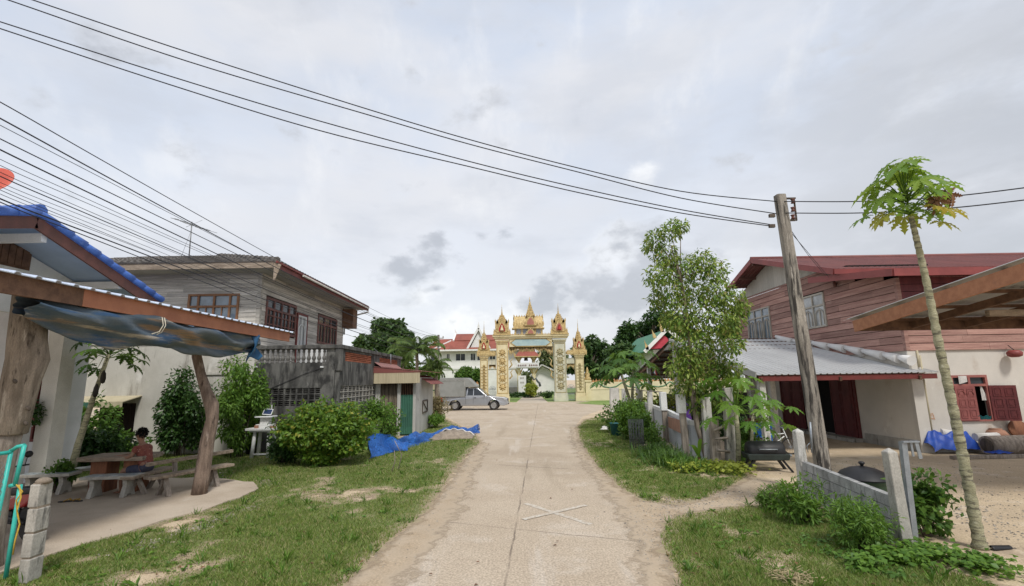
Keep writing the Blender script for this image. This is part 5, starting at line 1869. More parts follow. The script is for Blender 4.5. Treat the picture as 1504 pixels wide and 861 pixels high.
mb = MB(); mb.bx(-.14, .14, -.11, .11, -.012, .008, T=T); mb.tube([(cx + .0, Ysh + .08, zt_ + .36), (cx - .0, Ysh + .06, zt_ + .52)], .015, 6); mb.tube([(cx + .12, Ysh + .1, zt_ + .36), (cx + .13, Ysh + .1, zt_ + .70)], .01, 6); mb.build('frame', m_white, sol)
mb = MB(); mb.bx(-.12, .12, -.09, .09, .0085, .012, T=T); mb.build('panel', m_solar, sol)

# big rounded bush and its neighbours
bc = G(478, 690)
bush('big_bush', 'large rounded bright green bush on the verge before the stained terrace', 'bush', (bc.x - .42, bc.y + 1.0), (1.5, 1.2, .86), 60, 430, .115, l_bright, 51, size=(.2, .42), wr=.34)
bush('bush', 'dark low growth fringing the foot of the large rounded bush on its left side', 'bush', (P(415, 640, 14.8).x, 14.9), (.6, .6, .45), 8, 230, .12, l_dark, 52)
bush('bush', 'loose grey-green shrub by the bamboo screen behind the blue net', 'bush', (P(552, 640, 17.6).x, 17.6), (.95, .7, .95), 16, 210, .10, l_weed, 53)
bq = P(640, 612, 30.5)
bush('bush', 'dry brownish weed heap at the corner of the shed by the street', 'weeds', (-4.35, 29.3), (.85, .8, .72), 10, 260, .17, l_dry, 54, wr=.12)
bush('bush', 'green weeds along the white shed wall', 'weeds', (-4.0, 25.6), (.4, 1.1, .34), 8, 170, .15, l_weed, 55, wr=.15)
# thin stakes stuck in the verge
for (u, v, h, lab) in ((575, 694, .55, 'thin leaning stake in the verge beside a bare weed stalk'), (585, 690, .75, 'taller bare stake standing in the verge below the blue net')):
    q = G(u, v)
    mb = MB(); mb.tube([q, q + Vector((.08, .02, h * .5)), q + Vector((.06 if h < .6 else -.12, .0, h))], [.014, .012, .008], 5)
    tag(mb.build('stake', m_wood_grey, None), lab, 'stake')

# blue fishing net heap
def netpt(s, t):
    u = 543 + 160 * s
    base = G(u, 672 - 26 * min(1, s * 1.3) - 10 * s)
    wid = (1.0 - .5 * s) * 1.45
    y = base.y + (t - .18) * wid * 1.6
    h = (.44 * max(0, 1 - s * 2.6) ** 1.1 * math.exp(-((t - .55) / .3) ** 2) + (.27 + .08 * math.sin(s * 19)) * math.exp(-((t - .45 + .1 * math.sin(s * 9)) / .22) ** 2))
    h += (.04 * math.sin(s * 37 + 5 * math.sin(t * 6)) + .045 * math.sin(t * 24 + s * 17) + .022 * math.sin(s * 83 - t * 29)) * (1 - abs(2 * t - 1))
    x = P(u, 650, y).x
    return (x + .06 * math.sin(t * 13 + s * 7), y + .05 * math.sin(s * 40), max(.008, h))
mb = MB(); mb.grid(130, 40, netpt)
nt_ = mb.build('fishing_net', m_bluenet, None, solid=.012)
tag(nt_, 'bright blue fishing net heaped and trailed over the verge towards the road', 'net')
mb = MB()
vs = []
r = random.Random(4)
def rag(s, t):
    u = 545 + 48 * s; q = G(u, 668)
    return (q.x + .02 * math.sin(t * 20), q.y + .5 + .5 * t * (1 + .2 * math.sin(9 * s)), .05 + (.42 - .3 * abs(s - .3) + .05 * math.sin(s * 11 + t * 4)) * math.sin(min(1, t * 1.2) * 2.2))
mb.grid(26, 12, rag)
mb.build('net_fold', m_bluenet, nt_, solid=.012)
mb = MB()
def sackpt(s, t):
    u = 628 + 66 * s; q = G(u, 648 - 3 * s)
    h = .30 * math.sin(math.pi * min(1, max(0, s * .95 + .03))) ** .7 * math.sin(math.pi * t) ** .6 + .02 * math.sin(s * 40 + t * 9)
    return (q.x, q.y + 1.7 * t, max(.01, h))
mb.grid(36, 14, sackpt)
sk = mb.build('sack_pile', m_sack, None, solid=.015)
tag(sk, 'brown sacking spread in a low mound behind the blue net at the road edge', 'sacks')
mb = MB()
def ragpt(s, t):
    u = 640 + 57 * s; q = G(u, 648 - 4 * s)
    yy = q.y + 1.5 - .9 * s + .18 * t
    h = .30 * math.sin(math.pi * min(1, s * .88 + .1)) ** .7 + .05 * math.sin(t * 3) + .03 * math.sin(s * 30)
    return (P(u, 640, yy).x, yy, max(.02, h * (1 - .25 * t)))
mb.grid(40, 5, ragpt)
mb.build('pale_edging', m_ragwhite, sk, solid=.03)
# ================================================================ pickup truck
def pickup():
    q = G(698, 602)
    t = thing('pickup_truck', 'silver pickup truck with grey canvas canopy parked before the temple gate', 'pickup truck', (q.x, q.y, 0), R(-3))
    def arc(cx, r, n=9): return [(cx + r * math.cos(a), .36 + r * math.sin(a)) for a in [math.pi - math.pi * k / n for k in range(n + 1)]]
    low = [(-2.62, .50)] + arc(-1.50, .44) + arc(1.58, .44) + [(2.45, .34), (2.62, .48), (2.66, .70), (2.60, .86), (2.35, .98), (1.25, 1.08), (1.1, 1.10), (-.62, 1.10), (-2.66, 1.06), (-2.68, .7)]
    low = [(a, max(b, .36) if abs(a + 1.5) < .45 or abs(a - 1.58) < .45 else b) for a, b in low]
    mb = MB()
    n = len(low)
    def hw(x, z):
        w = .90
        if x > 1.6: w -= .10 * ((x - 1.6) / 1.06) ** 2
        if z > .95: w -= .03
        return w
    # side skins as n-gons, then the strips between them
    mb.add([(a, -hw(a, b), b) for a, b in low] + [(a, hw(a, b), b) for a, b in low],
           [tuple(range(n)), tuple(range(2 * n - 1, n - 1, -1))] + [((i + 1) % n, i, n + i, n + (i + 1) % n) for i in range(n)])
    mb.build('body', m_silver, t, bevel=.03, local=True)
    mb = MB()
    cabp = [(-.62, 1.11), (1.12, 1.11), (.98, 1.16), (.32, 1.72), (.05, 1.78), (-.45, 1.77), (-.60, 1.70)]
    def cw_(z): return .86 - .20 * max(0, (z - 1.1) / .68)
    n = len(cabp)
    mb.add([(a, -cw_(b), b) for a, b in cabp] + [(a, cw_(b), b) for a, b in cabp], [tuple(range(n)), tuple(range(2 * n - 1, n - 1, -1))] + [((i + 1) % n, i, n + i, n + (i + 1) % n) for i in range(n)])
    mb.build('cab', m_silver, t, bevel=.025, local=True)
    mb = MB()
    for s in (-1, 1):
        for poly in ([(-.54, 1.16), (-.06, 1.16), (-.06, 1.66), (-.46, 1.66)], [(.0, 1.16), (.84, 1.16), (.34, 1.62), (.22, 1.66), (.0, 1.66)]):
            vs = [(a, s * (cw_(b) + .004), b) for a, b in poly] + [(a, s * (cw_(b) - .02), b) for a, b in poly]
            m_ = len(poly)
            f = [tuple(range(m_)), tuple(range(2 * m_ - 1, m_ - 1, -1))]
            mb.add(vs, f)
    mb.add([(1.10, -.84, 1.125), (1.10, .84, 1.125), (.335, .655, 1.715), (.335, -.655, 1.715)], [(0, 1, 2, 3)], T=Matrix.Translation((.012, 0, .012)))
    mb.build('window', m_glass, t, local=True)
    mb = MB()
    cz = .92
    pr = [(-2.72, 1.07), (-.66, 1.07), (-.66, 1.80), (.22, 1.80), (.24, 1.86), (-.42, 2.48), (-.56, 2.54), (-2.62, 2.57), (-2.74, 2.50)]
    mb.prism(pr, -.93, .93, 'y'); mb.build('canopy', m_canopy, t, bevel=.05, local=True)
    mb = MB()
    for x in (-2.70, -.72): mb.tube([(x, -.945, 1.08), (x, -.945, 2.30)], .014, 6)
    mb.tube([(-2.70, -.945, 1.10), (-.66, -.945, 1.10)], .016, 6); mb.tube([(-2.6, -.94, 2.33), (-.72, -.94, 2.33)], .012, 6)
    mb.build('canopy_seam', m_concrete, t, local=True)
    for x in (-1.50, 1.58):
        for s in (-1, 1):
            T = Matrix.Translation((x, s * .80, .36)) @ Matrix.Rotation(R(90), 4, 'X')
            mb = MB(); mb.lathe([(.24, -.10), (.33, -.12), (.36, -.08), (.36, .08), (.33, .12), (.24, .10)], n=24, T=T); w = mb.build('wheel', m_rubber, t, local=True)
            mb = MB(); mb.lathe([(.04, -.135), (.09, -.13), (.19, -.10), (.225, -.128), (.225, .128), (.19, .10), (.09, .13), (.04, .135)], n=18, T=T); mb.build('rim', m_rim, w, local=True)
    mb = MB()
    for x in (-1.50, 1.58):
        for s in (-1, 1):
            pts = [(x + .455 * math.cos(a), s * .895, .36 + .455 * math.sin(a)) for a in [math.pi * k / 14 for k in range(15)]]
            mb.tube(pts, .022, 6)
    mb.bx(-1.9, 1.9, -.62, .62, .34, .5)
    mb.build('wheel_arch', m_black, t, local=True)
    mb = MB(); mb.prism([(2.40, .36), (2.66, .40), (2.72, .52), (2.69, .62), (2.4, .62)], -.80, .80, 'y'); mb.build('front_bumper', m_silver, t, bevel=.03, local=True)
    mb = MB(); mb.bx(2.58, 2.67, -.45, .45, .66, .86); mb.bx(2.66, 2.73, -.4, .4, .42, .5); mb.build('grille', m_black, t, bevel=.01, local=True)
    mb = MB(); mb.bx(-2.82, -2.66, -.8, .8, .46, .60); mb.build('rear_bumper', m_steel, t, bevel=.02, local=True)
    for s in (-1, 1):
        mb = MB(); mb.add([(2.60, s * .47, .88), (2.66, s * .47, .72), (2.52, s * .87, .76), (2.30, s * .885, .92), (2.2, s * .87, .97)] + [(2.50, s * .45, .86), (2.56, s * .45, .72), (2.42, s * .80, .76), (2.2, s * .80, .90), (2.15, s * .80, .95)], [(0, 1, 2, 3, 4), (9, 8, 7, 6, 5), (0, 5, 6, 1), (1, 6, 7, 2), (2, 7, 8, 3), (3, 8, 9, 4), (4, 9, 5, 0)]); mb.build('headlight', m_lamp, t, local=True)
        mb = MB(); mb.bx(-2.71, -2.50, s * .90 - .03, s * .90 + .03, .66, 1.02); mb.build('tail_light', m_tail, t, bevel=.015, local=True)
        mb = MB(); mb.box((.86, s * 1.0, 1.2), (.10, .20, .15)); mb.build('mirror', m_silver, t, bevel=.03, local=True)
        mb = MB(); mb.box((.10, s * .905, .98), (.18, .02, .04)); mb.build('door_handle', m_black, t, bevel=.005, local=True)
        mb = MB()
        for x in (-.04, 1.06): mb.bx(x - .006, x + .006, s * .899 - .006, s * .899 + .006, .52, 1.07)
        mb.bx(-.66, -.645, s * .899 - .006, s * .899 + .006, .5, 1.07)
        mb.build('door_seam', m_black, t, local=True)
        mb = MB(); mb.lathe([(.001, 0), (.07, .0), (.07, .02), (.001, .02)], n=12, T=Matrix.Translation((2.56, s * .62, .50)) @ Matrix.Rotation(R(90), 4, 'Y')); mb.build('fog_lamp', m_black, t, local=True)
    return t
pickup()

# ================================================================ temple gate
YG = G(782, 590).y
def gx(u): return P(u, 552, YG).x
def gz(v, u=782): return P(u, v + .016 * (782 - u), YG).z
PXM = YG / FPX
gate = thing('temple_gate', 'golden temple gateway of four rosette columns crowned by tiered spires and a wide lintel', 'gateway', (gx(782), YG, 0))


def flame(mb, x, y, z, h, w, lean=0, mi=0, d=.05):
    mb.prism([(x - w / 2, z), (x + w / 2, z), (x + w * .55 + lean * .3, z + h * .35), (x + w * .12 + lean * .7, z + h * .7), (x + lean, z + h), (x - w * .2 + lean * .6, z + h * .6), (x - w * .55 + lean * .2, z + h * .3)], y - d, y + d, 'y', mi)


def column(u0, u1, vt, mat, ros, name='column', depth=1.0, small=False):
    x0, x1 = gx(u0), gx(u1)
    zt = gz(vt)
    y0 = YG - depth / 2
    mb = MB()
    w = x1 - x0
    mb.bx(x0 - .10, x1 + .10, y0 - .10, y0 + depth + .10, 0, .55)
    mb.bx(x0 - .05, x1 + .05, y0 - .05, y0 + depth + .05, .55, .85)
    mb.bx(x0, x1, y0, y0 + depth, .85, zt - .3)
    mb.bx(x0 - .06, x1 + .06, y0 - .06, y0 + depth + .06, zt - .3, zt - .12)
    mb.bx(x0 - .12, x1 + .12, y0 - .12, y0 + depth + .12, zt - .12, zt)
    c = mb.build(name, mat, gate, bevel=.02)
    mb = MB()
    yf = y0 - .012
    xc = (x0 + x1) / 2
    n = 5 if not small else 9
    zb, zh = 1.15, zt - .95
    st = (zh - zb) / n
    for k in range(n):
        z = zb + st * (k + .5)
        rr = min(w * .38, st * .47)
        # lobed medallion with a raised heart, linked by scrolls
        for a in range(8):
            t = a * math.pi / 4
            mb.lathe([(rr * .26, 0), (rr * .16, .05), (.001, .07)], n=7, T=Matrix.Translation((xc + math.cos(t) * rr * .72, yf + .01, z + math.sin(t) * rr * .72)) @ Matrix.Rotation(R(90), 4, 'X'))
        mb.lathe([(rr * .62, 0), (rr * .45, .06), (rr * .2, .09), (.001, .12)], n=10, T=Matrix.Translation((xc, yf + .01, z)) @ Matrix.Rotation(R(90), 4, 'X'))
        flame(mb, xc, yf - .05, z - rr * .3, rr * .95, rr * .55, 0, d=.06)
        if k < n - 1:
            for s in (-1, 1):
                mb.tube([(xc + s * rr * .35, yf, z + rr * .75), (xc + s * w * .36, yf, z + st * .5), (xc + s * rr * .35, yf, z + st - rr * .75)], .035, 5)
    # moulded border
    for s in (-1, 1):
        mb.bx(xc + s * w * .43 - .03, xc + s * w * .43 + .03, yf - .03, yf + .005, .98, zt - .5)
    mb.bx(x0 + .06, x1 - .06, yf - .03, yf + .005, .90, .979); mb.bx(x0 + .06, x1 - .06, yf - .03, yf + .005, zt - .499, zt - .42)
    k = max(3, int(w / .16))
    for i in range(k): flame(mb, x0 + w * (i + .5) / k, y0 - .08, zt - .30, .22, .12, d=.03)
    mb.build('relief_ornament', ros, c)
    return xc, zt, w


def niche(mb_gold, mb_in, xc, y, z, w, h):
    """pointed flame gable with a recessed panel"""
    out = [(-.5, 0), (.5, 0), (.46, .18), (.40, .42), (.26, .66), (.10, .86), (0, 1.12), (-.10, .86), (-.26, .66), (-.40, .42), (-.46, .18)]
    inn = [(-.30, .08), (.30, .08), (.29, .34), (.16, .60), (0, .82), (-.16, .60), (-.29, .34)]
    mb_gold.prism([(xc + a * w, z + b * h) for a, b in out], y, y + .14, 'y')
    mb_in.prism([(xc + a * w, z + b * h) for a, b in inn], y - .03, y - .002, 'y')
    for s in (-1, 1):
        for k in range(4):
            flame(mb_gold, xc + s * w * (.50 - .11 * k), y + .07, z + h * (.08 + .22 * k), h * .22, w * .12, s * w * .07, d=.05)


def tower(xc, z0, w, body_h, u_spire_top, nmat, depth=1.1, cv=None):
    """niche body, stepped tiers and a needle spire"""
    y = YG
    zt = gz(u_spire_top)
    mb, mi_ = MB(), MB()
    d = depth
    mb.bx(xc - w * .58, xc + w * .58, y - d * .62, y + d * .62, z0, z0 + .18)
    mb.bx(xc - w * .5, xc + w * .5, y - d * .52, y + d * .52, z0 + .18, z0 + .34)
    mb.bx(xc - w * .46, xc + w * .46, y - d * .46, y + d * .46, z0 + .34, z0 + body_h)
    niche(mb, mi_, xc, y - d * .52 - .08, z0 + .30, w * .70, body_h * .86)
    for s in (-1, 1):
        for q in (0, 1, 2):
            flame(mb, xc + s * w * (.52 - .02 * q), y - d * .46 + q * d * .46, z0 + .18, body_h * .42, w * .10, s * .04, d=.06)
            flame(mb, xc + s * w * .44, y - d * .42 + q * d * .42, z0 + body_h, body_h * .28, w * .08, s * .02, d=.04)
            flame(mb, xc + s * w * .30, y - d * .5, z0 + body_h * .9, body_h * .32, w * .12, s * .03)
    z = z0 + body_h
    tiers = 4
    rem = zt - z
    hh = rem * .40 / tiers
    ww, dd = w * .36, d * .36
    for k in range(tiers):
        mb.bx(xc - ww, xc + ww, y - dd, y + dd, z, z + hh * .3)
        mb.bx(xc - ww * .8, xc + ww * .8, y - dd * .8, y + dd * .8, z + hh * .3, z + hh)
        for s in (-1, 1):
            flame(mb, xc + s * ww * .92, y - dd, z + hh * .3, hh * .8, ww * .26, s * .02, d=.04)
        flame(mb, xc, y - dd - .02, z + hh * .2, hh * .95, ww * .6, 0, d=.04)
        z += hh; ww *= .76; dd *= .76
    rr = ww * .62
    mb.lathe([(rr * .9, 0), (rr, .08), (rr * .6, .22), (rr * .72, .3), (rr * .38, (zt - z) * .32), (rr * .45, (zt - z) * .36), (rr * .16, (zt - z) * .72), (rr * .28, (zt - z) * .74), (rr * .1, (zt - z) * .8), (.012, zt - z)], (xc, y, z), 10)
    o = mb.build('spire_tower', m_gold, gate)
    mi_.build('niche_panel', nmat, o)
    # small seated figure in the niche
    mf = MB()
    zb = z0 + .30 + body_h * .12; r_ = w * .10
    mf.lathe([(r_ * 1.2, 0), (r_ * 1.3, r_ * .5), (r_ * .8, r_ * 1.0), (r_ * .9, r_ * 1.8), (r_ * .35, r_ * 2.3), (r_ * .55, r_ * 2.8), (r_ * .35, r_ * 3.3), (.005, r_ * 3.9)], (xc, y - d * .52 - .16, zb), 8)
    mf.build('niche_figure', m_ruby if nmat is m_pinkniche else m_cream, o)


cl = column(729.5, 747, 499, m_cream, m_gold)
cr = column(814, 831.5, 499, m_cream_grey, Mat('dull_ornament', (.42, .36, .20), (.32, .29, .17), 5, rough=.7, bump=.4, bscale=9, stains=[((.2, .19, .14), 3, .55, .72)], fine=.15, fscale=14))
sl_ = column(705.5, 717, 521.5, m_cream, m_gold, depth=.8, small=True)
sr_ = column(845, 857.5, 521.5, m_cream, Mat('grey_gold_ornament', (.50, .42, .22), (.36, .31, .17), 5, rough=.7, bump=.4, bscale=9, stains=[((.2, .18, .12), 3, .58, .74)], fine=.15, fscale=14), depth=.8, small=True)
# lintel
mb = MB()
zl1, zl0 = gz(494.5), gz(509.5)
xa, xb = cl[0], cr[0]
mb.bx(xa - 1.05, xb + 1.05, YG - .62, YG + .62, zl1 - .02, zl1 + .14)
mb.bx(xa - .92, xb + .92, YG - .5, YG + .5, zl1 - .22, zl1 - .02)
mb.bx(cl[0] + cl[2] / 2 + .13, cr[0] - cr[2] / 2 - .13, YG - .36, YG + .36, zl0, zl1 - .22)
lint = mb.build('lintel', m_cream, gate, bevel=.02)
mb = MB()
ccx = (xa + xb) / 2
e_ = (xb - xa) / 2 - 1.0
zc_ = (zl0 + zl1 - .22) / 2; hh = (zl1 - .22 - zl0) / 2 - .10
mb.prism([(ccx - e_, zc_), (ccx - e_ + .5, zc_ + hh), (ccx + e_ - .5, zc_ + hh), (ccx + e_, zc_), (ccx + e_ - .5, zc_ - hh), (ccx - e_ + .5, zc_ - hh)], YG - .385, YG - .362, 'y')
mb.build('name_panel', m_paleblue, lint)
mb = MB()
for i in range(40):
    x = xa - .95 + (xb - xa + 1.9) * i / 39
    flame(mb, x, YG - .60, zl1 + .14, .20 + .06 * (i % 2), .16, d=.03)
for a, b, c, d in ((ccx - e_ - .08, zc_, ccx - e_ + .46, zc_ + hh + .06), (ccx - e_ - .08, zc_, ccx - e_ + .46, zc_ - hh - .06), (ccx + e_ + .08, zc_, ccx + e_ - .46, zc_ + hh + .06), (ccx + e_ + .08, zc_, ccx + e_ - .46, zc_ - hh - .06), (ccx - e_ + .46, zc_ + hh + .06, ccx + e_ - .46, zc_ + hh + .06), (ccx - e_ + .46, zc_ - hh - .06, ccx + e_ - .46, zc_ - hh - .06)):
    mb.tube([(a, YG - .38, b), (c, YG - .38, d)], .04, 5)
# hanging fretwork under the lintel, deeper at the columns
x0_, x1_ = cl[0] + cl[2] / 2 + .1, cr[0] - cr[2] / 2 - .1
for i in range(46):
    t_ = (i + .5) / 46
    x = x0_ + (x1_ - x0_) * t_
    e = abs(2 * t_ - 1)
    h = .42 + .25 * abs(math.sin(t_ * math.pi * 5)) + .75 * max(0, e - .72) / .28
    flame(mb, x, YG - .1, zl0 + .02, -h, .17, .05 * math.sin(i * 2.1), d=.04)
    if i % 2 == 0:
        mb.tube([(x - .1, YG - .12, zl0 - h * .3), (x, YG - .12, zl0 - h * .62), (x + .12, YG - .12, zl0 - h * .25), (x + .05, YG - .12, zl0 - h * .12)], .03, 5)
for s, xx in ((1, x0_), (-1, x1_)):     # naga brackets on the inner faces
    for z in (gz(533), gz(552) + .2):
        mb.tube([(xx, YG - .2, z - .5), (xx + s * .28, YG - .2, z - .2), (xx + s * .14, YG - .2, z + .2), (xx + s * .42, YG - .2, z + .55)], [.07, .08, .06, .02], 6)
mb.build('fretwork', m_gold, lint)
tower(cl[0], gz(494.5) + .16, 1.62, 1.45, 447, m_ruby)
tower(cr[0], gz(494.5) + .16, 1.62, 1.45, 446, m_pinkniche)
tower(sl_[0], gz(521) + .28, 1.16, 1.2, 471, m_ruby, .85)
tower(sr_[0], gz(521) + .28, 1.16, 1.2, 469.5, m_ruby, .85)
# central pavilion on the lintel
zc0, zc1, zc2, zc3 = zl1 + .16, gz(483.5), gz(480), gz(465)
xl, xr = gx(758), gx(797)
mb = MB(); mb.bx(xl + .1, xr - .1, YG - .45, YG + .45, zc0, zc1); mb.build('pavilion_wall', m_bluegrey, gate)
mb, mi_ = MB(), MB()
for k in range(5):
    x = xl + (xr - xl) * k / 4
    mb.bx(x - .10, x + .10, YG - .55, YG - .46, zc0, zc1)
mb.bx(gx(753), gx(801), YG - .78, YG + .78, zc1, zc1 + .10)
mb.bx(gx(755), gx(799), YG - .68, YG + .68, zc1 + .10, zc2)
mb.prism([(-.62, zc2), (.62, zc2), (.30, zc3 - .2), (.12, zc3), (-.12, zc3), (-.30, zc3 - .2)], xl - .12, xr + .12, 'x', T=Matrix.Translation((0, YG, 0)))
niche(mb, mi_, ccx, YG - .80, zc0 + .05, 1.0, (zc1 - zc0) * .95)
niche(mb, mi_, ccx, YG - .88, zc2 + .05, 1.25, (zc3 - zc2) * .98)
for k in range(12):
    x = xl - .1 + (xr - xl + .2) * k / 11
    flame(mb, x, YG - .12, zc3 - .05, .28, .16)
    flame(mb, x, YG - .60, zc2, .55, .22, d=.04)
for s, x in ((-1, xl - .1), (1, xr + .1)):
    flame(mb, x, YG - .5, zc2, .8, .26, s * .12, d=.06); flame(mb, x, YG + .1, zc3 - .4, .75, .2, s * .08, d=.06)
z = zc3; ww = .50
ztp = gz(436)
for k in range(4):
    h = (gz(450) - zc3) / 4
    mb.bx(ccx - ww, ccx + ww, YG - ww, YG + ww, z, z + h * .35); mb.bx(ccx - ww * .78, ccx + ww * .78, YG - ww * .78, YG + ww * .78, z + h * .35, z + h)
    for s in (-1, 0, 1): flame(mb, ccx + s * ww * .8, YG - ww, z + h * .3, h * .9, ww * .35, s * .03, d=.04)
    z += h; ww *= .76
mb.lathe([(ww, 0), (ww * 1.05, .1), (ww * .6, .3), (ww * .7, .4), (ww * .25, (ztp - z) * .5), (ww * .36, (ztp - z) * .54), (.015, ztp - z)], (ccx, YG, z), 10)
pv = mb.build('pavilion_roof', m_gold, gate)
mi_.build('niche_panel', m_pinkniche, pv)
# side arms
for (ua, ub, s) in ((717, 729.5, -1), (831.5, 845, 1)):
    xa_, xb_ = gx(ua) + .0, gx(ub)
    mb = MB(); z1_, z2_ = gz(527), gz(535)
    mb.bx(xa_ + .06, xb_ - .08, YG - .25, YG + .25, z2_, z1_)
    mb.bx(min(xa_, xb_) - (1.3 if s < 0 else 0) + .0, max(xa_, xb_) + (1.35 if s > 0 else 0), YG - .52, YG + .52, gz(521) - .3, gz(521) - .02) if False else None
    arm = mb.build('side_panel', m_cream_grey, gate)
    mb = MB()
    if s < 0: xs_, xe_ = sl_[0] - sl_[2] / 2 - .35, cl[0] - cl[2] / 2 - .07
    else: xs_, xe_ = cr[0] + cr[2] / 2 + .07, sr_[0] + sr_[2] / 2 + .35
    mb.bx(xs_, xe_, YG - .55, YG + .55, gz(521) + .005, gz(521) + .27)
    for i in range(14): flame(mb, xs_ + (xe_ - xs_) * (i + .5) / 14, YG - .5, gz(521) + .27, .24, .13, d=.03)
    for i in range(14): flame(mb, xs_ + (xe_ - xs_) * (i + .5) / 14, YG - .52, gz(521) + .02, -.22, .11, d=.03)
    for i in range(8):
        t_ = (i + .5) / 8
        flame(mb, xa_ + .1 + (xb_ - xa_ - .2) * t_, YG - .1, z2_, -.30 - .45 * abs(2 * t_ - 1), .15, d=.04)
    mb.build('side_cornice', m_gold, arm)
    mb = MB()
    za, zb_ = .12, gz(571)
    for z in (za, (za + zb_) / 2, zb_): mb.bx(xa_ + .08, xb_ - .12, YG - .03, YG + .03, z - .03, z + .03)
    for i in range(8):
        x = xa_ + .1 + (xb_ - xa_ - .24) * i / 7
        mb.bx(x - .014, x + .014, YG - .015, YG + .015, za + .031, (za + zb_) / 2 - .031)
        mb.tube([(x, YG, (za + zb_) / 2), (x + .06, YG, (za + zb_) * .64), (x - .05, YG, (za + zb_) * .8), (x, YG, zb_)], .018, 5)
    xm, rr = (xa_ + xb_) / 2 - .02, (xb_ - xa_) / 2 - .1
    for k in range(9):
        a = math.pi * k / 8
        mb.tube([(xm, YG, zb_), (xm + rr * math.cos(a), YG, zb_ + .85 * rr * 1.1 * math.sin(a))], .014, 4)
    for q in (1, .6): mb.tube([(xm + q * rr * math.cos(math.pi * k / 14), YG, zb_ + q * .95 * rr * math.sin(math.pi * k / 14)) for k in range(15)], .018, 5)
    mb.build('side_gate', m_steel, arm)

# temple boundary walls with flame cresting
def temple_wall(x0, x1, label, y=None, h1=1.15, h2=1.95):
    y = y or YG + .2
    t = thing('temple_wall', label, 'wall', ((x0 + x1) / 2, y, 0))
    mb = MB(); mb.bx(x0, x1, y - .12, y + .12, 0, h1); mb.bx(x0, x1, y - .16, y + .16, h1, h1 + .1); mb.bx(x0, x1, y - .09, y + .09, h1 + .1, h2); mb.build('wall', m_palewall, t)
    mb, mc = MB(), MB()
    n = int((x1 - x0) / .32)
    for i in range(n):
        x = x0 + (x1 - x0) * (i + .5) / n
        flame(mb, x, y - .02, h2, .32 + .08 * (i % 2), .26, d=.05)
    per = 2.6
    k = int((x1 - x0) / per)
    for i in range(k):
        a = x0 + i * per
        mc.tube([(a, y - .1, h1 + .18), (a + per * .25, y - .1, h1 + .3), (a + per * .5, y - .1, h2 - .08), (a + per * .75, y - .1, h1 + .3), (a + per, y - .1, h1 + .18)], .06, 6)
    mb.build('flame_cresting', Mat('orange_cresting', (.50, .26, .11), (.40, .20, .08), 3, rough=.7), t)
    mc.build('green_band', m_tempgreen, t)
    return t
temple_wall(gx(859) + .1, gx(1000) + 5, 'pale yellow temple wall with green zigzag band and orange cresting right of the gateway')
temple_wall(gx(600), gx(703) , 'pale yellow temple wall running behind the pickup truck left of the gateway')
# guardian post beside the right small column
gq = gx(863)
gpo = thing('wall_pillar', 'ornate golden pillar capping the start of the temple wall beside the gateway', 'pillar', (gq, YG + .1, 0))
mb = MB(); mb.bx(gq - .28, gq + .28, YG - .18, YG + .38, 0, 2.0); mb.bx(gq - .36, gq + .36, YG - .26, YG + .46, 2.0, 2.2); mb.build('shaft', m_cream, gpo)
mb = MB(); mb.lathe([(.34, 0), (.40, .15), (.2, .4), (.28, .6), (.12, .9), (.16, 1.0), (.01, 1.4)], (gq, YG + .1, 2.2), 10); mb.build('finial', m_gold, gpo)

# ================================================================ temple precinct
def tmplx(u, y): return P(u, 552, y).x
YT = 74.0
tx0, tx1 = tmplx(644, YT), tmplx(765, YT)
tw = thing('monastery_house', 'white two storey monastery building with tiered red tile roof behind the truck', 'building', ((tx0 + tx1) / 2, YT, 0))
ze = zat(690, 514, YT)
wops = [(tmplx(a, YT) - tx0, tmplx(b, YT) - tx0, zat(690, 530, YT), zat(690, 519, YT)) for a, b in ((655.5, 660.5), (669, 683.5), (691, 698.5), (701, 714), (719, 728))]
mb = MB(Mt(tx0, YT, 0, 0)); cells(mb, 0, tx1 - tx0, 0, ze, wops, 0, .3)
mb.bx(0, .3, .3, 10, 0, ze); mb.bx(tx1 - tx0 - .3, tx1 - tx0, .3, 10, 0, ze); mb.bx(-.1, tx1 - tx0 + .1, -.12, 0, zat(690, 541, YT) - .15, zat(690, 541, YT) + .15)
mb.build('wall', m_tempwhite, tw)
for o in wops:
    mb = MB(Mt(tx0, YT, 0, 0)); mb.bx(o[0] + .05, o[1] - .05, .1, .14, o[2] + .05, o[3] - .05); w = mb.build('window', m_glass, tw)
    mb = MB(Mt(tx0, YT, 0, 0)); a, b, c, d = o
    mb.bx(a, b, .06, .09, d - .06, d); mb.bx(a, b, .06, .09, c, c + .06); mb.bx(a, a + .06, .06, .09, c + .06, d - .06); mb.bx(b - .06, b, .06, .09, c + .06, d - .06); mb.bx((a + b) / 2 - .03, (a + b) / 2 + .03, .06, .09, c + .06, d - .06)
    mb.build('frame', m_tempwhite, w)
mb = MB()
r0x, r1x, e = tx0 - .9, tx1 + .9, .9
zm = zat(690, 501, YT + 2)
zr_ = zat(690, 491, YT + 5)
mb.add([(r0x, YT - e, ze), (r1x, YT - e, ze), (r1x - 2.5, YT + 2, zm), (r0x + 2.5, YT + 2, zm), (r1x, YT + 11, ze), (r0x, YT + 11, ze), (r1x - 2.5, YT + 8, zm), (r0x + 2.5, YT + 8, zm)], [(0, 1, 2, 3), (1, 4, 6, 2), (4, 5, 7, 6), (5, 0, 3, 7)])
u0_, u1_ = tmplx(664, YT), tmplx(760, YT)
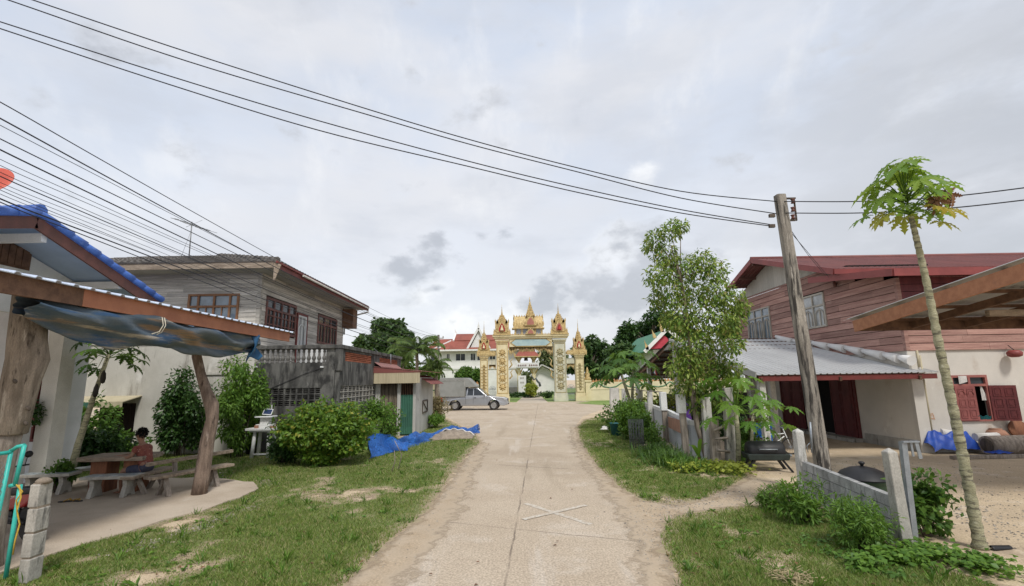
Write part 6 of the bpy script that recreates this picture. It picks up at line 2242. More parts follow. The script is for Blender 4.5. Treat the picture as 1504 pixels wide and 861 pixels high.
for (a, b, rz_, dz) in ((u0_, tmplx(700, YT), zr_, .0), (tmplx(707, YT), u1_, zr_ - .2, 0)):
    mb.add([(a, YT + 1.9, zm + .05), (b, YT + 1.9, zm + .05), (b, YT + 5, rz_), (a, YT + 5, rz_), (a, YT + 8, zm + .05), (b, YT + 8, zm + .05)], [(0, 1, 2, 3), (3, 2, 5, 4)])
gxx = tmplx(703.5, YT)
for s, xx in ((-1, gxx), (1, gxx)):
    pass
mb.add([(gxx - 1.5, YT - .6, ze + .25), (gxx, YT - .6, zr_ + .3), (gxx, YT + 5, zr_ + .3), (gxx - 1.9, YT + 5, ze + .6)], [(0, 1, 2, 3)])
mb.add([(gxx + 1.5, YT - .6, ze + .25), (gxx, YT - .6, zr_ + .3), (gxx, YT + 5, zr_ + .3), (gxx + 1.9, YT + 5, ze + .6)], [(3, 2, 1, 0)])
rfo = mb.build('roof', m_tempred, tw, solid=.12)
mb = MB()
mb.prism([(gxx - 1.3, ze + .2), (gxx + 1.3, ze + .2), (gxx, zr_ + .05)], YT - .35, YT - .25, 'y')
for s in (-1, 1): mb.beam((gxx + s * 1.7, YT - .66, ze + .1), (gxx, YT - .66, zr_ + .38), .1, .3)
mb.beam((u0_ - .05, YT + 1.8, zm + .05), (u0_ - .05, YT + 5, zr_ + .08), .25, .2); mb.beam((r0x, YT - e, ze + .02), (r0x + 2.5, YT + 2, zm + .08), .2, .2); mb.beam((r0x, YT - e - .02, ze - .08), (r1x, YT - e - .02, ze - .08), .12, .25)
flame(mb, u0_, YT + 5, zr_, 1.0, .3, -.25); flame(mb, gxx, YT - .6, zr_ + .3, 1.1, .3, 0)
mb.build('white_trim', m_tempwhite, rfo)
# left wing
wx0, wx1 = tmplx(631, YT + 3), tmplx(655, YT + 3)
wg = thing('monastery_wing', 'lower white wing with its own red roof at the left end of the monastery', 'building', ((wx0 + wx1) / 2, YT + 3, 0))
mb = MB(); z9 = zat(640, 516, YT + 3); mb.bx(wx0, wx1 - .05, YT + 3, YT + 9, 0, z9); mb.build('wall', m_tempwhite, wg)
mb = MB(); zz9 = zat(640, 499, YT + 6)
mb.add([(wx0 - .7, YT + 2.3, z9), (wx1 + 1, YT + 2.3, z9), (wx1 + 1, YT + 6, zz9), (wx0 + .6, YT + 6, zz9), (wx1 + 1, YT + 9.7, z9), (wx0 - .7, YT + 9.7, z9)], [(0, 1, 2, 3), (3, 2, 4, 5), (0, 3, 5)]); mb.build('roof', m_tempred, wg, solid=.12)
mb = MB()
for u in (637, 648):
    x = tmplx(u, YT + 3); mb.bx(x - .45, x + .45, YT + 2.96, YT + 2.995, zat(640, 535, YT + 3), zat(640, 523, YT + 3))
mb.build('window', m_glass, wg)

# bell tower inside the gate
YBT = 70.0
bx_ = lambda u: tmplx(u, YBT)
bt = thing('bell_tower', 'red roofed bell tower with white railed deck seen through the gateway', 'tower', (bx_(773), YBT, 0))
zt0 = lambda v: zat(773, v, YBT)
mb = MB()
for u in (762, 784):
    for yy in (YBT - 1, YBT + 1): mb.bx(bx_(u) - .22, bx_(u) + .22, yy - .22, yy + .22, 0, zt0(541))
    for yy in (YBT - 1, YBT + 1): mb.bx(bx_(u) - .18, bx_(u) + .18, yy - .18, yy + .18, zt0(534), zt0(522))
mb.build('post', m_cream, bt)
mb = MB(); mb.bx(bx_(758.5), bx_(791), YBT - 1.7, YBT + 1.7, zt0(541), zt0(540)); 
mb.bx(bx_(758.5), bx_(791), YBT - 1.75, YBT - 1.62, zt0(540), zt0(533.5)); mb.bx(bx_(758.5), bx_(758.5) + .12, YBT - 1.6, YBT + 1.7, zt0(540), zt0(533.5)); mb.bx(bx_(791) - .12, bx_(791), YBT - 1.6, YBT + 1.7, zt0(540), zt0(533.5))
flame(mb, bx_(759), YBT - 1.68, zt0(533.5), .45, .3); flame(mb, bx_(790.5), YBT - 1.68, zt0(533.5), .45, .3)
dk = mb.build('deck_rail', m_tempwhite, bt)
mb = MB()
for i in range(11):
    if i == 5: continue
    x = bx_(761.5) + (bx_(788) - bx_(761.5)) * i / 10
    mb.prism([(x - .09, zt0(538.3)), (x + .09, zt0(538.3)), (x + .05, zt0(536.4)), (x, zt0(535.6)), (x - .05, zt0(536.4))], YBT - 1.79, YBT - 1.755, 'y')
mb.build('rail_motif', m_fascia_brown, dk)
mb = MB()
def hip(z0, z1, w0, w1, y0, y1):
    mb.add([(bx_(774.5) - w0, YBT - y0, z0), (bx_(774.5) + w0, YBT - y0, z0), (bx_(774.5) + w0, YBT + y0, z0), (bx_(774.5) - w0, YBT + y0, z0), (bx_(774.5) - w1, YBT - y1, z1), (bx_(774.5) + w1, YBT - y1, z1), (bx_(774.5) + w1, YBT + y1, z1), (bx_(774.5) - w1, YBT + y1, z1)], [(0, 1, 5, 4), (1, 2, 6, 5), (2, 3, 7, 6), (3, 0, 4, 7), (4, 5, 6, 7), (3, 2, 1, 0)])
hip(zt0(524), zt0(517), 1.75, 1.15, 1.75, 1.1)
hip(zt0(515), zt0(508), 1.2, .15, 1.2, .15)
br_ = mb.build('roof', m_tempred, bt)
mb = MB()
mb.bx(bx_(774.5) - 1.78, bx_(774.5) + 1.78, YBT - 1.78, YBT + 1.78, zt0(525.2), zt0(524))
mb.bx(bx_(774.5) - 1.1, bx_(774.5) + 1.1, YBT - 1.05, YBT + 1.05, zt0(517), zt0(515))
for u in (757, 792): flame(mb, bx_(u), YBT - 1.7, zt0(524), .75, .3, (-.25 if u < 770 else .25))
for u in (762, 784):
    for s in (-1, 1):
        mb.tube([(bx_(u), YBT - 1.05, zt0(531)), (bx_(u) + s * .32, YBT - 1.1, zt0(526.5)), (bx_(u) + s * .5, YBT - 1.15, zt0(525))], [.16, .12, .05], 6)
        mb.tube([(bx_(u), YBT - 1.05, zt0(551)), (bx_(u) + s * .35, YBT - 1.15, zt0(545)), (bx_(u) + s * .55, YBT - 1.3, zt0(541.5))], [.18, .13, .05], 6)
mb.lathe([(.25, 0), (.3, .2), (.1, .6), (.16, .8), (.02, 1.6)], (bx_(774.5), YBT, zt0(508)), 8)
mb.build('gold_bracket', m_gold, bt)
mb = MB(); mb.lathe([(.3, 0), (.26, .2), (.24, .55), (.1, .7), (.03, .8)], (bx_(773), YBT, zt0(530)), 12); mb.build('bell', m_bark_dark, bt)
# plinth, steps, white hall, shrub and naga statue
wb = MB(); x0_, x1_ = tmplx(761, 68), tmplx(772.5, 68); wb.bx(x0_, x1_, 67.6, 68.4, 0, zat(765, 552, 68)); wb.bx(x0_ - .1, x1_ + .1, 67.5, 68.5, 0, .35)
plq = wb.build('stone_plinth', m_tempwhite, None, bevel=.03)
tag(plq, 'white engraved plinth at the foot of the bell tower', 'plinth')
mb = MB()
for k, zz in enumerate((zat(765, 555.5, 68), zat(765, 562, 68))):
    n = 3 if k == 0 else 5
    for i in range(n): mb.bx(x0_ + .25 + i * (x1_ - x0_ - .5) / n, x0_ + .25 + (i + .62) * (x1_ - x0_ - .5) / n, 67.575, 67.598, zz - .12, zz + .12)
mb.build('carved_characters', m_concrete, plq)
mb = MB()
for k in range(6): mb.bx(tmplx(735 + k * 2.2, 74), tmplx(761, 74), 73 + k * .4, 78, k * .42, (k + 1) * .42)
mb.bx(tmplx(738, 74), tmplx(760, 74), 76, 80, 2.4, 3.4)
tag(mb.build('stone_steps', m_concrete, None), 'grey stepped stone terrace left of the bell tower, seen through the gateway', 'steps')
YW = 92
wh = thing('white_hall', 'plain white hall with a gable end seen through the gateway', 'building', (tmplx(805, YW), YW, 0))
a, b, pk = tmplx(786, YW), tmplx(827, YW), tmplx(796, YW)
z1_, zp = zat(800, 549, YW), zat(800, 536, YW)
mb = MB(); mb.prism([(a, 0), (b, 0), (b, z1_ - .6), (pk, zp - .3), (a, z1_)], YW, YW + .3, 'y'); mb.build('wall', m_tempwhite, wh)
mb = MB(); mb.beam((a - 1, YW - .3, z1_ - .4), (pk, YW - .3, zp), 1.6, .22); mb.beam((pk, YW - .3, zp), (b + 1, YW - .3, z1_ - .75), 1.6, .22); mb.build('roof', m_concrete_lt, wh)
ng = MB()
pts = [(tmplx(u, 66), 66, zat(780, v, 66)) for u, v in ((793, 568), (792, 563), (789, 560), (787, 556), (784, 558), (782, 554), (780, 552.5), (781, 555))]
ng.tube(pts, [.16, .15, .14, .13, .12, .10, .09, .03], 8)
tag(ng.build('naga_statue', Mat('dark_bronze', (.10, .11, .12), (.06, .07, .07), 5, rough=.6), None), 'dark serpent statue curling before the white hall', 'statue')
bush('yellow_shrub', 'rounded yellow-green shrub on the lawn beside the white plinth', 'shrub', (tmplx(779, 64), 64), (.95, .9, 1.0), 14, 170, .22, l_yellow, 61)
bush('low_hedge', 'low dark flower hedge along the front of the bell tower lawn', 'hedge', (tmplx(768, 66), 66), (3.4, .5, .38), 16, 100, .2, l_dark, 62, stems=False)
bush('low_hedge', 'low hedge patch beside the path left of the right gate column', 'hedge', (tmplx(801, 62), 62), (1.2, .5, .45), 8, 100, .2, l_far, 63, stems=False)

# ================================================================ far trees
def pxtree(name, label, u, vb, y, blobs, L, lm, r0=.3, n=420, seed=1, wr=.34, group='trees beyond the temple wall'):
    base = P(u, 560, y); base.z = 0
    cl_ = []
    rr = np.random.default_rng(seed)
    for (bu, bv, br) in blobs:
        c = P(bu, bv, y + rr.uniform(-.03, .03) * y)
        r_ = br * y / FPX
        for k in range(4):
            d = rr.normal(size=3); d /= np.linalg.norm(d)
            cl_.append(((c.x + d[0] * r_ * .55, c.y + d[1] * r_ * .55, c.z + d[2] * r_ * .45), (r_ * .62, r_ * .62, r_ * .5), n // 4))
    top = P(u, vb, y)
    return tree(name, label, 'tree', (base.x, base.y, 0), (top.x, top.y, top.z), r0, cl_, L, lm, m_bark_dark, wr, seed, group)
pxtree('broadleaf_tree', 'tall dark broadleaf tree standing behind the terrace and shed roofs', 565, 505, 78, [(548, 500, 19), (560, 482, 17), (577, 478, 15), (590, 490, 14), (538, 505, 14), (570, 505, 20), (594, 506, 14), (560, 520, 22), (585, 522, 18), (535, 520, 14)], .62, l_far, .5, 760, 71)
pxtree('round_tree', 'rounded green tree between the pickup canopy and the monastery', 688, 560, 60, [(688, 548, 12), (676, 553, 9), (700, 552, 10), (690, 560, 12), (676, 563, 9), (702, 564, 8)], .36, l_mid, .2, 640, 72)
pxtree('garden_tree', 'light green leafy tree growing behind the shed under the palm fronds', 588, 545, 50, [(588, 540, 11), (600, 545, 12), (612, 548, 12), (626, 545, 12), (640, 548, 10)], .32, l_weed, .2, 460, 73)
pxtree('broadleaf_tree', 'dark broadleaf tree rising behind the right hand gate columns', 868, 530, 80, [(868, 505, 13), (858, 515, 12), (880, 512, 14), (870, 525, 16), (888, 528, 14), (856, 535, 13), (872, 545, 16), (888, 548, 13), (848, 520, 10), (842, 540, 10)], .6, l_far, .45, 700, 74)
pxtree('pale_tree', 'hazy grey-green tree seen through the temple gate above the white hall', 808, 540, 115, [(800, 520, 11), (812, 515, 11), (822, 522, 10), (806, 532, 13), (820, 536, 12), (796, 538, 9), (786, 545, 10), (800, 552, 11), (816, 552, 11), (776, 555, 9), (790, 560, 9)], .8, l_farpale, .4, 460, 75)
pxtree('broadleaf_tree', 'broad tree between the gateway wall and the papaya by the picket fence', 905, 540, 66, [(900, 520, 12), (912, 512, 12), (925, 515, 13), (905, 535, 14), (922, 535, 14), (893, 545, 10)], .5, l_far, .35, 560, 76)
pxtree('rain_tree', 'huge domed dark tree spreading behind the temple hall roof', 955, 500, 84, [(950, 478, 20), (930, 488, 18), (970, 470, 20), (992, 474, 20), (915, 500, 16), (940, 505, 22), (965, 495, 24), (990, 500, 22), (1012, 490, 18), (905, 515, 14), (925, 520, 20), (960, 520, 24), (1000, 520, 20)], .62, l_dark, .8, 820, 77)
pxtree('broadleaf_tree', 'bushy tree peeping out behind the red house gable', 1082, 520, 34, [(1078, 470, 15), (1088, 452, 12), (1072, 490, 16), (1090, 482, 14), (1085, 505, 15)], .3, l_mid, .3, 520, 78)

def palm(label, u, vt, y, n, L, seed, droop=.55):
    random.seed(seed)
    top = P(u, vt, y); b = Vector((top.x + .3, y, 0))
    t = thing('coconut_palm', label, 'palm tree', b)
    mb = MB(); mb.tube([b, b.lerp(top, .4) + Vector((-.1, 0, 0)), b.lerp(top, .8), top], [.22, .16, .14, .15], 9); mb.build('trunk', m_bark, t)
    Vs, Fs, off = [], [], 0
    r = np.random.default_rng(seed)
    st = MB()
    for i in range(n):
        a = i * 2.399 + random.uniform(-.2, .2); e = 1.35 - 1.45 * (i / n)
        h = np.array([math.cos(a), math.sin(a), 0])
        LL = L * random.uniform(.85, 1.1)
        sp = []
        for k in range(13):
            s = k / 12
            ang = e - droop * 2.2 * s * s
            p = np.array(top) + h * LL * s * (math.cos(e) * .5 + .5 * max(.15, math.cos(ang))) + np.array([0, 0, 1]) * (LL * s * math.sin(e) - droop * LL * .9 * s ** 2.2)
            sp.append(p)
        st.tube([Vector(p) for p in sp], [.05 * (1 - .85 * k / 12) for k in range(13)], 4)
        pts, D_ = [], []
        for k in range(1, 12):
            for q in (0, .34, .67):
                p = sp[k] * (1 - q) + sp[k + 1] * q
                tg = sp[k + 1] - sp[k]; tg /= np.linalg.norm(tg)
                sd = np.cross(tg, [0, 0, 1]); sd /= np.linalg.norm(sd) + 1e-6
                for s_ in (-1, 1):
                    pts.append(p); D_.append(tg * .55 + sd * s_ * .8 + np.array([0, 0, -.55]))
        pts, D_ = np.array(pts), np.array(D_)
        V, F = leaf_arr(pts, D_, np.tile([[0, 0, 1.]], (len(pts), 1)), LL * .26 * r.uniform(.7, 1.1, len(pts)), .035 * L / 3)
        Vs.append(V); Fs.append(F + off); off += len(V)
    npmesh('fronds', np.concatenate(Vs), np.concatenate(Fs), l_palm, t)
    st.build('rachis', l_palm, t)
palm('coconut palm with arching fronds rising between the shed roof and far power pole', 612, 515, 44, 19, 3.0, 81)
palm('younger coconut palm with low fronds spreading behind the far power pole', 640, 542, 46, 13, 2.2, 82, .6)
palm('coconut palm of thin upright fronds just right of the dark tree', 592, 530, 47, 12, 2.0, 83, .5)

# vihara with green and red roof on the right
YV = 56
vh = thing('temple_hall', 'temple hall with red and green tiered roof and white gable edge behind the slim tree', 'building', (tmplx(990, YV), YV + 6, 0))
ax_, zr1 = tmplx(985, YV), zat(985, 484, YV)
xe, ze1 = tmplx(950, YV), zat(950, 517, YV)
mb = MB(); mb.bx(xe + 1.2, ax_ + 7, YV + 1, YV + 14, 0, ze1 + .3); mb.build('wall', m_tempwhite, vh)
mb = MB()
dx_ = ax_ + (ax_ - xe)
mb.add([(xe, YV, ze1), (xe, YV + 14, ze1), (ax_, YV + 14, zr1), (ax_, YV, zr1), (dx_, YV, ze1), (dx_, YV + 14, ze1)], [(0, 3, 2, 1), (3, 4, 5, 2)])
vr = mb.build('roof', m_tempgreen, vh, solid=.12)
mb = MB()
f = lambda t: (xe + (ax_ - xe) * t, ze1 + (zr1 - ze1) * t)
mb.prism([f(.12), f(.80), (ax_, zr1 - .9), (ax_ + .6, ze1 + .5)], YV + .3, YV + .42, 'y')
mb.build('red_gable', Mat('red_gable_paint', (.5, .06, .09), (.42, .05, .07), 2), vr)
mb = MB()
mb.beam((xe - .1, YV - .05, ze1), (ax_, YV - .05, zr1 + .1), .14, .4); mb.beam((ax_, YV - .05, zr1 + .1), (dx_, YV - .05, ze1), .14, .4)
mb.build('white_edge', m_tempwhite, vr)
mb = MB()
for (u, v, hh_) in ((951, 514, 1.1), (962, 497, 1.0), (973, 488, 1.3), (985, 483, 1.5), (999, 488, 1.1)):
    p = P(u, v, YV - .05); flame(mb, p.x, p.y, p.z, hh_, .36, -.3, d=.07)
mb.build('finial', m_gold, vr)

# ================================================================ poles and overhead lines
def conc_pole(label, base, top, w0, w1, name='power_pole'):
    t = thing(name, label, 'power pole', base)
    b, tp = Vector(base), Vector(top)
    mb = MB()
    k = 10
    for i in range(k):
        p, q = b.lerp(tp, i / k), b.lerp(tp, (i + 1) / k)
        a, c = w0 + (w1 - w0) * i / k, w0 + (w1 - w0) * (i + 1) / k
        vs = []
        for pt, w in ((p, a), (q, c)):
            h = w / 2; ch = h * .7
            vs += [(pt.x - h, pt.y - ch, pt.z), (pt.x - ch, pt.y - h, pt.z), (pt.x + ch, pt.y - h, pt.z), (pt.x + h, pt.y - ch, pt.z), (pt.x + h, pt.y + ch, pt.z), (pt.x + ch, pt.y + h, pt.z), (pt.x - ch, pt.y + h, pt.z), (pt.x - h, pt.y + ch, pt.z)]
        mb.add(vs, [(j, (j + 1) % 8, 8 + (j + 1) % 8, 8 + j) for j in range(8)] + ([tuple(range(8, 16))] if i == k - 1 else []))
    mb.build('shaft', m_pole, t)
    return t
YP = 10.2
pb_ = P(1214, 720, YP); pb_.z = 0
ptop = P(1145, 287, YP)
pole = conc_pole('leaning old concrete power pole behind the grey block wall', pb_, ptop, .25, .20)
mb = MB()
pax = (ptop - pb_).normalized()
for k, v in enumerate((297, 309, 320)):
    c = P(1148, v, YP) + Vector((.10 + .02, -.05, 0))
    mb.lathe([(.02, -.05), (.05, -.045), (.035, -.02), (.03, 0), (.035, .02), (.05, .045), (.02, .05)], c + Vector((.10, 0, 0)), 10)
mb2 = MB()
for v in (293, 325): c = P(1148, v, YP); mb2.box(c + Vector((.16, -.05, 0)), (.22, .05, .03))
mb2.box(P(1148, 309, YP) + Vector((.27, -.05, 0)), (.02, .04, .52))
for v in (318, 333): mb2.box(P(1140, v, YP) + Vector((-.12, -.05, 0)), (.12, .06, .07))
mb2.build('bracket', m_bark_dark, pole)
mb.build('insulator', m_fascia_brown, pole)
mb = MB(); mb.tube([P(1190, 620, YP - .25), P(1193, 665, YP - .25)], .02, 6)
mb.tube([P(1190, 650, YP - .22), P(1185, 655, YP - .22), P(1187, 665, YP - .22)], .008, 5); mb.build('conduit', m_steel, pole)
YF = 52.0
fb = P(645, 560, YF); fb.z = 0
fp = conc_pole('distant grey power pole with crossarm standing behind the pickup truck', fb, P(644, 492, YF), .30, .22)
mb = MB(); q = P(644, 497, YF)
mb.box(q, (1.1, .1, .1)); 
for s in (-.5, 0, .5): mb.lathe([(.05, 0), (.07, .1), (.03, .2)], q + Vector((s, 0, .05)), 8)
mb.build('crossarm', m_concrete, fp)
mb = MB(); q = P(643, 512, YF); mb.tube([q, q + Vector((.3, -.5, .05))], .03, 6); mb.lathe([(.05, .0), (.14, .08), (.1, .16)], q + Vector((.3, -.5, -.05)), 10); mb.build('street_lamp', m_white, fp)

WG = 'overhead power cables'
def wire(pts, label, r=.011, name='power_cable', group=WG):
    mb = MB()
    # smooth through the surveyed points
    P_ = [Vector(p) for p in pts]
    out = []
    n = len(P_)
    for i in range(n - 1):
        p0, p1, p2, p3 = P_[max(i - 1, 0)], P_[i], P_[i + 1], P_[min(i + 2, n - 1)]
        for k in range(8):
            t = k / 8
            out.append(.5 * ((2 * p1) + (p2 - p0) * t + (2 * p0 - 5 * p1 + 4 * p2 - p3) * t * t + (3 * p1 - p0 - 3 * p2 + p3) * t ** 3))
    out.append(P_[-1])
    mb.tube(out, r, 5, cap=False)
    return tag(mb.build(name, m_cable, None), label, 'cable', group)
def span(uv, ya=7.4, yb=YP):
    u0, u1 = uv[0][0], uv[-1][0]
    pts = [P(u, v, ya + (yb - ya) * (u - u0) / (u1 - u0)) for u, v in uv]
    d = pts[0] - pts[1]
    return [pts[0] + d * .9] + pts
LBL4 = ['top cable of the four crossing the sky from the upper left to the leaning pole', 'second cable down of the four crossing the sky to the leaning pole', 'third cable down of the four crossing the sky to the leaning pole', 'lowest of the four cables crossing the sky to the leaning pole']
wire(span([(48, 0), (280, 78), (545, 162), (700, 208), (850, 247), (1000, 281), (1140, 296)]), LBL4[0])
wire(span([(12, 0), (275, 90), (545, 170), (690, 212), (850, 253), (1000, 291), (1140, 314)]), LBL4[1])
wire(span([(0, 32), (250, 112), (470, 178), (700, 240), (850, 276), (1000, 308), (1138, 331)]), LBL4[2])
wire(span([(0, 42), (245, 123), (470, 192), (690, 245), (850, 283), (1000, 313), (1138, 333)]), LBL4[3])
wire([P(1152, 296, YP - .1), P(1260, 296, 9.2), P(1380, 290, 8.4), P(1504, 276, 7.7), P(1640, 256, 7.0)], 'upper cable running right from the leaning pole past the papaya crown')
wire([P(1154, 313, YP - .1), P(1260, 313, 9.2), P(1380, 307, 8.4), P(1504, 294, 7.7), P(1640, 276, 7.0)], 'lower cable running right from the leaning pole past the papaya crown')
wire([P(1151, 322, YP), P(1185, 372, 13.0), P(1210, 402, 15.6)], 'left service cable dropping from the leaning pole to the red house gable', .007)
wire([P(1152, 330, YP), P(1190, 375, 13.2), P(1218, 408, 15.2)], 'right service cable dropping from the leaning pole to the red house gable', .007)
# bundle running down the left side of the road
LV = [(150, .013), (174, .017), (184, .008), (204, .013), (220, .017), (234, .007), (243, .007), (253, .007), (259, .012), (268, .006), (274, .006), (279, .007), (285, .006), (292, .016), (297, .012)]
ordn = ['topmost', 'second', 'third', 'fourth', 'fifth', 'sixth', 'seventh', 'eighth', 'ninth', 'tenth', 'eleventh', 'twelfth', 'thirteenth', 'fourteenth', 'lowest']
for i, (v0, rr) in enumerate(LV):
    a = P(0, v0, 5.6)
    e = P(643 - .8 * (i % 3), 493 + i * 1.9, YF - .1)
    a0 = a + (a - P(60, v0 + 31, 6.2)) * 1.4
    sg = .45 + .12 * math.sin(i * 1.9)
    pts = [a0]
    for k in range(10):
        t = k / 9
        s = t ** 1.6
        p = a.lerp(e, s)
        p.z -= sg * 4 * s * (1 - s)
        pts.append(p)
    wire(pts, '%s cable at the left edge in the bundle above the blue roof' % ordn[i], rr * .62, group='cable bundle on the left')
# ================================================================ RIGHT: red board house
hc = G(1356, 665)
XW, YW_ = hc.x, hc.y
YFW = PX(1087, 480, XW).y
rh = thing('red_house', 'two storey house with faded red boards and red metal roof above grey plaster', 'house', (XW, YW_, 0))
MW, MR = Mt(XW, YFW, 0, -90), Mt(XW, YW_, 0, 0)
lx = lambda u, v: YFW - PX(u, v, XW).y
LW = YFW - YW_
RW = 9.0
zU = zat(1345, 515, YW_)
XB = XW - .85
ridge, fe, ne = PX(1103, 381, XB), PX(1068, 424, XB), PX(1224, 396, XB)
l0, l1 = PX(1187, 409, XB + .2), PX(1311, 396, XB + .2)
sl1 = (ne.z - ridge.z) / (ne.y - ridge.y)
def roofz(y):
    if y > ridge.y: return ridge.z + (fe.z - ridge.z) * (y - ridge.y) / (fe.y - ridge.y)
    if y > ne.y + .1: return ridge.z + (ne.z - ridge.z) * (y - ridge.y) / (ne.y - ridge.y)
    return l0.z + (l1.z - l0.z) * (y - l0.y) / (l1.y - l0.y)
zG = PX(1184, 409, XW).z
zG = (zG + PX(1090, 437, XW).z) / 2
rw1 = (lx(1098, 458), lx(1131, 449), PX(1100, 500, XW).z - .15, PX(1115, 454, XW).z)
rw2 = (lx(1177, 436), lx(1211, 429), PX(1200, 482, XW).z, PX(1195, 433, XW).z)
ops = [rw1, rw2]
bh_ = .23
def clip_ops(z0, z1):
    out = []
    z = z0
    while z < z1:
        zt = z + bh_
        ok = [k * .1 for k in range(int(LW / .1) + 1) if roofz(YFW - k * .1) - .13 > z + .12]
        if not ok: out.append((0, LW, z, zt))
        else:
            if min(ok) > .05: out.append((0, min(ok), z, zt))
            if max(ok) < LW - .11: out.append((max(ok), LW, z, zt))
        z = zt
    return out
mb = MB(MW)
lap(mb, 0, LW, zU, zG, ops + clip_ops(zU, zG), -.02, bh_, 5, .016)
mb.M = MR
lap(mb, 0, RW, zU, zU + .23 * 7, [], -.02, bh_, 6, .016)
mb.M = Matrix()
mb.bx(XW - .06, XW + .055, YW_ - .06, YW_ + .055, zU, l1.z - .12)
mb.build('upper_wall', m_redsiding, rh)
mb = MB(MR); lap(mb, .06, RW, zU + .23 * 7, l1.z + .05, [], -.015, bh_, 7, .012); mb.build('maroon_boards', m_maroon, rh)
mb = MB(MW)
k = 0
y = YFW - .02
while y > ridge.y - 6.2 and k < 60:
    z1 = roofz(y) - .14
    if z1 > zG + .02 and y - .2 > ne.y:
        x = YFW - y
        z2 = roofz(y - .2) - .14
        mb.add([(x + .003, -.02, zG), (x + .197, -.02, zG), (x + .197, -.02, max(zG + .01, z2)), (x + .003, -.02, z1), (x + .003, .02, zG), (x + .197, .02, zG), (x + .197, .02, max(zG + .01, z2)), (x + .003, .02, z1)], [(0, 1, 2, 3), (7, 6, 5, 4), (0, 4, 5, 1), (1, 5, 6, 2), (3, 2, 6, 7), (0, 3, 7, 4)])
    y -= .2; k += 1
mb.build('gable_boards', Mat('pale_gable_boards', (.47, .45, .40), (.40, .38, .34), 3, (6, 1, .5), .85, island=.1), rh)
# lower walls
dA, dB, dC = lx(1155, 628), lx(1186, 634), lx(1265, 646)
zd = 2.25
lops = [(dA, dC, .12, zd)]
mb = MB(MW); cells(mb, 0, LW - .16, 0, zU, lops, 0, .16)
mb.M = MR
xr_ = lambda u, v=580: P(u, v, YW_).x - XW
win = (xr_(1398), xr_(1452), zat(1425, 619, YW_), zat(1425, 551, YW_))
cells(mb, .0, RW, 0, zU, [win], 0, .16)
mb.bx(-.05, .30, -.05, 0, 0, zU - .02)
mb.build('lower_wall', m_plaster2, rh)
mb = MB(MW); mb.bx(dC + .25, LW - .05, -.03, 0, 0, .32); mb.build('grey_skirting', m_concrete, rh)  # grey concrete strip along the foot of the wall
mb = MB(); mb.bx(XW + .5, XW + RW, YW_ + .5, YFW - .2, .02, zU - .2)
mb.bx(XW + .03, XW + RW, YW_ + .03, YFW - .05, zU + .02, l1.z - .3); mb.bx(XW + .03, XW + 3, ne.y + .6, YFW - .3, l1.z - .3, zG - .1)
mb.build('interior_shade_box', m_dark, rh)  # near-black boxes put the dark of the interior behind gaps and doorway


def panel_leaf(mb, T, w, h, arch=True, n=4):
    mb.bx(0, w, -.02, .02, 0, h, T=T)
    e = .07
    ph = (h - e * (n + 1)) / n
    for i in range(2):
        a = e + i * (w - e) / 2; b = a + (w - 3 * e) / 2
        for k in range(n):
            z = e + k * (ph + e)
            for dx0, dx1, dz0, dz1 in ((a, b, z, z + .02), (a, b, z + ph - .02, z + ph), (a, a + .02, z + .02, z + ph - .02), (b - .02, b, z + .02, z + ph - .02)):
                mb.bx(dx0, dx1, -.032, -.0205, dz0, dz1, T=T)
            mb.bx(a + .05, b - .05, -.029, -.0205, z + .05, z + ph - .05, T=T)
def doorleaf(M, x, w, ang, h, mat, name='door', z=.12, parent=None):
    T = Matrix.Translation((x, -.02, z)) @ Matrix.Rotation(R(ang), 4, 'Z')
    mb = MB(M); panel_leaf(mb, T, w, h)
    return mb.build(name, mat, parent or rh)
d1 = doorleaf(MW, dA + .03, (dB - dA) - .03, 0, zd - .16, m_maroon_dark)
dR = lx(1229, 640)
d2 = doorleaf(MW, dR, dC - dR - .03, -2, zd - .16, m_maroon_dark)
mb = MB(MW); mb.tube([(dC - .14, -.06, 1.1), (dC - .14, -.085, 1.15), (dC - .14, -.085, 1.25), (dC - .14, -.06, 1.3)], .012, 6); mb.build('handle', m_black, d2)
mb = MB(MW); mb.bx(dA - .09, dA, -.06, .03, .12, zd + .09); mb.bx(dC, dC + .09, -.06, .03, .12, zd + .09); mb.bx(dA, dC, -.06, .03, zd + .002, zd + .09); mb.build('door_frame', m_maroon_dark, rh)
mb = MB(MW); mb.bx(dB - .4, dC + .2, -.45, -.002, 0, .12); mb.build('door_step', m_concrete, rh, bevel=.01)
# shuttered window on the near wall
wn = None
mb = MB(MR)
a, b, c, d = win
zs_ = zat(1425, 566, YW_)
m_ = (a + b) / 2
mb.bx(a, b, -.05, .05, d - .07, d); mb.bx(a, a + .07, -.05, .05, c, d - .07); mb.bx(b - .07, b, -.05, .05, c, d - .07); mb.bx(a + .07, b - .07, -.05, .05, c, c + .05); mb.bx(a + .07, b - .07, -.045, .045, zs_ - .03, zs_ + .04); mb.bx(m_ - .035, m_ + .035, -.045, .045, zs_ + .04, d - .07)
wn = mb.build('window', Mat('faded_red_frame', (.33, .12, .10), (.25, .085, .075), 3, rough=.7), rh)
mb = MB(MR); mb.bx(a + .05, b - .05, .02, .03, zs_, d - .04); mb.build('pane', m_glass, wn)
s_h = zs_ - c - .05
Tm = Matrix.Translation((a + .05, -.055, c + .03))
mb = MB(MR); panel_leaf(mb, Tm, (b - a) * .55, s_h, n=3)
for i in range(2):
    cx_ = a + .05 + (b - a) * .55 * (.29 + .42 * i)
    mb.tube([(cx_ + .1 * math.cos(t), -.088, c + s_h - .22 + .12 * math.sin(t)) for t in [math.pi * k / 8 for k in range(9)]], .012, 5)
mb.build('closed_shutter', Mat('faded_red_shutter', (.29, .095, .085), (.22, .07, .065), 3, rough=.65), wn)
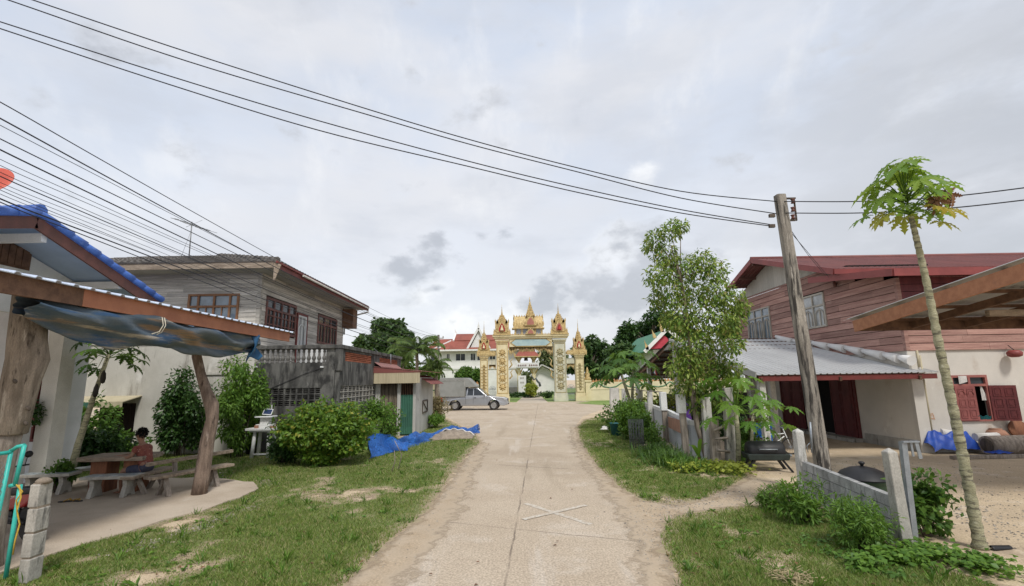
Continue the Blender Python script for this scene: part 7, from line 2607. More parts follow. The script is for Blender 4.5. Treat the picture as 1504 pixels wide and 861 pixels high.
Tm = Matrix.Translation((b - .02, -.06, c + .02)) @ Matrix.Rotation(R(-24), 4, 'Z')
mb = MB(MR); panel_leaf(mb, Tm, (b - a) * .56, s_h + .02, n=3); mb.build('open_shutter', m_maroon, wn)
mb = MB(MR)
mb.grid(10, 6, lambda s, t: (m_ + .05 + (b - m_ - .15) * s, -.03 - .06 * math.sin(t * 3.1), c + .05 + .11 * math.sin(t * 3.1) + .02 * math.sin(s * 13)))
tag(mb.build('folded_cloth', m_teal, None), 'teal folded cloth lying on the sill of the open shuttered window', 'cloth')
mb = MB(MR)
mb.grid(5, 8, lambda s, t: (b - .22 + .16 * s * (.4 + t * .8), -.0 + .02 * math.sin(9 * s), zs_ - .03 - .42 * t))
tag(mb.build('hanging_cloth', m_ragwhite, None), 'white patterned cloth hanging inside the open shuttered window', 'cloth')
mb = MB(MR)
mb.grid(5, 6, lambda s, t: (a + .22 + .26 * s, -.07 - .02 * math.sin(6 * s), d - .02 - .24 * t * (1 - .25 * s)))
tag(mb.build('plastic_bag', m_ragwhite, None), 'crumpled white plastic bag hung by the upper corner of the shuttered window', 'bag')
# pipes and an orange mark on the plaster
mb = MB(MR); mb.tube([(.33, -.04, 0), (.33, -.04, zU - .15)], .025, 7); mb.tube([(.24, -.07, zU - .5), (.24, -.07, zU)], .03, 7); mb.build('drain_pipe', m_beige_sheet, rh)
mb = MB(MR); px_ = xr_(1362); pz = zat(1362, 612, YW_)
mb.box((px_, -.0035, pz), (.03, .004, .2), ry=.25); mb.box((px_ + .08, -.0035, pz), (.03, .004, .2), ry=-.2); mb.box((px_ + .0, -.0085, pz - .06), (.16, .004, .03)); mb.build('paint_mark', Mat('orange_mark', (.45, .22, .12), (.5, .36, .26), 12), rh)
lampq = P(1490, 519, YW_ - .25)
rl = thing('red_lantern', 'round red pot hanging under the red boards at the right edge', 'lantern', lampq)
mb = MB(); mb.lathe([(.08, -.12), (.17, -.08), (.19, .02), (.12, .09), (.05, .1)], lampq, 14); mb.build('pot', m_redpaint, rl)
mb = MB(); mb.tube([lampq + Vector((0, 0, .1)), lampq + Vector((0, .15, .25))], .012, 5); mb.build('hook', m_black, rl)
# upper windows
for k, wv in enumerate((rw1, rw2)):
    cw = wv[1] - wv[0]
    ncol = 3 if k == 0 else 2
    zs2 = wv[3] - (wv[3] - wv[2]) * (.27 if k == 0 else .36)
    cols = [wv[0] + cw * q / ncol for q in range(1, ncol)]
    ar = []
    for q in range(ncol):
        cx_ = wv[0] + cw * (q + .5) / ncol
        r_ = cw / ncol * .33
        ar += [(cx_, zs2 - r_ - .16, r_, wv[2] + .1)]
    window(rh, MW, *wv, cols, [zs2], m_beige_frame, m_glass_blue if k == 0 else m_glass_pale, y=-.03, fw=.065, arches=ar,
           extra=[(a_ - .03, a_ + .03, wv[2] + .08, zs2 - .12) for a_ in [wv[0] + cw * (q + .5) / ncol for q in range(ncol)]])
# roofs
mb = MB()
XE = XB + 15
corr(mb, (XB, ridge.y, ridge.z), (XE - XB, 0, 0), (0, ne.y - ridge.y, ne.z - ridge.z), .2, .03, prof='rib')
corr(mb, (XB, ridge.y, ridge.z), (XE - XB, 0, 0), (0, fe.y - ridge.y, fe.z - ridge.z), .2, .03, prof='rib')
corr(mb, (XB + .2, l0.y, l0.z), (XE - XB, 0, 0), (0, l1.y - l0.y, l1.z - l0.z), .2, .03, prof='rib')
rr_ = mb.build('roof', m_redmetal, rh, solid=.015)
mb = MB()
mb.beam((XB, fe.y, fe.z - .07), (XB, ridge.y, ridge.z - .07), .05, .22); mb.beam((XB, ridge.y, ridge.z - .07), (XB, ne.y, ne.z - .07), .05, .22)
mb.beam((XB + .2, l0.y, l0.z - .08), (XB + .2, l1.y, l1.z - .08), .05, .22); mb.beam((XB + .2, l1.y - .02, l1.z - .09), (XE, l1.y - .02, l1.z - .09), .05, .22)
mb.beam((XB, ne.y - .02, ne.z - .08), (XE, ne.y - .02, ne.z - .08), .05, .18)
mb.build('barge_board', m_redpaint, rr_)
mb = MB(); mb.tube([(XB - .02, ridge.y, ridge.z + .03), (XE, ridge.y, ridge.z + .03)], .09, 8); mb.build('ridge_cap', m_redmetal, rr_)
mb = MB()
for yy, zz in ((fe.y - .4, fe.z + .1), ((fe.y + ridge.y) / 2, (fe.z + ridge.z) / 2 - .1), (ridge.y, ridge.z - .16), (ridge.y - 2.8, roofz(ridge.y - 2.8) - .1)):
    mb = MB(); mb.bx(XB + .03, XB + 1.2, yy - .05, yy + .05, zz - .16, zz - .03); mb.build('purlin', m_fascia_brown, rr_)
mb = MB(); q = PX(1228, 418, XW - .1); mb.lathe([(.04, -.1), (.07, -.05), (.06, .08), (.02, .12)], q + Vector((-.05, 0, 0)), 8); mb.tube([q, q + Vector((.1, 0, .1))], .02, 5); mb.build('wall_insulator', m_fascia_brown, rh)

# ================================================================ open gabled porch in front of the house
YE = PX(1380, 553, XW + .45).y
xe0 = P(1113, 556, YE).x
zE = zat(1250, 554, YE)
tp = PX(1140, 497, XW)
YR, ZR = tp.y, tp.z
por = thing('porch', 'open sided porch with gabled grey metal roof and red eave board against the red house', 'porch', ((xe0 + XW) / 2, YR, 0))
mb = MB()
corr(mb, (xe0, YR, ZR), (XW + .45 - xe0, 0, 0), (0, YE - YR, zE + .1 - ZR), .19, .022, prof='rib')
pr_ = mb.build('roof_sheet', m_zinc, por, solid=.012)
YE2 = YR + (YR - YE)
mb = MB()
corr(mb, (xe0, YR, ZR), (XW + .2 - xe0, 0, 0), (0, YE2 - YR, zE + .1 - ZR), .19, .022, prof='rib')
mb.build('back_roof_sheet', m_zinc_shaded, pr_, solid=.012)  # far slope seen from below, its shade put into the sheet colour
mb = MB(); mb.bx(xe0 + .05, XW + .42, YE + .04, YE + .09, zE - .08, zE + .07); mb.build('eave_board', m_redpaint if False else Mat('dull_red_board', (.17, .035, .03), (.13, .028, .025), 3, rough=.6), pr_)
mb = MB(); mb.beam((xe0 - .02, YE + .05, zE + .09), (xe0 - .02, YR, ZR - .02), .03, .20); mb.build('verge_flashing', m_zinc, pr_)
mb = MB()
for k in range(9):
    t_ = k / 8
    for (ya, yb) in ((YR, YE), (YR, YE2)):
        y = ya + (yb - ya) * (t_ * .94 + .03); z = ZR + (zE - ZR) * (t_ * .94 + .03) + .0
        mb.bx(xe0 + .02, XW, y - .03, y + .03, z - .03, z + .05)
for x in (xe0 + .12, (xe0 + XW) / 2, XW - .1):
    for (ya, yb) in ((YR, YE), (YR, YE2)):
        mb.beam((x, ya, ZR - .10), (x, yb, zE - .05), .07, .12)
mb.build('purlin', m_rafter, por)
mb = MB(); mb.prism([(YR - 1.2, ZR - .42), (YR + 1.2, ZR - .42), (YR, ZR - .05)], xe0 + .05, xe0 + .08, 'x'); mb.build('gable_panel', m_concrete, por)
for (x, y, zt_) in ((P(1141, 640, YE + 2.3).x, YE + 2.3, zE + .4), (xe0 + .2, YR, ZR - .15), (xe0 + .2, YR + 4.5, zE + .75), (xe0 + .25, YE2 - .4, zE), (P(1182, 640, YE + 3).x * 0 + xe0 + 2.9, YE + .5 + 6.0, zE + 1.2), (xe0 + .2, YE + .25, zE - .02)):
    mb = MB(); mb.bx(x - .09, x + .09, y - .09, y + .09, 0, zt_); mb.build('post', m_concrete_lt, por, bevel=.012)
mb = MB()
pts_ = [PX(1140, 496, XW - .08), PX(1164, 502, XW - .08), PX(1192, 505, XW - .08), PX(1216, 509, XW - .08), PX(1240, 512, XW - .08), PX(1265, 517, XW - .08), PX(1296, 522, XW - .08), PX(1318, 526, XW - .08), PX(1337, 529, XW - .08)]
for i, (a, b) in enumerate(zip(pts_, pts_[1:])):
    mb.tube([a + Vector((0, 0, .05)), b + Vector((0, -.05, -.02))], [.07, .155], 10)
mb.build('flashing_tile', m_tempwhite, por)
mb = MB(); mb.bx(xe0 + .3, XW - .16, YFW - .4, YFW - .3, 0, 1.5); mb.build('back_screen', m_concrete_old, por)
# flag hung from the porch purlin
fq = PX(962, 540, xe0 + .3)
fl = thing('flag', 'small striped red, white and blue flag hanging limp inside the open porch', 'flag', fq)
for k, m9 in enumerate((m_flagblue, m_flagwhite, m_flagred)):
    mb = MB(); mb.grid(3, 8, lambda s, t: (fq.x + .03 * math.sin(t * 5 + k), fq.y + .25 - .16 * (k + s), fq.z + .12 - (.42 + .05 * k) * t)); mb.build('stripe', m9, fl, solid=.006)

# ================================================================ picket fence along the road
fen = thing('picket_fence', 'fence of mismatched leaning posts with a low pale wall panel beside the verge', 'fence', (G(978, 650).x, G(978, 650).y, 0))
FP = [  # u_base, v_base, u_top, v_top, width, material
    (903, 607, 902, 570, .62, m_concrete_lt), (917, 612, 916, 571, .26, m_concrete_lt), (942, 627, 940, 573, .24, m_concrete_lt), (957, 636, 954, 575, .22, m_concrete_lt),
    (979, 650, 974, 578, .19, m_wood_grey), (1009, 678, 1000, 581, .18, m_wood_grey), (1043, 680, 1036, 584, .25, m_concrete_lt), (1052, 683, 1048, 617, .24, m_wood_grey), (1074, 683, 1068, 570, .25, m_concrete)]
tops = []
for (ub, vb, ut, vt, w, m9) in FP:
    b = G(ub, vb); t_ = P(ut, vt, b.y)
    mb = MB()
    mb.add([(b.x - w / 2, b.y - w * .35, 0), (b.x + w / 2, b.y - w * .35, 0), (b.x + w / 2, b.y + w * .35, 0), (b.x - w / 2, b.y + w * .35, 0), (t_.x - w * .46, t_.y - w * .33, t_.z), (t_.x + w * .46, t_.y - w * .33, t_.z + .02), (t_.x + w * .46, t_.y + w * .33, t_.z), (t_.x - w * .46, t_.y + w * .33, t_.z)], [(0, 1, 5, 4), (1, 2, 6, 5), (2, 3, 7, 6), (3, 0, 4, 7), (4, 5, 6, 7)])
    mb.build('post', m9, fen, bevel=.015)
    tops.append((b, t_))
for (i, v0, v1) in ((4, 603, 576), (5, 607, 579)):
    b, t_ = tops[i]; c = P(FP[i][2], (v0 + v1) / 2, b.y); h = abs(P(FP[i][2], v1, b.y).z - P(FP[i][2], v0, b.y).z)
    mb = MB(); mb.box(c, (.225, .2, h)); mb.build('pale_sleeve', m_marble, fen, bevel=.012)
mb, mc = MB(), MB()
pl = [tops[k][0] + Vector((.22, .12, 0)) for k in (1, 2, 4, 5, 6)]
hts = [1.2, 1.16, 1.12, 1.10, 1.05]
for i in range(4):
    a, b = pl[i], pl[i + 1]
    d = (b - a).normalized(); n_ = Vector((-d.y, d.x, 0)) * .05
    def qd(m_, z0a, z1a, z0b, z1b, th=1.0):
        n2 = n_ * th
        vs = [a - n2 + Vector((0, 0, z0a)), b - n2 + Vector((0, 0, z0b)), b - n2 + Vector((0, 0, z1b)), a - n2 + Vector((0, 0, z1a)), a + n2 + Vector((0, 0, z0a)), b + n2 + Vector((0, 0, z0b)), b + n2 + Vector((0, 0, z1b)), a + n2 + Vector((0, 0, z1a))]
        m_.add(vs, [(0, 1, 2, 3), (7, 6, 5, 4), (3, 2, 6, 7), (1, 0, 4, 5), (0, 3, 7, 4), (1, 5, 6, 2)])
    qd(mb, 0, hts[i] - .13, 0, hts[i + 1] - .13)
    qd(mc, hts[i] - .13, hts[i], hts[i + 1] - .13, hts[i + 1], 1.35)
mb.build('wall_panel', Mat('pale_blue_grey_wall', (.50, .52, .54), (.42, .44, .46), 1.2, rough=.85, stains=[((.25, .25, .24), 1.5, .62, .82, (1, 1, .4))]), fen)
mc.build('wall_coping', m_marble, fen)
a, b = P(981, 622, tops[4][0].y - .9), P(1000, 628, tops[5][0].y - .02)
mb = MB(); mb.beam(P(982, 620, tops[4][0].y - .7), P(1000, 627, tops[5][0].y + .1), .03, .36); mb.build('brown_board', m_clay, fen)
mb = MB(); mb.tube([tops[1][1] + Vector((.1, .05, -.05)), tops[4][1] + Vector((0, .1, .05))], .022, 6); mb.build('rail', m_wood_grey, fen)
# short ladder rungs between the last two posts
lad = thing('ladder', 'three grey timber rungs tied like a ladder between the last two fence posts', 'ladder', (tops[7][0].x, tops[7][0].y, 0))
for (u0, v0, u1, v1) in ((1049, 633, 1067, 624), (1050, 645, 1069, 643), (1053, 661, 1072, 664)):
    y = tops[8][0].y - .14
    mb = MB(); mb.tube([P(u0, v0, y), P(u1, v1, y)], .035, 7); mb.build('rung', m_wood_grey, lad)

# plants in front of the fence
def gpt_(u, v, dy=0): g = G(u, v); return (g.x, g.y + dy)
t = bush('potted_shrub', 'dark leafy shrub in a teal pot at the far end of the picket fence', 'potted plant', gpt_(908, 637, .2), (.75, .65, .68), 14, 200, .12, l_mid, 91)
c_ = gpt_(905, 640)
mb = MB(); mb.lathe([(.2, 0), (.28, .5), (.31, .52), (.27, .5), (.2, .3)], (c_[0], c_[1] - .15, 0), 14); mb.build('pot', m_potteal, t)
bush('hedge_plant', 'bright leafy hedge plant growing against the fence next to the potted shrub', 'shrub', gpt_(932, 648, .3), (.75, .65, .75), 18, 220, .13, l_weed, 92, wr=.2)
bush('hedge_plant', 'taller green shrub behind the wire cage at the fence', 'shrub', gpt_(948, 655, .5), (.5, .45, .6), 12, 190, .11, l_mid, 93)
bush('hedge_plant', 'loose weedy shrub spilling over the fence above the grass tuft', 'shrub', gpt_(965, 660, .3), (.45, .4, .4), 10, 170, .09, l_weed, 94, wr=.2)
g = G(936, 660)
cg = thing('wire_cage', 'cylinder of grey wire netting standing in the shrubs by the fence', 'wire cage', (g.x, g.y, 0))
mb = MB()
for k in range(16):
    a = 2 * math.pi * k / 16
    mb.tube([(g.x + .23 * math.cos(a), g.y + .23 * math.sin(a), 0), (g.x + .24 * math.cos(a + .3), g.y + .24 * math.sin(a + .3), .95)], .006, 4)
    mb.tube([(g.x + .23 * math.cos(a), g.y + .23 * math.sin(a), 0), (g.x + .24 * math.cos(a - .3), g.y + .24 * math.sin(a - .3), .95)], .006, 4)
for k in range(9): mb.tube([(g.x + .235 * math.cos(a), g.y + .235 * math.sin(a), .02 + k * .115) for a in [2 * math.pi * q / 16 for q in range(17)]], .006, 4)
mb.build('netting', m_cage, cg)


def grass_tuft(label, c, n, L, rad, lm, seed, wd=.012, cat='grass tuft', name='grass_tuft'):
    r = np.random.default_rng(seed)
    a = r.uniform(0, 6.28, n); el = r.uniform(.5, 1.45, n)
    b = np.stack([c[0] + r.normal(size=n) * rad, c[1] + r.normal(size=n) * rad, np.zeros(n)], 1)
    Vs, Fs = [], []
    LL = L * r.uniform(.5, 1.1, n)
    D0 = np.stack([np.cos(a) * np.cos(el), np.sin(a) * np.cos(el), np.sin(el)], 1)
    S = np.stack([-np.sin(a), np.cos(a), np.zeros(n)], 1) * wd
    m1 = b + D0 * LL[:, None] * .6
    tip = m1 + (D0 * .6 + np.stack([np.cos(a), np.sin(a), -.7 * np.ones(n)], 1) * .45) * LL[:, None] * .5
    V = np.stack([b - S, b + S, m1 + S * .8, m1 - S * .8, tip], 1).reshape(-1, 3)
    k = (np.arange(n) * 5)[:, None]
    F = np.concatenate([k + np.array([[0, 1, 2]]), k + np.array([[0, 2, 3]]), k + np.array([[3, 2, 4]])], 0)
    o = npmesh(name, V, F, lm)
    return tag(o, label, cat)
grass_tuft('large tuft of long grass leaning out from the fence beside the wire cage', gpt_(968, 672), 800, .62, .26, l_tuft, 95)
grass_tuft('dense tuft of long grass at the foot of the brown patched fence panel', gpt_(985, 682), 700, .55, .26, l_tuft, 96)
grass_tuft('thin tuft of grass between the fence posts near the banana sprout', gpt_(1012, 690), 420, .5, .25, l_weed, 97)
# banana sprout
g = G(1028, 688)
bs = thing('banana_sprout', 'young banana sprout with two broad leaves before the pale fence post', 'plant', (g.x, g.y, 0))
def broadleaf(mb, base, tip, w, up=.3, n=10):
    base, tip = Vector(base), Vector(tip)
    d = tip - base; s = Vector((-d.y, d.x, 0)).normalized() if Vector((d.x, d.y, 0)).length > .02 else Vector((1, 0, 0))
    vs, fs = [], []
    for i in range(n + 1):
        t = i / n
        c = base.lerp(tip, t) + Vector((0, 0, up * 4 * t * (1 - t)))
        ww = w * math.sin(math.pi * min(1, t * .93 + .06)) ** .7
        vs += [c - s * ww + Vector((0, 0, .25 * ww)), c, c + s * ww + Vector((0, 0, .25 * ww))]
    for i in range(n):
        q = 3 * i
        fs += [(q, q + 1, q + 4, q + 3), (q + 1, q + 2, q + 5, q + 4)]
    mb.add(vs, fs, sm=True)
mb = MB()
for (u, v, w) in ((1012, 655, .10), (1040, 652, .09), (1030, 645, .08)):
    broadleaf(mb, (g.x, g.y, .25), P(u, v, g.y - .1), w, .12)
mb.build('leaf', l_papaya, bs)
mb = MB(); mb.tube([(g.x, g.y, 0), (g.x, g.y, .3)], [.035, .02], 7); mb.build('stem', m_redwood, bs)
def vine_patch(name, label, pts, n, L, lm, seed, h=(.05, .22), cat='ground vine'):
    r = np.random.default_rng(seed)
    k = r.integers(0, len(pts), n)
    c = np.array([[*gpt_(u, v), rad] for u, v, rad in pts])
    B = np.stack([c[k, 0] + r.normal(size=n) * c[k, 2], c[k, 1] + r.normal(size=n) * c[k, 2], r.uniform(*h, n)], 1)
    a = r.uniform(0, 6.28, n)
    D_ = np.stack([np.cos(a), np.sin(a), r.uniform(-.5, .15, n)], 1)
    V, F = leaf_arr(B, D_, np.tile([[0, -.25, 1.]], (n, 1)) + r.normal(size=(n, 3)) * .3, L * r.uniform(.6, 1.25, n), L * .42 * r.uniform(.7, 1.1, n), .15)
    return tag(npmesh(name, V, F, lm), label, cat)
vine_patch('ground_creeper', 'yellow-green leafy creeper along the foot of the last fence posts', [(1030, 690, .25), (1055, 692, .3), (1080, 694, .28), (1005, 692, .2)], 900, .11, l_yellow, 98)
mb = MB()
g = G(889, 632)
for k in range(4):
    mb.grid(4, 4, lambda s, t: (g.x + .5 * s - .2 + .1 * k, g.y + .3 * t + .1 * k, .03 + .12 * abs(math.sin(3 * s + k)) * math.sin(3.1 * t) + .02 * k))
tag(mb.build('plastic_bag', m_ragwhite, None), 'crumpled white plastic bags lying on the verge by the teal pot', 'bag')

# slim tree
YS = 14.0
sb = G(1041, 682); sb.y = YS; sb = P(1041, 690, YS); sb.z = 0
sp_ = [sb, P(1024, 625, YS), P(1014, 560, YS), P(1012, 480, YS), P(1000, 410, YS), P(985, 360, YS)]
st_ = thing('slim_tree', 'tall slender tree with narrow drooping leaves leaning over the picket fence', 'tree', sb)
mb = MB(); mb.tube(sp_, [.085, .075, .06, .05, .035, .015], 9)
blobs = [(985, 338, 22), (962, 350, 18), (1000, 332, 14), (952, 362, 12), (978, 375, 26), (1000, 395, 30), (965, 405, 24), (1030, 385, 26), (1052, 398, 24), (985, 430, 32), (1020, 428, 36), (1055, 430, 30), (1075, 440, 24), (1000, 465, 34), (1040, 465, 36), (1072, 470, 26), (985, 470, 20), (1015, 500, 36), (1050, 505, 34), (1078, 505, 18), (1010, 535, 32), (1045, 540, 30), (1020, 560, 26), (965, 440, 18), (1090, 452, 14), (1045, 580, 24), (1022, 592, 20), (1066, 565, 24), (1000, 570, 18), (1075, 540, 20), (990, 540, 16)]
rr = np.random.default_rng(99)
cl_ = []
for (u, v, r_) in blobs:
    c = P(u, v, YS + rr.uniform(-.7, .7)); r_ = r_ * YS / FPX
    cl_.append(((c.x, c.y, c.z), (r_ * 1.0, r_ * 1.0, r_ * .9), int(360 * (r_ / .55) ** 1.6)))
    i = min(4, max(1, int((690 - v) / 70)))
    s0 = sp_[i]; tgt = Vector(c)
    mb.tube([s0, s0.lerp(tgt, .5) + Vector((0, 0, .12)), tgt], [.022, .014, .005], 5)
mb.build('trunk', m_bark, st_)
V, F = clump_leaves([(c, tuple(q * .8 for q in r_), int(n * .8)) for c, r_, n in cl_], .14, .19, 99, droop=.75, shell=.3)
npmesh('crown', V, F, l_olive, st_)
cl2 = [(c, tuple(q * .75 for q in r_), int(n * .3)) for c, r_, n in cl_]
V, F = clump_leaves(cl2, .15, .2, 100, droop=.6, shell=.2)
npmesh('inner_crown', V, F, l_weed, st_)

# sprawling papaya by the porch and the small one at the far end of the fence
sq = P(1082, 660, 13.2); sq.z = 0
st2 = P(1080, 596, 13.2)
p2 = thing('papaya_tree', 'short papaya with bright spreading lobed leaves beside the ladder posts', 'tree', sq)
mb = MB(); mb.tube([sq, sq.lerp(st2, .5) + Vector((.04, 0, 0)), st2], [.07, .06, .05], 8); mb.build('trunk', m_papbark, p2)
papaya_crown(p2, st2, 20, .95, .42, l_papaya, 31, (-.35, 1.1))
p2b = P(1098, 640, 13.0); p2b.z = 0
p2t = P(1106, 606, 13.0)
p3 = thing('papaya_tree', 'low papaya sapling whose long leaf stalks reach towards the porch post', 'tree', p2b)
mb = MB(); mb.tube([p2b, p2t], [.05, .035], 8); mb.build('trunk', m_papbark, p3)
papaya_crown(p3, p2t, 11, .85, .36, l_papaya, 33, (-.2, .6))
q0 = P(931, 620, 23); q0.z = 0
q1 = P(912, 548, 23)
p4 = thing('papaya_tree', 'two stemmed papaya with layered leaves at the far end of the picket fence', 'tree', q0)
mb = MB(); mb.tube([q0, q0.lerp(q1, .55) + Vector((.1, 0, 0)), q1], [.10, .08, .06], 8); q2 = P(930, 540, 23.4); mb.tube([q0, q0.lerp(q2, .5) + Vector((-.06, 0, .1)), q2], [.09, .07, .05], 8); mb.build('trunk', m_papbark, p4)
papaya_crown(p4, q1, 20, 1.15, .62, l_mid, 35, (-.3, 1.0))
papaya_crown(p4, q2, 18, 1.05, .60, l_mid, 36, (-.3, 1.0), name='second_crown')

# things under the porch
motorbike('dark red motorbike half hidden behind the pale fence panel', (P(988, 606, 18.4).x + .35, 18.4, 0), R(70))
mb = MB(); c = P(1004, 606, 16.9)
mb.grid(12, 12, lambda s, t: (c.x + .32 * math.cos(6.28 * s) * (.4 + .6 * math.sin(1.4 * t + .2)), c.y + .3 * math.sin(6.28 * s) * (.4 + .6 * math.sin(1.4 * t + .2)), 1.45 - 1.4 * t + .03 * math.sin(6 * s * 3)))
tag(mb.build('purple_cover', m_purple, None), 'purple cloth cover draped over a hidden stand behind the fence', 'cover')
bush('yard_plant', 'row of yellowish potted greenery inside the porch behind the fence', 'potted plant', (P(962, 585, 24).x, 24), (1.5, .5, .8), 12, 120, .16, l_yellow, 101, stems=False)
def plastic_chair():
    c = P(1121, 640, 15.6); c.z = 0
    t = thing('plastic_chair', 'bright blue plastic chair beside the porch post', 'chair', c, R(-35))
    mb = MB(); mb.grid(6, 6, lambda s, u_: (-.22 + .44 * s, -.2 + .42 * u_, .43 + .02 * math.cos(6 * s - 3)), sm=True); mb.build('seat', m_bluechair, t, local=True, solid=.02)
    mb = MB(); mb.grid(6, 6, lambda s, u_: (-.23 + .46 * s, .22 + .08 * u_ + .05 * (2 * s - 1) ** 2 * -1, .44 + .42 * u_), sm=True); mb.build('backrest', m_bluechair, t, local=True, solid=.02)
    for sx in (-1, 1):
        for sy_ in (-1, 1):
            mb = MB(); mb.tube([(sx * .19, sy_ * .18, .43), (sx * .24, sy_ * .23, 0)], [.03, .022], 6); mb.build('leg', m_bluechair, t, local=True)
        mb = MB(); mb.tube([(sx * .23, .22, .64), (sx * .25, 0, .64), (sx * .23, -.18, .44)], .02, 6); mb.build('armrest', m_bluechair, t, local=True)
plastic_chair()
def bicycle():
    c = P(1138, 652, 15.2); c.z = 0
    t = thing('bicycle', 'small pale framed bicycle leaning by the porch post behind the black barbecue', 'bicycle', c, R(-15))
    for x in (-.42, .42):
        T = Matrix.Translation((x, 0, .24)) @ Matrix.Rotation(R(90), 4, 'X')
        mb = MB(); mb.tube([T @ Vector((.225 * math.cos(a), .225 * math.sin(a), 0)) for a in [2 * math.pi * k / 24 for k in range(25)]], .022, 6, cap=False); w = mb.build('wheel', m_rubber, t, local=True)
        mb = MB(); [mb.tube([T @ Vector((0, 0, 0)), T @ Vector((.21 * math.cos(a), .21 * math.sin(a), 0))], .004, 4) for a in [2 * math.pi * k / 14 for k in range(14)]]; mb.build('spokes', m_steel, w, local=True)
    mb = MB(); 
    for a, b in (((-.42, 0, .24), (-.08, 0, .24)), ((-.08, 0, .24), (-.2, 0, .62)), ((-.42, 0, .24), (-.18, 0, .55)), ((-.18, 0, .55), (.28, 0, .60)), ((-.08, 0, .24), (.28, 0, .52)), ((.42, 0, .24), (.26, 0, .74))): mb.tube([a, b], .016, 6)
    mb.build('frame', m_white, t, local=True)
    mb = MB(); mb.tube([(.2, -.24, .80), (.26, 0, .74), (.2, .24, .80)], .014, 6); mb.build('handlebar', m_steel, t, local=True)
    mb = MB(); mb.prism([(-.32, .62), (-.06, .64), (-.06, .67), (-.32, .69)], -.06, .06, 'y'); mb.build('saddle', m_black, t, local=True, bevel=.02)
bicycle()
# black barrel barbecue
g = G(1134, 694)
bq = thing('barbecue', 'black barrel barbecue with closed lid on splayed green legs beside the sandy drive', 'barbecue', (g.x, g.y + .25, 0), R(-8))
mb = MB(); T = Matrix.Translation((0, 0, .47)) @ Matrix.Rotation(R(90), 4, 'Y')
mb.lathe([(.02, -.42), (.20, -.42), (.235, -.36), (.24, 0), (.235, .36), (.20, .42), (.02, .42)], n=20, T=T); mb.build('lid', m_black, bq, local=True)
mb = MB(); mb.prism([(-.46, .28), (.46, .28), (.50, .42), (-.50, .42)], -.27, .27, 'y'); mb.build('trough', Mat('dark_green_metal', (.025, .035, .03), (.018, .024, .02), 5, rough=.6), bq, local=True, bevel=.015)
for sx in (-1, 1):
    for sy_ in (-1, 1):
        mb = MB(); mb.beam((sx * .30, sy_ * .18, .32), (sx * .52, sy_ * .24, 0), .07, .05); mb.build('leg', m_black, bq, local=True)
mb = MB(); mb.tube([(-.2, -.24, .52), (-.2, -.29, .54), (.2, -.29, .54), (.2, -.24, .52)], .014, 6); mb.lathe([(.05, -.03), (.07, 0), (.05, .03)], (.56, 0, .36), 10); mb.build('handle', m_steel, bq, local=True)
bush('bush', 'dark undergrowth between the papaya stems and the black barbecue', 'shrub', (P(1096, 655, 13.9).x, 13.9), (.6, .6, .5), 10, 170, .12, l_mid, 102)
bush('bush', 'small green shrub right behind the ladder posts', 'shrub', (P(1083, 650, 14.6).x, 14.8), (.5, .5, .7), 8, 150, .12, l_dark, 103)
# wooden bench-like clutter box under the porch
mb = MB(); c = P(1098, 625, 16.5); mb.bx(c.x - .4, c.x + .4, 16.5, 17.1, 0, .85); mb.bx(c.x - .44, c.x + .44, 16.45, 17.15, .85, .9)
tag(mb.build('wooden_crate', m_maroon, None, bevel=.01), 'dark red wooden crate in the shade of the porch behind the papaya leaves', 'crate')

# ================================================================ block wall in front
w0, w1 = G(1183, 727), G(1330, 806)
bw = thing('block_wall', 'low bare grey block wall from the leaning power pole to the near post', 'wall', ((w0 + w1) / 2))
d = (w1 - w0); LWl = d.length; d.normalize(); n_ = Vector((-d.y, d.x, 0))
Mw = Matrix(((d.x, n_.x, 0, w0.x), (d.y, n_.y, 0, w0.y), (0, 0, 1, 0), (0, 0, 0, 1)))
mb = MB(Mw)
hw0, hw1 = zat(1177, 680, w0.y), zat(1311, 724, w1.y)
hwl = (hw0 + hw1) / 2
nr = 4; rhh = hwl / nr
for k in range(nr):
    x = .16 - .2 * (k % 2)
    while x < LWl - .12:
        a, b = max(x, .14), min(x + .40, LWl - .12)
        if b - a > .05:
            j = random.uniform(-.004, .004)
            mb.bx(a + .006, b - .006, -.05 + j, .05 + j, k * rhh + .005, (k + 1) * rhh - .007)
        x += .40
mb.build('block', m_block, bw)
mb = MB(Mw); mb.bx(.14, LWl - .12, -.038, .038, 0, hwl - .01); mb.build('mortar', m_concrete_old, bw)
for (p, vt, ut, w, m9, lab) in ((w0, 629, 1171, .17, m_concrete_lt, 'far'), (w1, 657, 1305, .15, m_concrete, 'near')):
    tp_ = P(ut, vt, p.y)
    mb = MB()
    hw_ = w / 2
    zt_ = tp_.z
    mb.add([(p.x - hw_, p.y - hw_, 0), (p.x + hw_, p.y - hw_, 0), (p.x + hw_, p.y + hw_, 0), (p.x - hw_, p.y + hw_, 0)] + [(tp_.x + a * hw_ * .9, p.y + b * hw_ * .9, zt_ - .06) for a, b in ((-1, -1), (1, -1), (1, 1), (-1, 1))] + [(tp_.x, p.y, zt_)], [(0, 1, 5, 4), (1, 2, 6, 5), (2, 3, 7, 6), (3, 0, 4, 7), (4, 5, 8), (5, 6, 8), (6, 7, 8), (7, 4, 8)])
    mb.build('post', m9, bw, bevel=.012)
mb = MB(); dq_ = P(1281, 728, w0.lerp(w1, .68).y - .10)
mb.grid(6, 8, lambda s, t: (dq_.x + .13 * (s - .5) * math.sin(math.pi * (t * .9 + .08)), dq_.y - .03 * math.sin(3 * s) + .01, dq_.z + .12 - .24 * t))
tag(mb.build('dry_leaf', Mat('rust_leaf', (.30, .10, .045), (.19, .065, .03), 14, rough=.85), None), 'curled rusty brown leaf stuck on the top of the grey block wall', 'leaf')
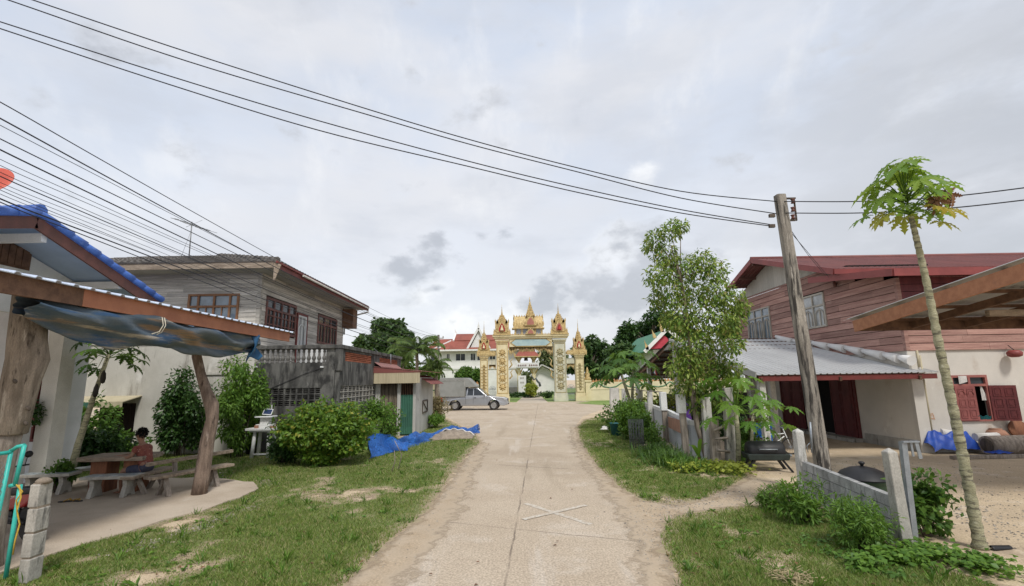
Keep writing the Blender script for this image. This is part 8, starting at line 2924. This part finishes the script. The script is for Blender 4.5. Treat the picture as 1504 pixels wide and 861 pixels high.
# lidded wok behind the wall
kq = P(1268, 700, 8.9)
kt = thing('lidded_wok', 'big black wok with lid and knob standing on a green drum behind the block wall', 'wok', (kq.x, 8.9, 0))
mb = MB(); mb.lathe([(.42, 0), (.40, .02), (.33, .10), (.2, .16), (.06, .19), (.001, .195)], (kq.x, 8.9, kq.z - .02), 24); ld = mb.build('lid', m_black, kt)
mb = MB(); mb.lathe([(.02, 0), (.03, .03), (.05, .05), (.045, .075), (.01, .085)], (kq.x, 8.9, kq.z + .17), 12); mb.build('knob', m_black, ld)
mb = MB(); mb.tube([(kq.x + .40, 8.9, kq.z), (kq.x + .50, 8.88, kq.z - .02), (kq.x + .48, 8.8, kq.z - .03), (kq.x + .38, 8.78, kq.z - .01)], .016, 6); mb.build('handle', m_black, kt)
mb = MB(); mb.lathe([(.30, 0), (.34, .02), (.36, kq.z - .08), (.38, kq.z - .06), (.40, kq.z - .021)], (kq.x, 8.9, 0), 20); mb.build('drum', Mat('green_drum', (.05, .10, .06), (.035, .07, .045), 4, rough=.6), kt)
# leaning steel channel
cp = G(1346, 800)
tq = P(1328, 649, cp.y)
cs = thing('steel_post', 'leaning galvanised steel channel post with a short bracket beside the near gate post', 'post', (cp.x, cp.y, 0))
mb = MB(); dd = Vector((tq.x - cp.x, 0, tq.z))
for (ox, oy, w, h) in ((0, 0, .075, .008), (-.035, .03, .008, .06), (.035, .03, .008, .06)):
    mb.beam(Vector((cp.x + ox, cp.y + oy, 0)), Vector((cp.x + ox, cp.y + oy, 0)) + dd, w, h, up=(0, 1, 0))
mb.build('channel', m_steel, cs)
mb = MB()
mb.beam(tq + Vector((-.03, 0, 0)), tq + Vector((.20, 0, .0)), .06, .02); mb.beam(tq + Vector((.16, -.01, .0)), tq + Vector((.19, -.01, -.23)), .05, .012, up=(0, 1, 0)); mb.beam(tq + Vector((.09, -.0, .0)), tq + Vector((.10, 0, -.2)), .03, .012, up=(0, 1, 0))
mb.build('bracket', m_steel, cs)

# weeds along the block wall
bush('weed_clump', 'feathery weeds with a broad pale leaf at the far foot of the block wall', 'weeds', gpt_(1190, 772, .1), (.50, .40, .36), 16, 110, .10, l_weed, 111, wr=.13, size=(.25, .5))
bush('weed_clump', 'thin grey-green weed sprays at the verge end of the block wall', 'weeds', gpt_(1140, 752, .1), (.28, .26, .24), 8, 140, .08, l_weed, 112, wr=.1)
bush('weed_clump', 'tall feathery dark weeds in front of the block wall before the near post', 'weeds', gpt_(1278, 815, .15), (.46, .36, .36), 18, 150, .085, l_weed, 113, wr=.11, size=(.25, .5))
bush('weed_clump', 'dense leafy weeds between the steel post and leaning papaya trunk', 'weeds', gpt_(1392, 800, .35), (.50, .42, .46), 20, 120, .10, l_mid, 114, wr=.3, size=(.2, .45))
bl = thing('banana_sprout', 'pale broad banana leaves sprouting from the weeds beside the block wall', 'plant', (*gpt_(1200, 775), 0))
mb = MB(); yb_ = gpt_(1200, 775)[1]
b0_ = Vector((*gpt_(1195, 770), .05))
for (u, v, w, up) in ((1160, 728, .07, .1), (1232, 748, .06, .08), (1205, 742, .05, .1), (1240, 775, .05, .12)): broadleaf(mb, b0_, P(u, v, yb_), w, up)
mb.build('leaf', l_papaya, bl)
vine_patch('ground_vine', 'heart leaved green vine carpeting the ground around the near gate post', [(1345, 815, .15), (1380, 822, .2), (1420, 835, .18), (1330, 828, .12), (1455, 840, .13), (1300, 826, .1), (1270, 838, .08)], 1500, .085, l_weed, 115, (.03, .17))
vine_patch('ground_vine', 'sparse creeping leaves on bare soil under the feathery weeds', [(1240, 820, .14), (1200, 800, .14), (1310, 845, .12)], 420, .06, l_mid, 116, (.01, .08))
# straw heap
g = G(1172, 862)
r = random.Random(9)
mb = MB()
for k in range(150):
    a = r.uniform(0, math.pi); c = Vector((g.x + r.gauss(0, .11), g.y + .12 + r.gauss(0, .12), r.uniform(.01, .09))); L = r.uniform(.06, .2)
    dv = Vector((math.cos(a), math.sin(a), r.uniform(-.2, .35))) * L
    mb.tube([c - dv * .5, c + dv * .5], .0035, 4)
tag(mb.build('straw_heap', m_straw, None), 'loose heap of dry straw stalks on the grass at the bottom edge', 'straw')
# tall papaya tree
YA = G(1440, 806).y
pts_ = [P(u, v, YA) for u, v in ((1440, 806), (1424, 720), (1402, 610), (1380, 510), (1362, 420), (1347, 355), (1338, 318))]
pts_[0].z = 0
pa = thing('papaya_tree', 'tall papaya tree with bare ringed trunk and tufted crown in front of the orange canopy', 'tree', pts_[0])
mb = MB()
fine, rad = [], []
n = 90
for i in range(n):
    t_ = i / (n - 1) * (len(pts_) - 1); k = min(int(t_), len(pts_) - 2); f = t_ - k
    p0, p1, p2_, p3_ = pts_[max(k - 1, 0)], pts_[k], pts_[k + 1], pts_[min(k + 2, len(pts_) - 1)]
    fine.append(.5 * ((2 * p1) + (p2_ - p0) * f + (2 * p0 - 5 * p1 + 4 * p2_ - p3_) * f * f + (3 * p1 - p0 - 3 * p2_ + p3_) * f ** 3))
    rad.append((.078 - .042 * i / n + (.02 if i < 3 else 0)) * (.94 + .10 * math.sin(i * 2.1) + random.uniform(-.03, .03)))
mb.tube(fine, rad, 12); mb.build('trunk', m_papbark, pa)
papaya_crown(pa, pts_[-1] + Vector((-.02, 0, .30)), 22, .50, .36, l_paptop, 46, (-.15, 1.45), dead=0)
papaya_crown(pa, pts_[-1] + Vector((-.02, 0, .14)), 7, .42, .30, l_papyel, 44, (-.3, .1), name='yellow_leaf')
mb = MB()
for (u, v) in ((1374, 312), (1396, 300)):
    q = P(u, v - 12, YA + .1)
    for k in range(4): palmate(mb, q + Vector((random.uniform(-.03, .03), random.uniform(-.05, .05), .05)), Vector((random.uniform(-.25, .25), random.uniform(-.3, .3), -1)), Vector((random.uniform(-1, 1), -1, .1)), .235, 5)
mb.build('dead_leaf', l_dead, pa)
mb = MB()
for (u, v) in ((1370, 292), (1392, 284)): mb.tube([pts_[-1] + Vector((0, 0, .1)), P(u - 8, v - 10, YA), P(u, v, YA + .1)], [.012, .009, .006], 5)
mb.build('petiole', l_weed, pa)
# debris by the trunk
g = G(1470, 808)
mb = MB(); mb.grid(10, 4, lambda s, t: (g.x - .13 + .3 * s, g.y + .10 * (t - .5) + .05 * s, .012 + .045 * math.sin(3.14 * t) * (1 - .4 * s)))
tag(mb.build('rubber_strip', m_black, None, solid=.008), 'curved black rubber strip on the ground beside the leaning papaya trunk', 'rubber strip')

# ================================================================ heap along the plaster wall
g = G(1412, 668)
mb = MB()
def heap(s, t):
    x = P(1374, 655, g.y).x + (P(1458, 655, g.y).x - P(1374, 655, g.y).x) * s
    h = .74 * (max(0, math.sin(math.pi * min(1, s * .93 + .06))) ** .5) * (1 - .3 * s + .16 * math.sin(s * 11)) * math.sin(math.pi * (t * .92 + .04)) ** .7
    h *= 1 + .08 * math.sin(s * 13 + t * 6) + .09 * math.sin(t * 11 + s * 17) + .04 * math.sin(t * 31 - s * 37)
    return (x + .05 * math.sin(t * 14), g.y + .05 + .95 * t * (.8 + .2 * math.sin(s * 7)), max(.01, h))
mb.grid(70, 40, heap)
tag(mb.build('tarp_heap', m_bluetarp, None), 'heap of crumpled dark blue tarpaulin against the plaster wall', 'tarpaulin')
mb = MB(); q = P(1386, 637, g.y + .5); mb.tube([q + Vector((-.12, 0, .05)), q + Vector((.4, .05, -.06))], [.12, .13], 10)
tag(mb.build('white_sack', m_ragwhite, None), 'rolled white sack poking from the top of the blue tarpaulin heap', 'sack')
q0, q1 = P(1450, 656, 14.4), P(1560, 652, 14.4)
q0.z = q1.z = .27
lg = thing('timber_log', 'thick weathered log lying along the plaster wall at the right edge', 'log', (q0.x + 1, 14.4, 0))
mb = MB(); mb.tube([q0 + (q1 - q0) * k / 8 + Vector((0, .01 * (k % 2), 0)) for k in range(9)], [.255, .26, .255, .26, .265, .26, .26, .265, .26], 18); mb.build('trunk', m_wood_grey, lg)
mb = MB(); mb.lathe([(.19, -.02), (.20, -.012), (.15, -.004), (.001, -.002)], n=16, T=Matrix.Translation(q0 + Vector((-.004, 0, 0))) @ Matrix.Rotation(R(90), 4, 'Y')); mb.build('end_grain', m_bark_dark, lg)
q = P(1432, 642, 14.7); mb = MB(); mb.tube([q, P(1465, 642, 14.7)], [.11, .13], 10)
tag(mb.build('rolled_mat', m_ragwhite, None), 'rolled pale mat lying on top of the timber log', 'mat')
q = P(1464, 640, 14.9); q.z = .45
mb = MB(); mb.lathe([(.12, 0), (.25, .08), (.28, .2), (.2, .32), (.14, .34), (.15, .37)], (q.x, 14.9, .3), 16)
tag(mb.build('clay_pot', m_clay, None), 'rounded clay pot behind the log nearer the shuttered window', 'pot')
q = P(1500, 645, 14.9)
mb = MB(); mb.lathe([(.001, 0), (.28, .0), (.30, .03), (.28, .06), (.001, .05)], n=18, T=Matrix.Translation((q.x, 14.95, .62)) @ Matrix.Rotation(R(80), 4, 'X'))
tag(mb.build('wooden_disc', m_redwood, None), 'round brown wooden lid leaning on the wall behind the log', 'lid')
q0, q1 = G(1398, 675), G(1530, 672)
mb = MB(); mb.beam(q0 + Vector((0, 0, .05)), q1 + Vector((0, 0, .05)), .14, .09); tag(mb.build('ground_plank', m_wood_grey, None, bevel=.01), 'long grey timber lying on the ground before the log', 'plank')
mb = MB(); q = G(1478, 672); mb.grid(8, 6, lambda s, t: (q.x - .3 + .6 * s, q.y + .05 + .3 * t, .10 + .07 * math.sin(3.1 * t) * math.sin(3.1 * s) + .015 * math.sin(15 * s)))
tag(mb.build('blue_rag', m_bluetarp, None), 'small scrap of blue tarpaulin lying by the log', 'rag')

# ================================================================ orange edged canopy at the right
Xc = P(1259, 480, 12.0).x
zfar = zat(1259, 479, 12.0)
nq = PX(1504, 399, Xc)
slope = (nq.z - zfar) / (nq.y - 12.0)
Yn = 7.5
zn = zfar + slope * (Yn - 12.0)
cn = thing('carport', 'carport roof with orange-brown edge board and dark rafters jutting in from the right edge', 'carport', (Xc + 3, 9, 0))
mb = MB(); mb.beam((Xc, 12.1, zfar), (Xc, Yn, zn), .05, .27); mb.build('edge_board', m_orange_wood, cn)
mb = MB(); corr(mb, (Xc - .06, 12.25, zfar + .165 - slope * .25), (7.5, 0, 0), (0, Yn - 12.25, zn - zfar), .19, .022); mb.build('roof_sheet', m_zinc, cn, solid=.012)
mb = MB()
for x in (1.35, 2.7, 4.1, 5.5, 6.9): mb.beam((Xc + x, 12.0, zfar + .0), (Xc + x, Yn, zn + .0), .07, .16)
for k in range(6):
    y = 11.9 - k * 1.2; z = zfar + slope * (y - 12.0)
    mb.bx(Xc + .03, Xc + 7.4, y - .04, y + .04, z + .085, z + .15)
mb.bx(Xc + .03, Xc + 7.4, 12.05, 12.1, zfar - .12, zfar + .12)
mb.build('rafter', m_rafter, cn)
mb = MB(); y = 10.2; z = zfar + slope * (y - 12.0); mb.bx(Xc + 1.5, Xc + 7, y - .05, y + .05, z - .22, z - .09); mb.build('tie_beam', m_plank, cn)
for x in (5.4, 7.2):
    mb = MB(); mb.bx(Xc + x - .08, Xc + x + .08, 11.3, 11.46, 0, zfar); mb.build('post', m_concrete_lt, cn)

# mixed broadleaf weeds and taller grass clumps in the verges
def verge_weeds(poly, n, seed, label):
    r = np.random.default_rng(seed)
    p = np.array(poly)
    Yv = 1 / r.uniform(1 / min(24, p[:, 1].max()), 1 / max(4.8, p[:, 1].min()), n * 4)
    X = r.uniform(p[:, 0].min(), p[:, 0].max(), n * 4)
    k = inside(poly, X, Yv) & ~inside(pad_r, X, Yv)
    X, Yv = X[k][:n], Yv[k][:n]
    m = len(X)
    per = 9
    tall = np.repeat(r.random(m) < .45, per)
    a = r.uniform(0, 6.28, m * per)
    el = np.where(tall, r.uniform(.7, 1.4, m * per), r.uniform(.1, .7, m * per))
    s = np.repeat(r.uniform(.6, 1.5, m), per)
    D_ = np.stack([np.cos(a) * np.cos(el), np.sin(a) * np.cos(el), np.sin(el)], 1)
    B = np.stack([np.repeat(X, per) + r.normal(size=m * per) * .025, np.repeat(Yv, per) + r.normal(size=m * per) * .025, np.full(m * per, .01)], 1)
    L = np.where(tall, .13, .065) * s * r.uniform(.6, 1.2, m * per)
    V, F = leaf_arr(B, D_, np.tile([[.05, 0, 1.]], (m * per, 1)) + .2 * r.normal(size=(m * per, 3)), L, np.where(tall, .006, .016) * s, .3)
    return stuff(npmesh('weeds', V, F, l_weed), label)
verge_weeds(turf_left, 520, 201, 'small mixed weeds and taller grass clumps in the left verge')
verge_weeds(turf_right, 180, 202, 'small mixed weeds in the verge before the picket fence')
verge_weeds(turf_near, 230, 203, 'small mixed weeds in the patchy grass below the block wall')
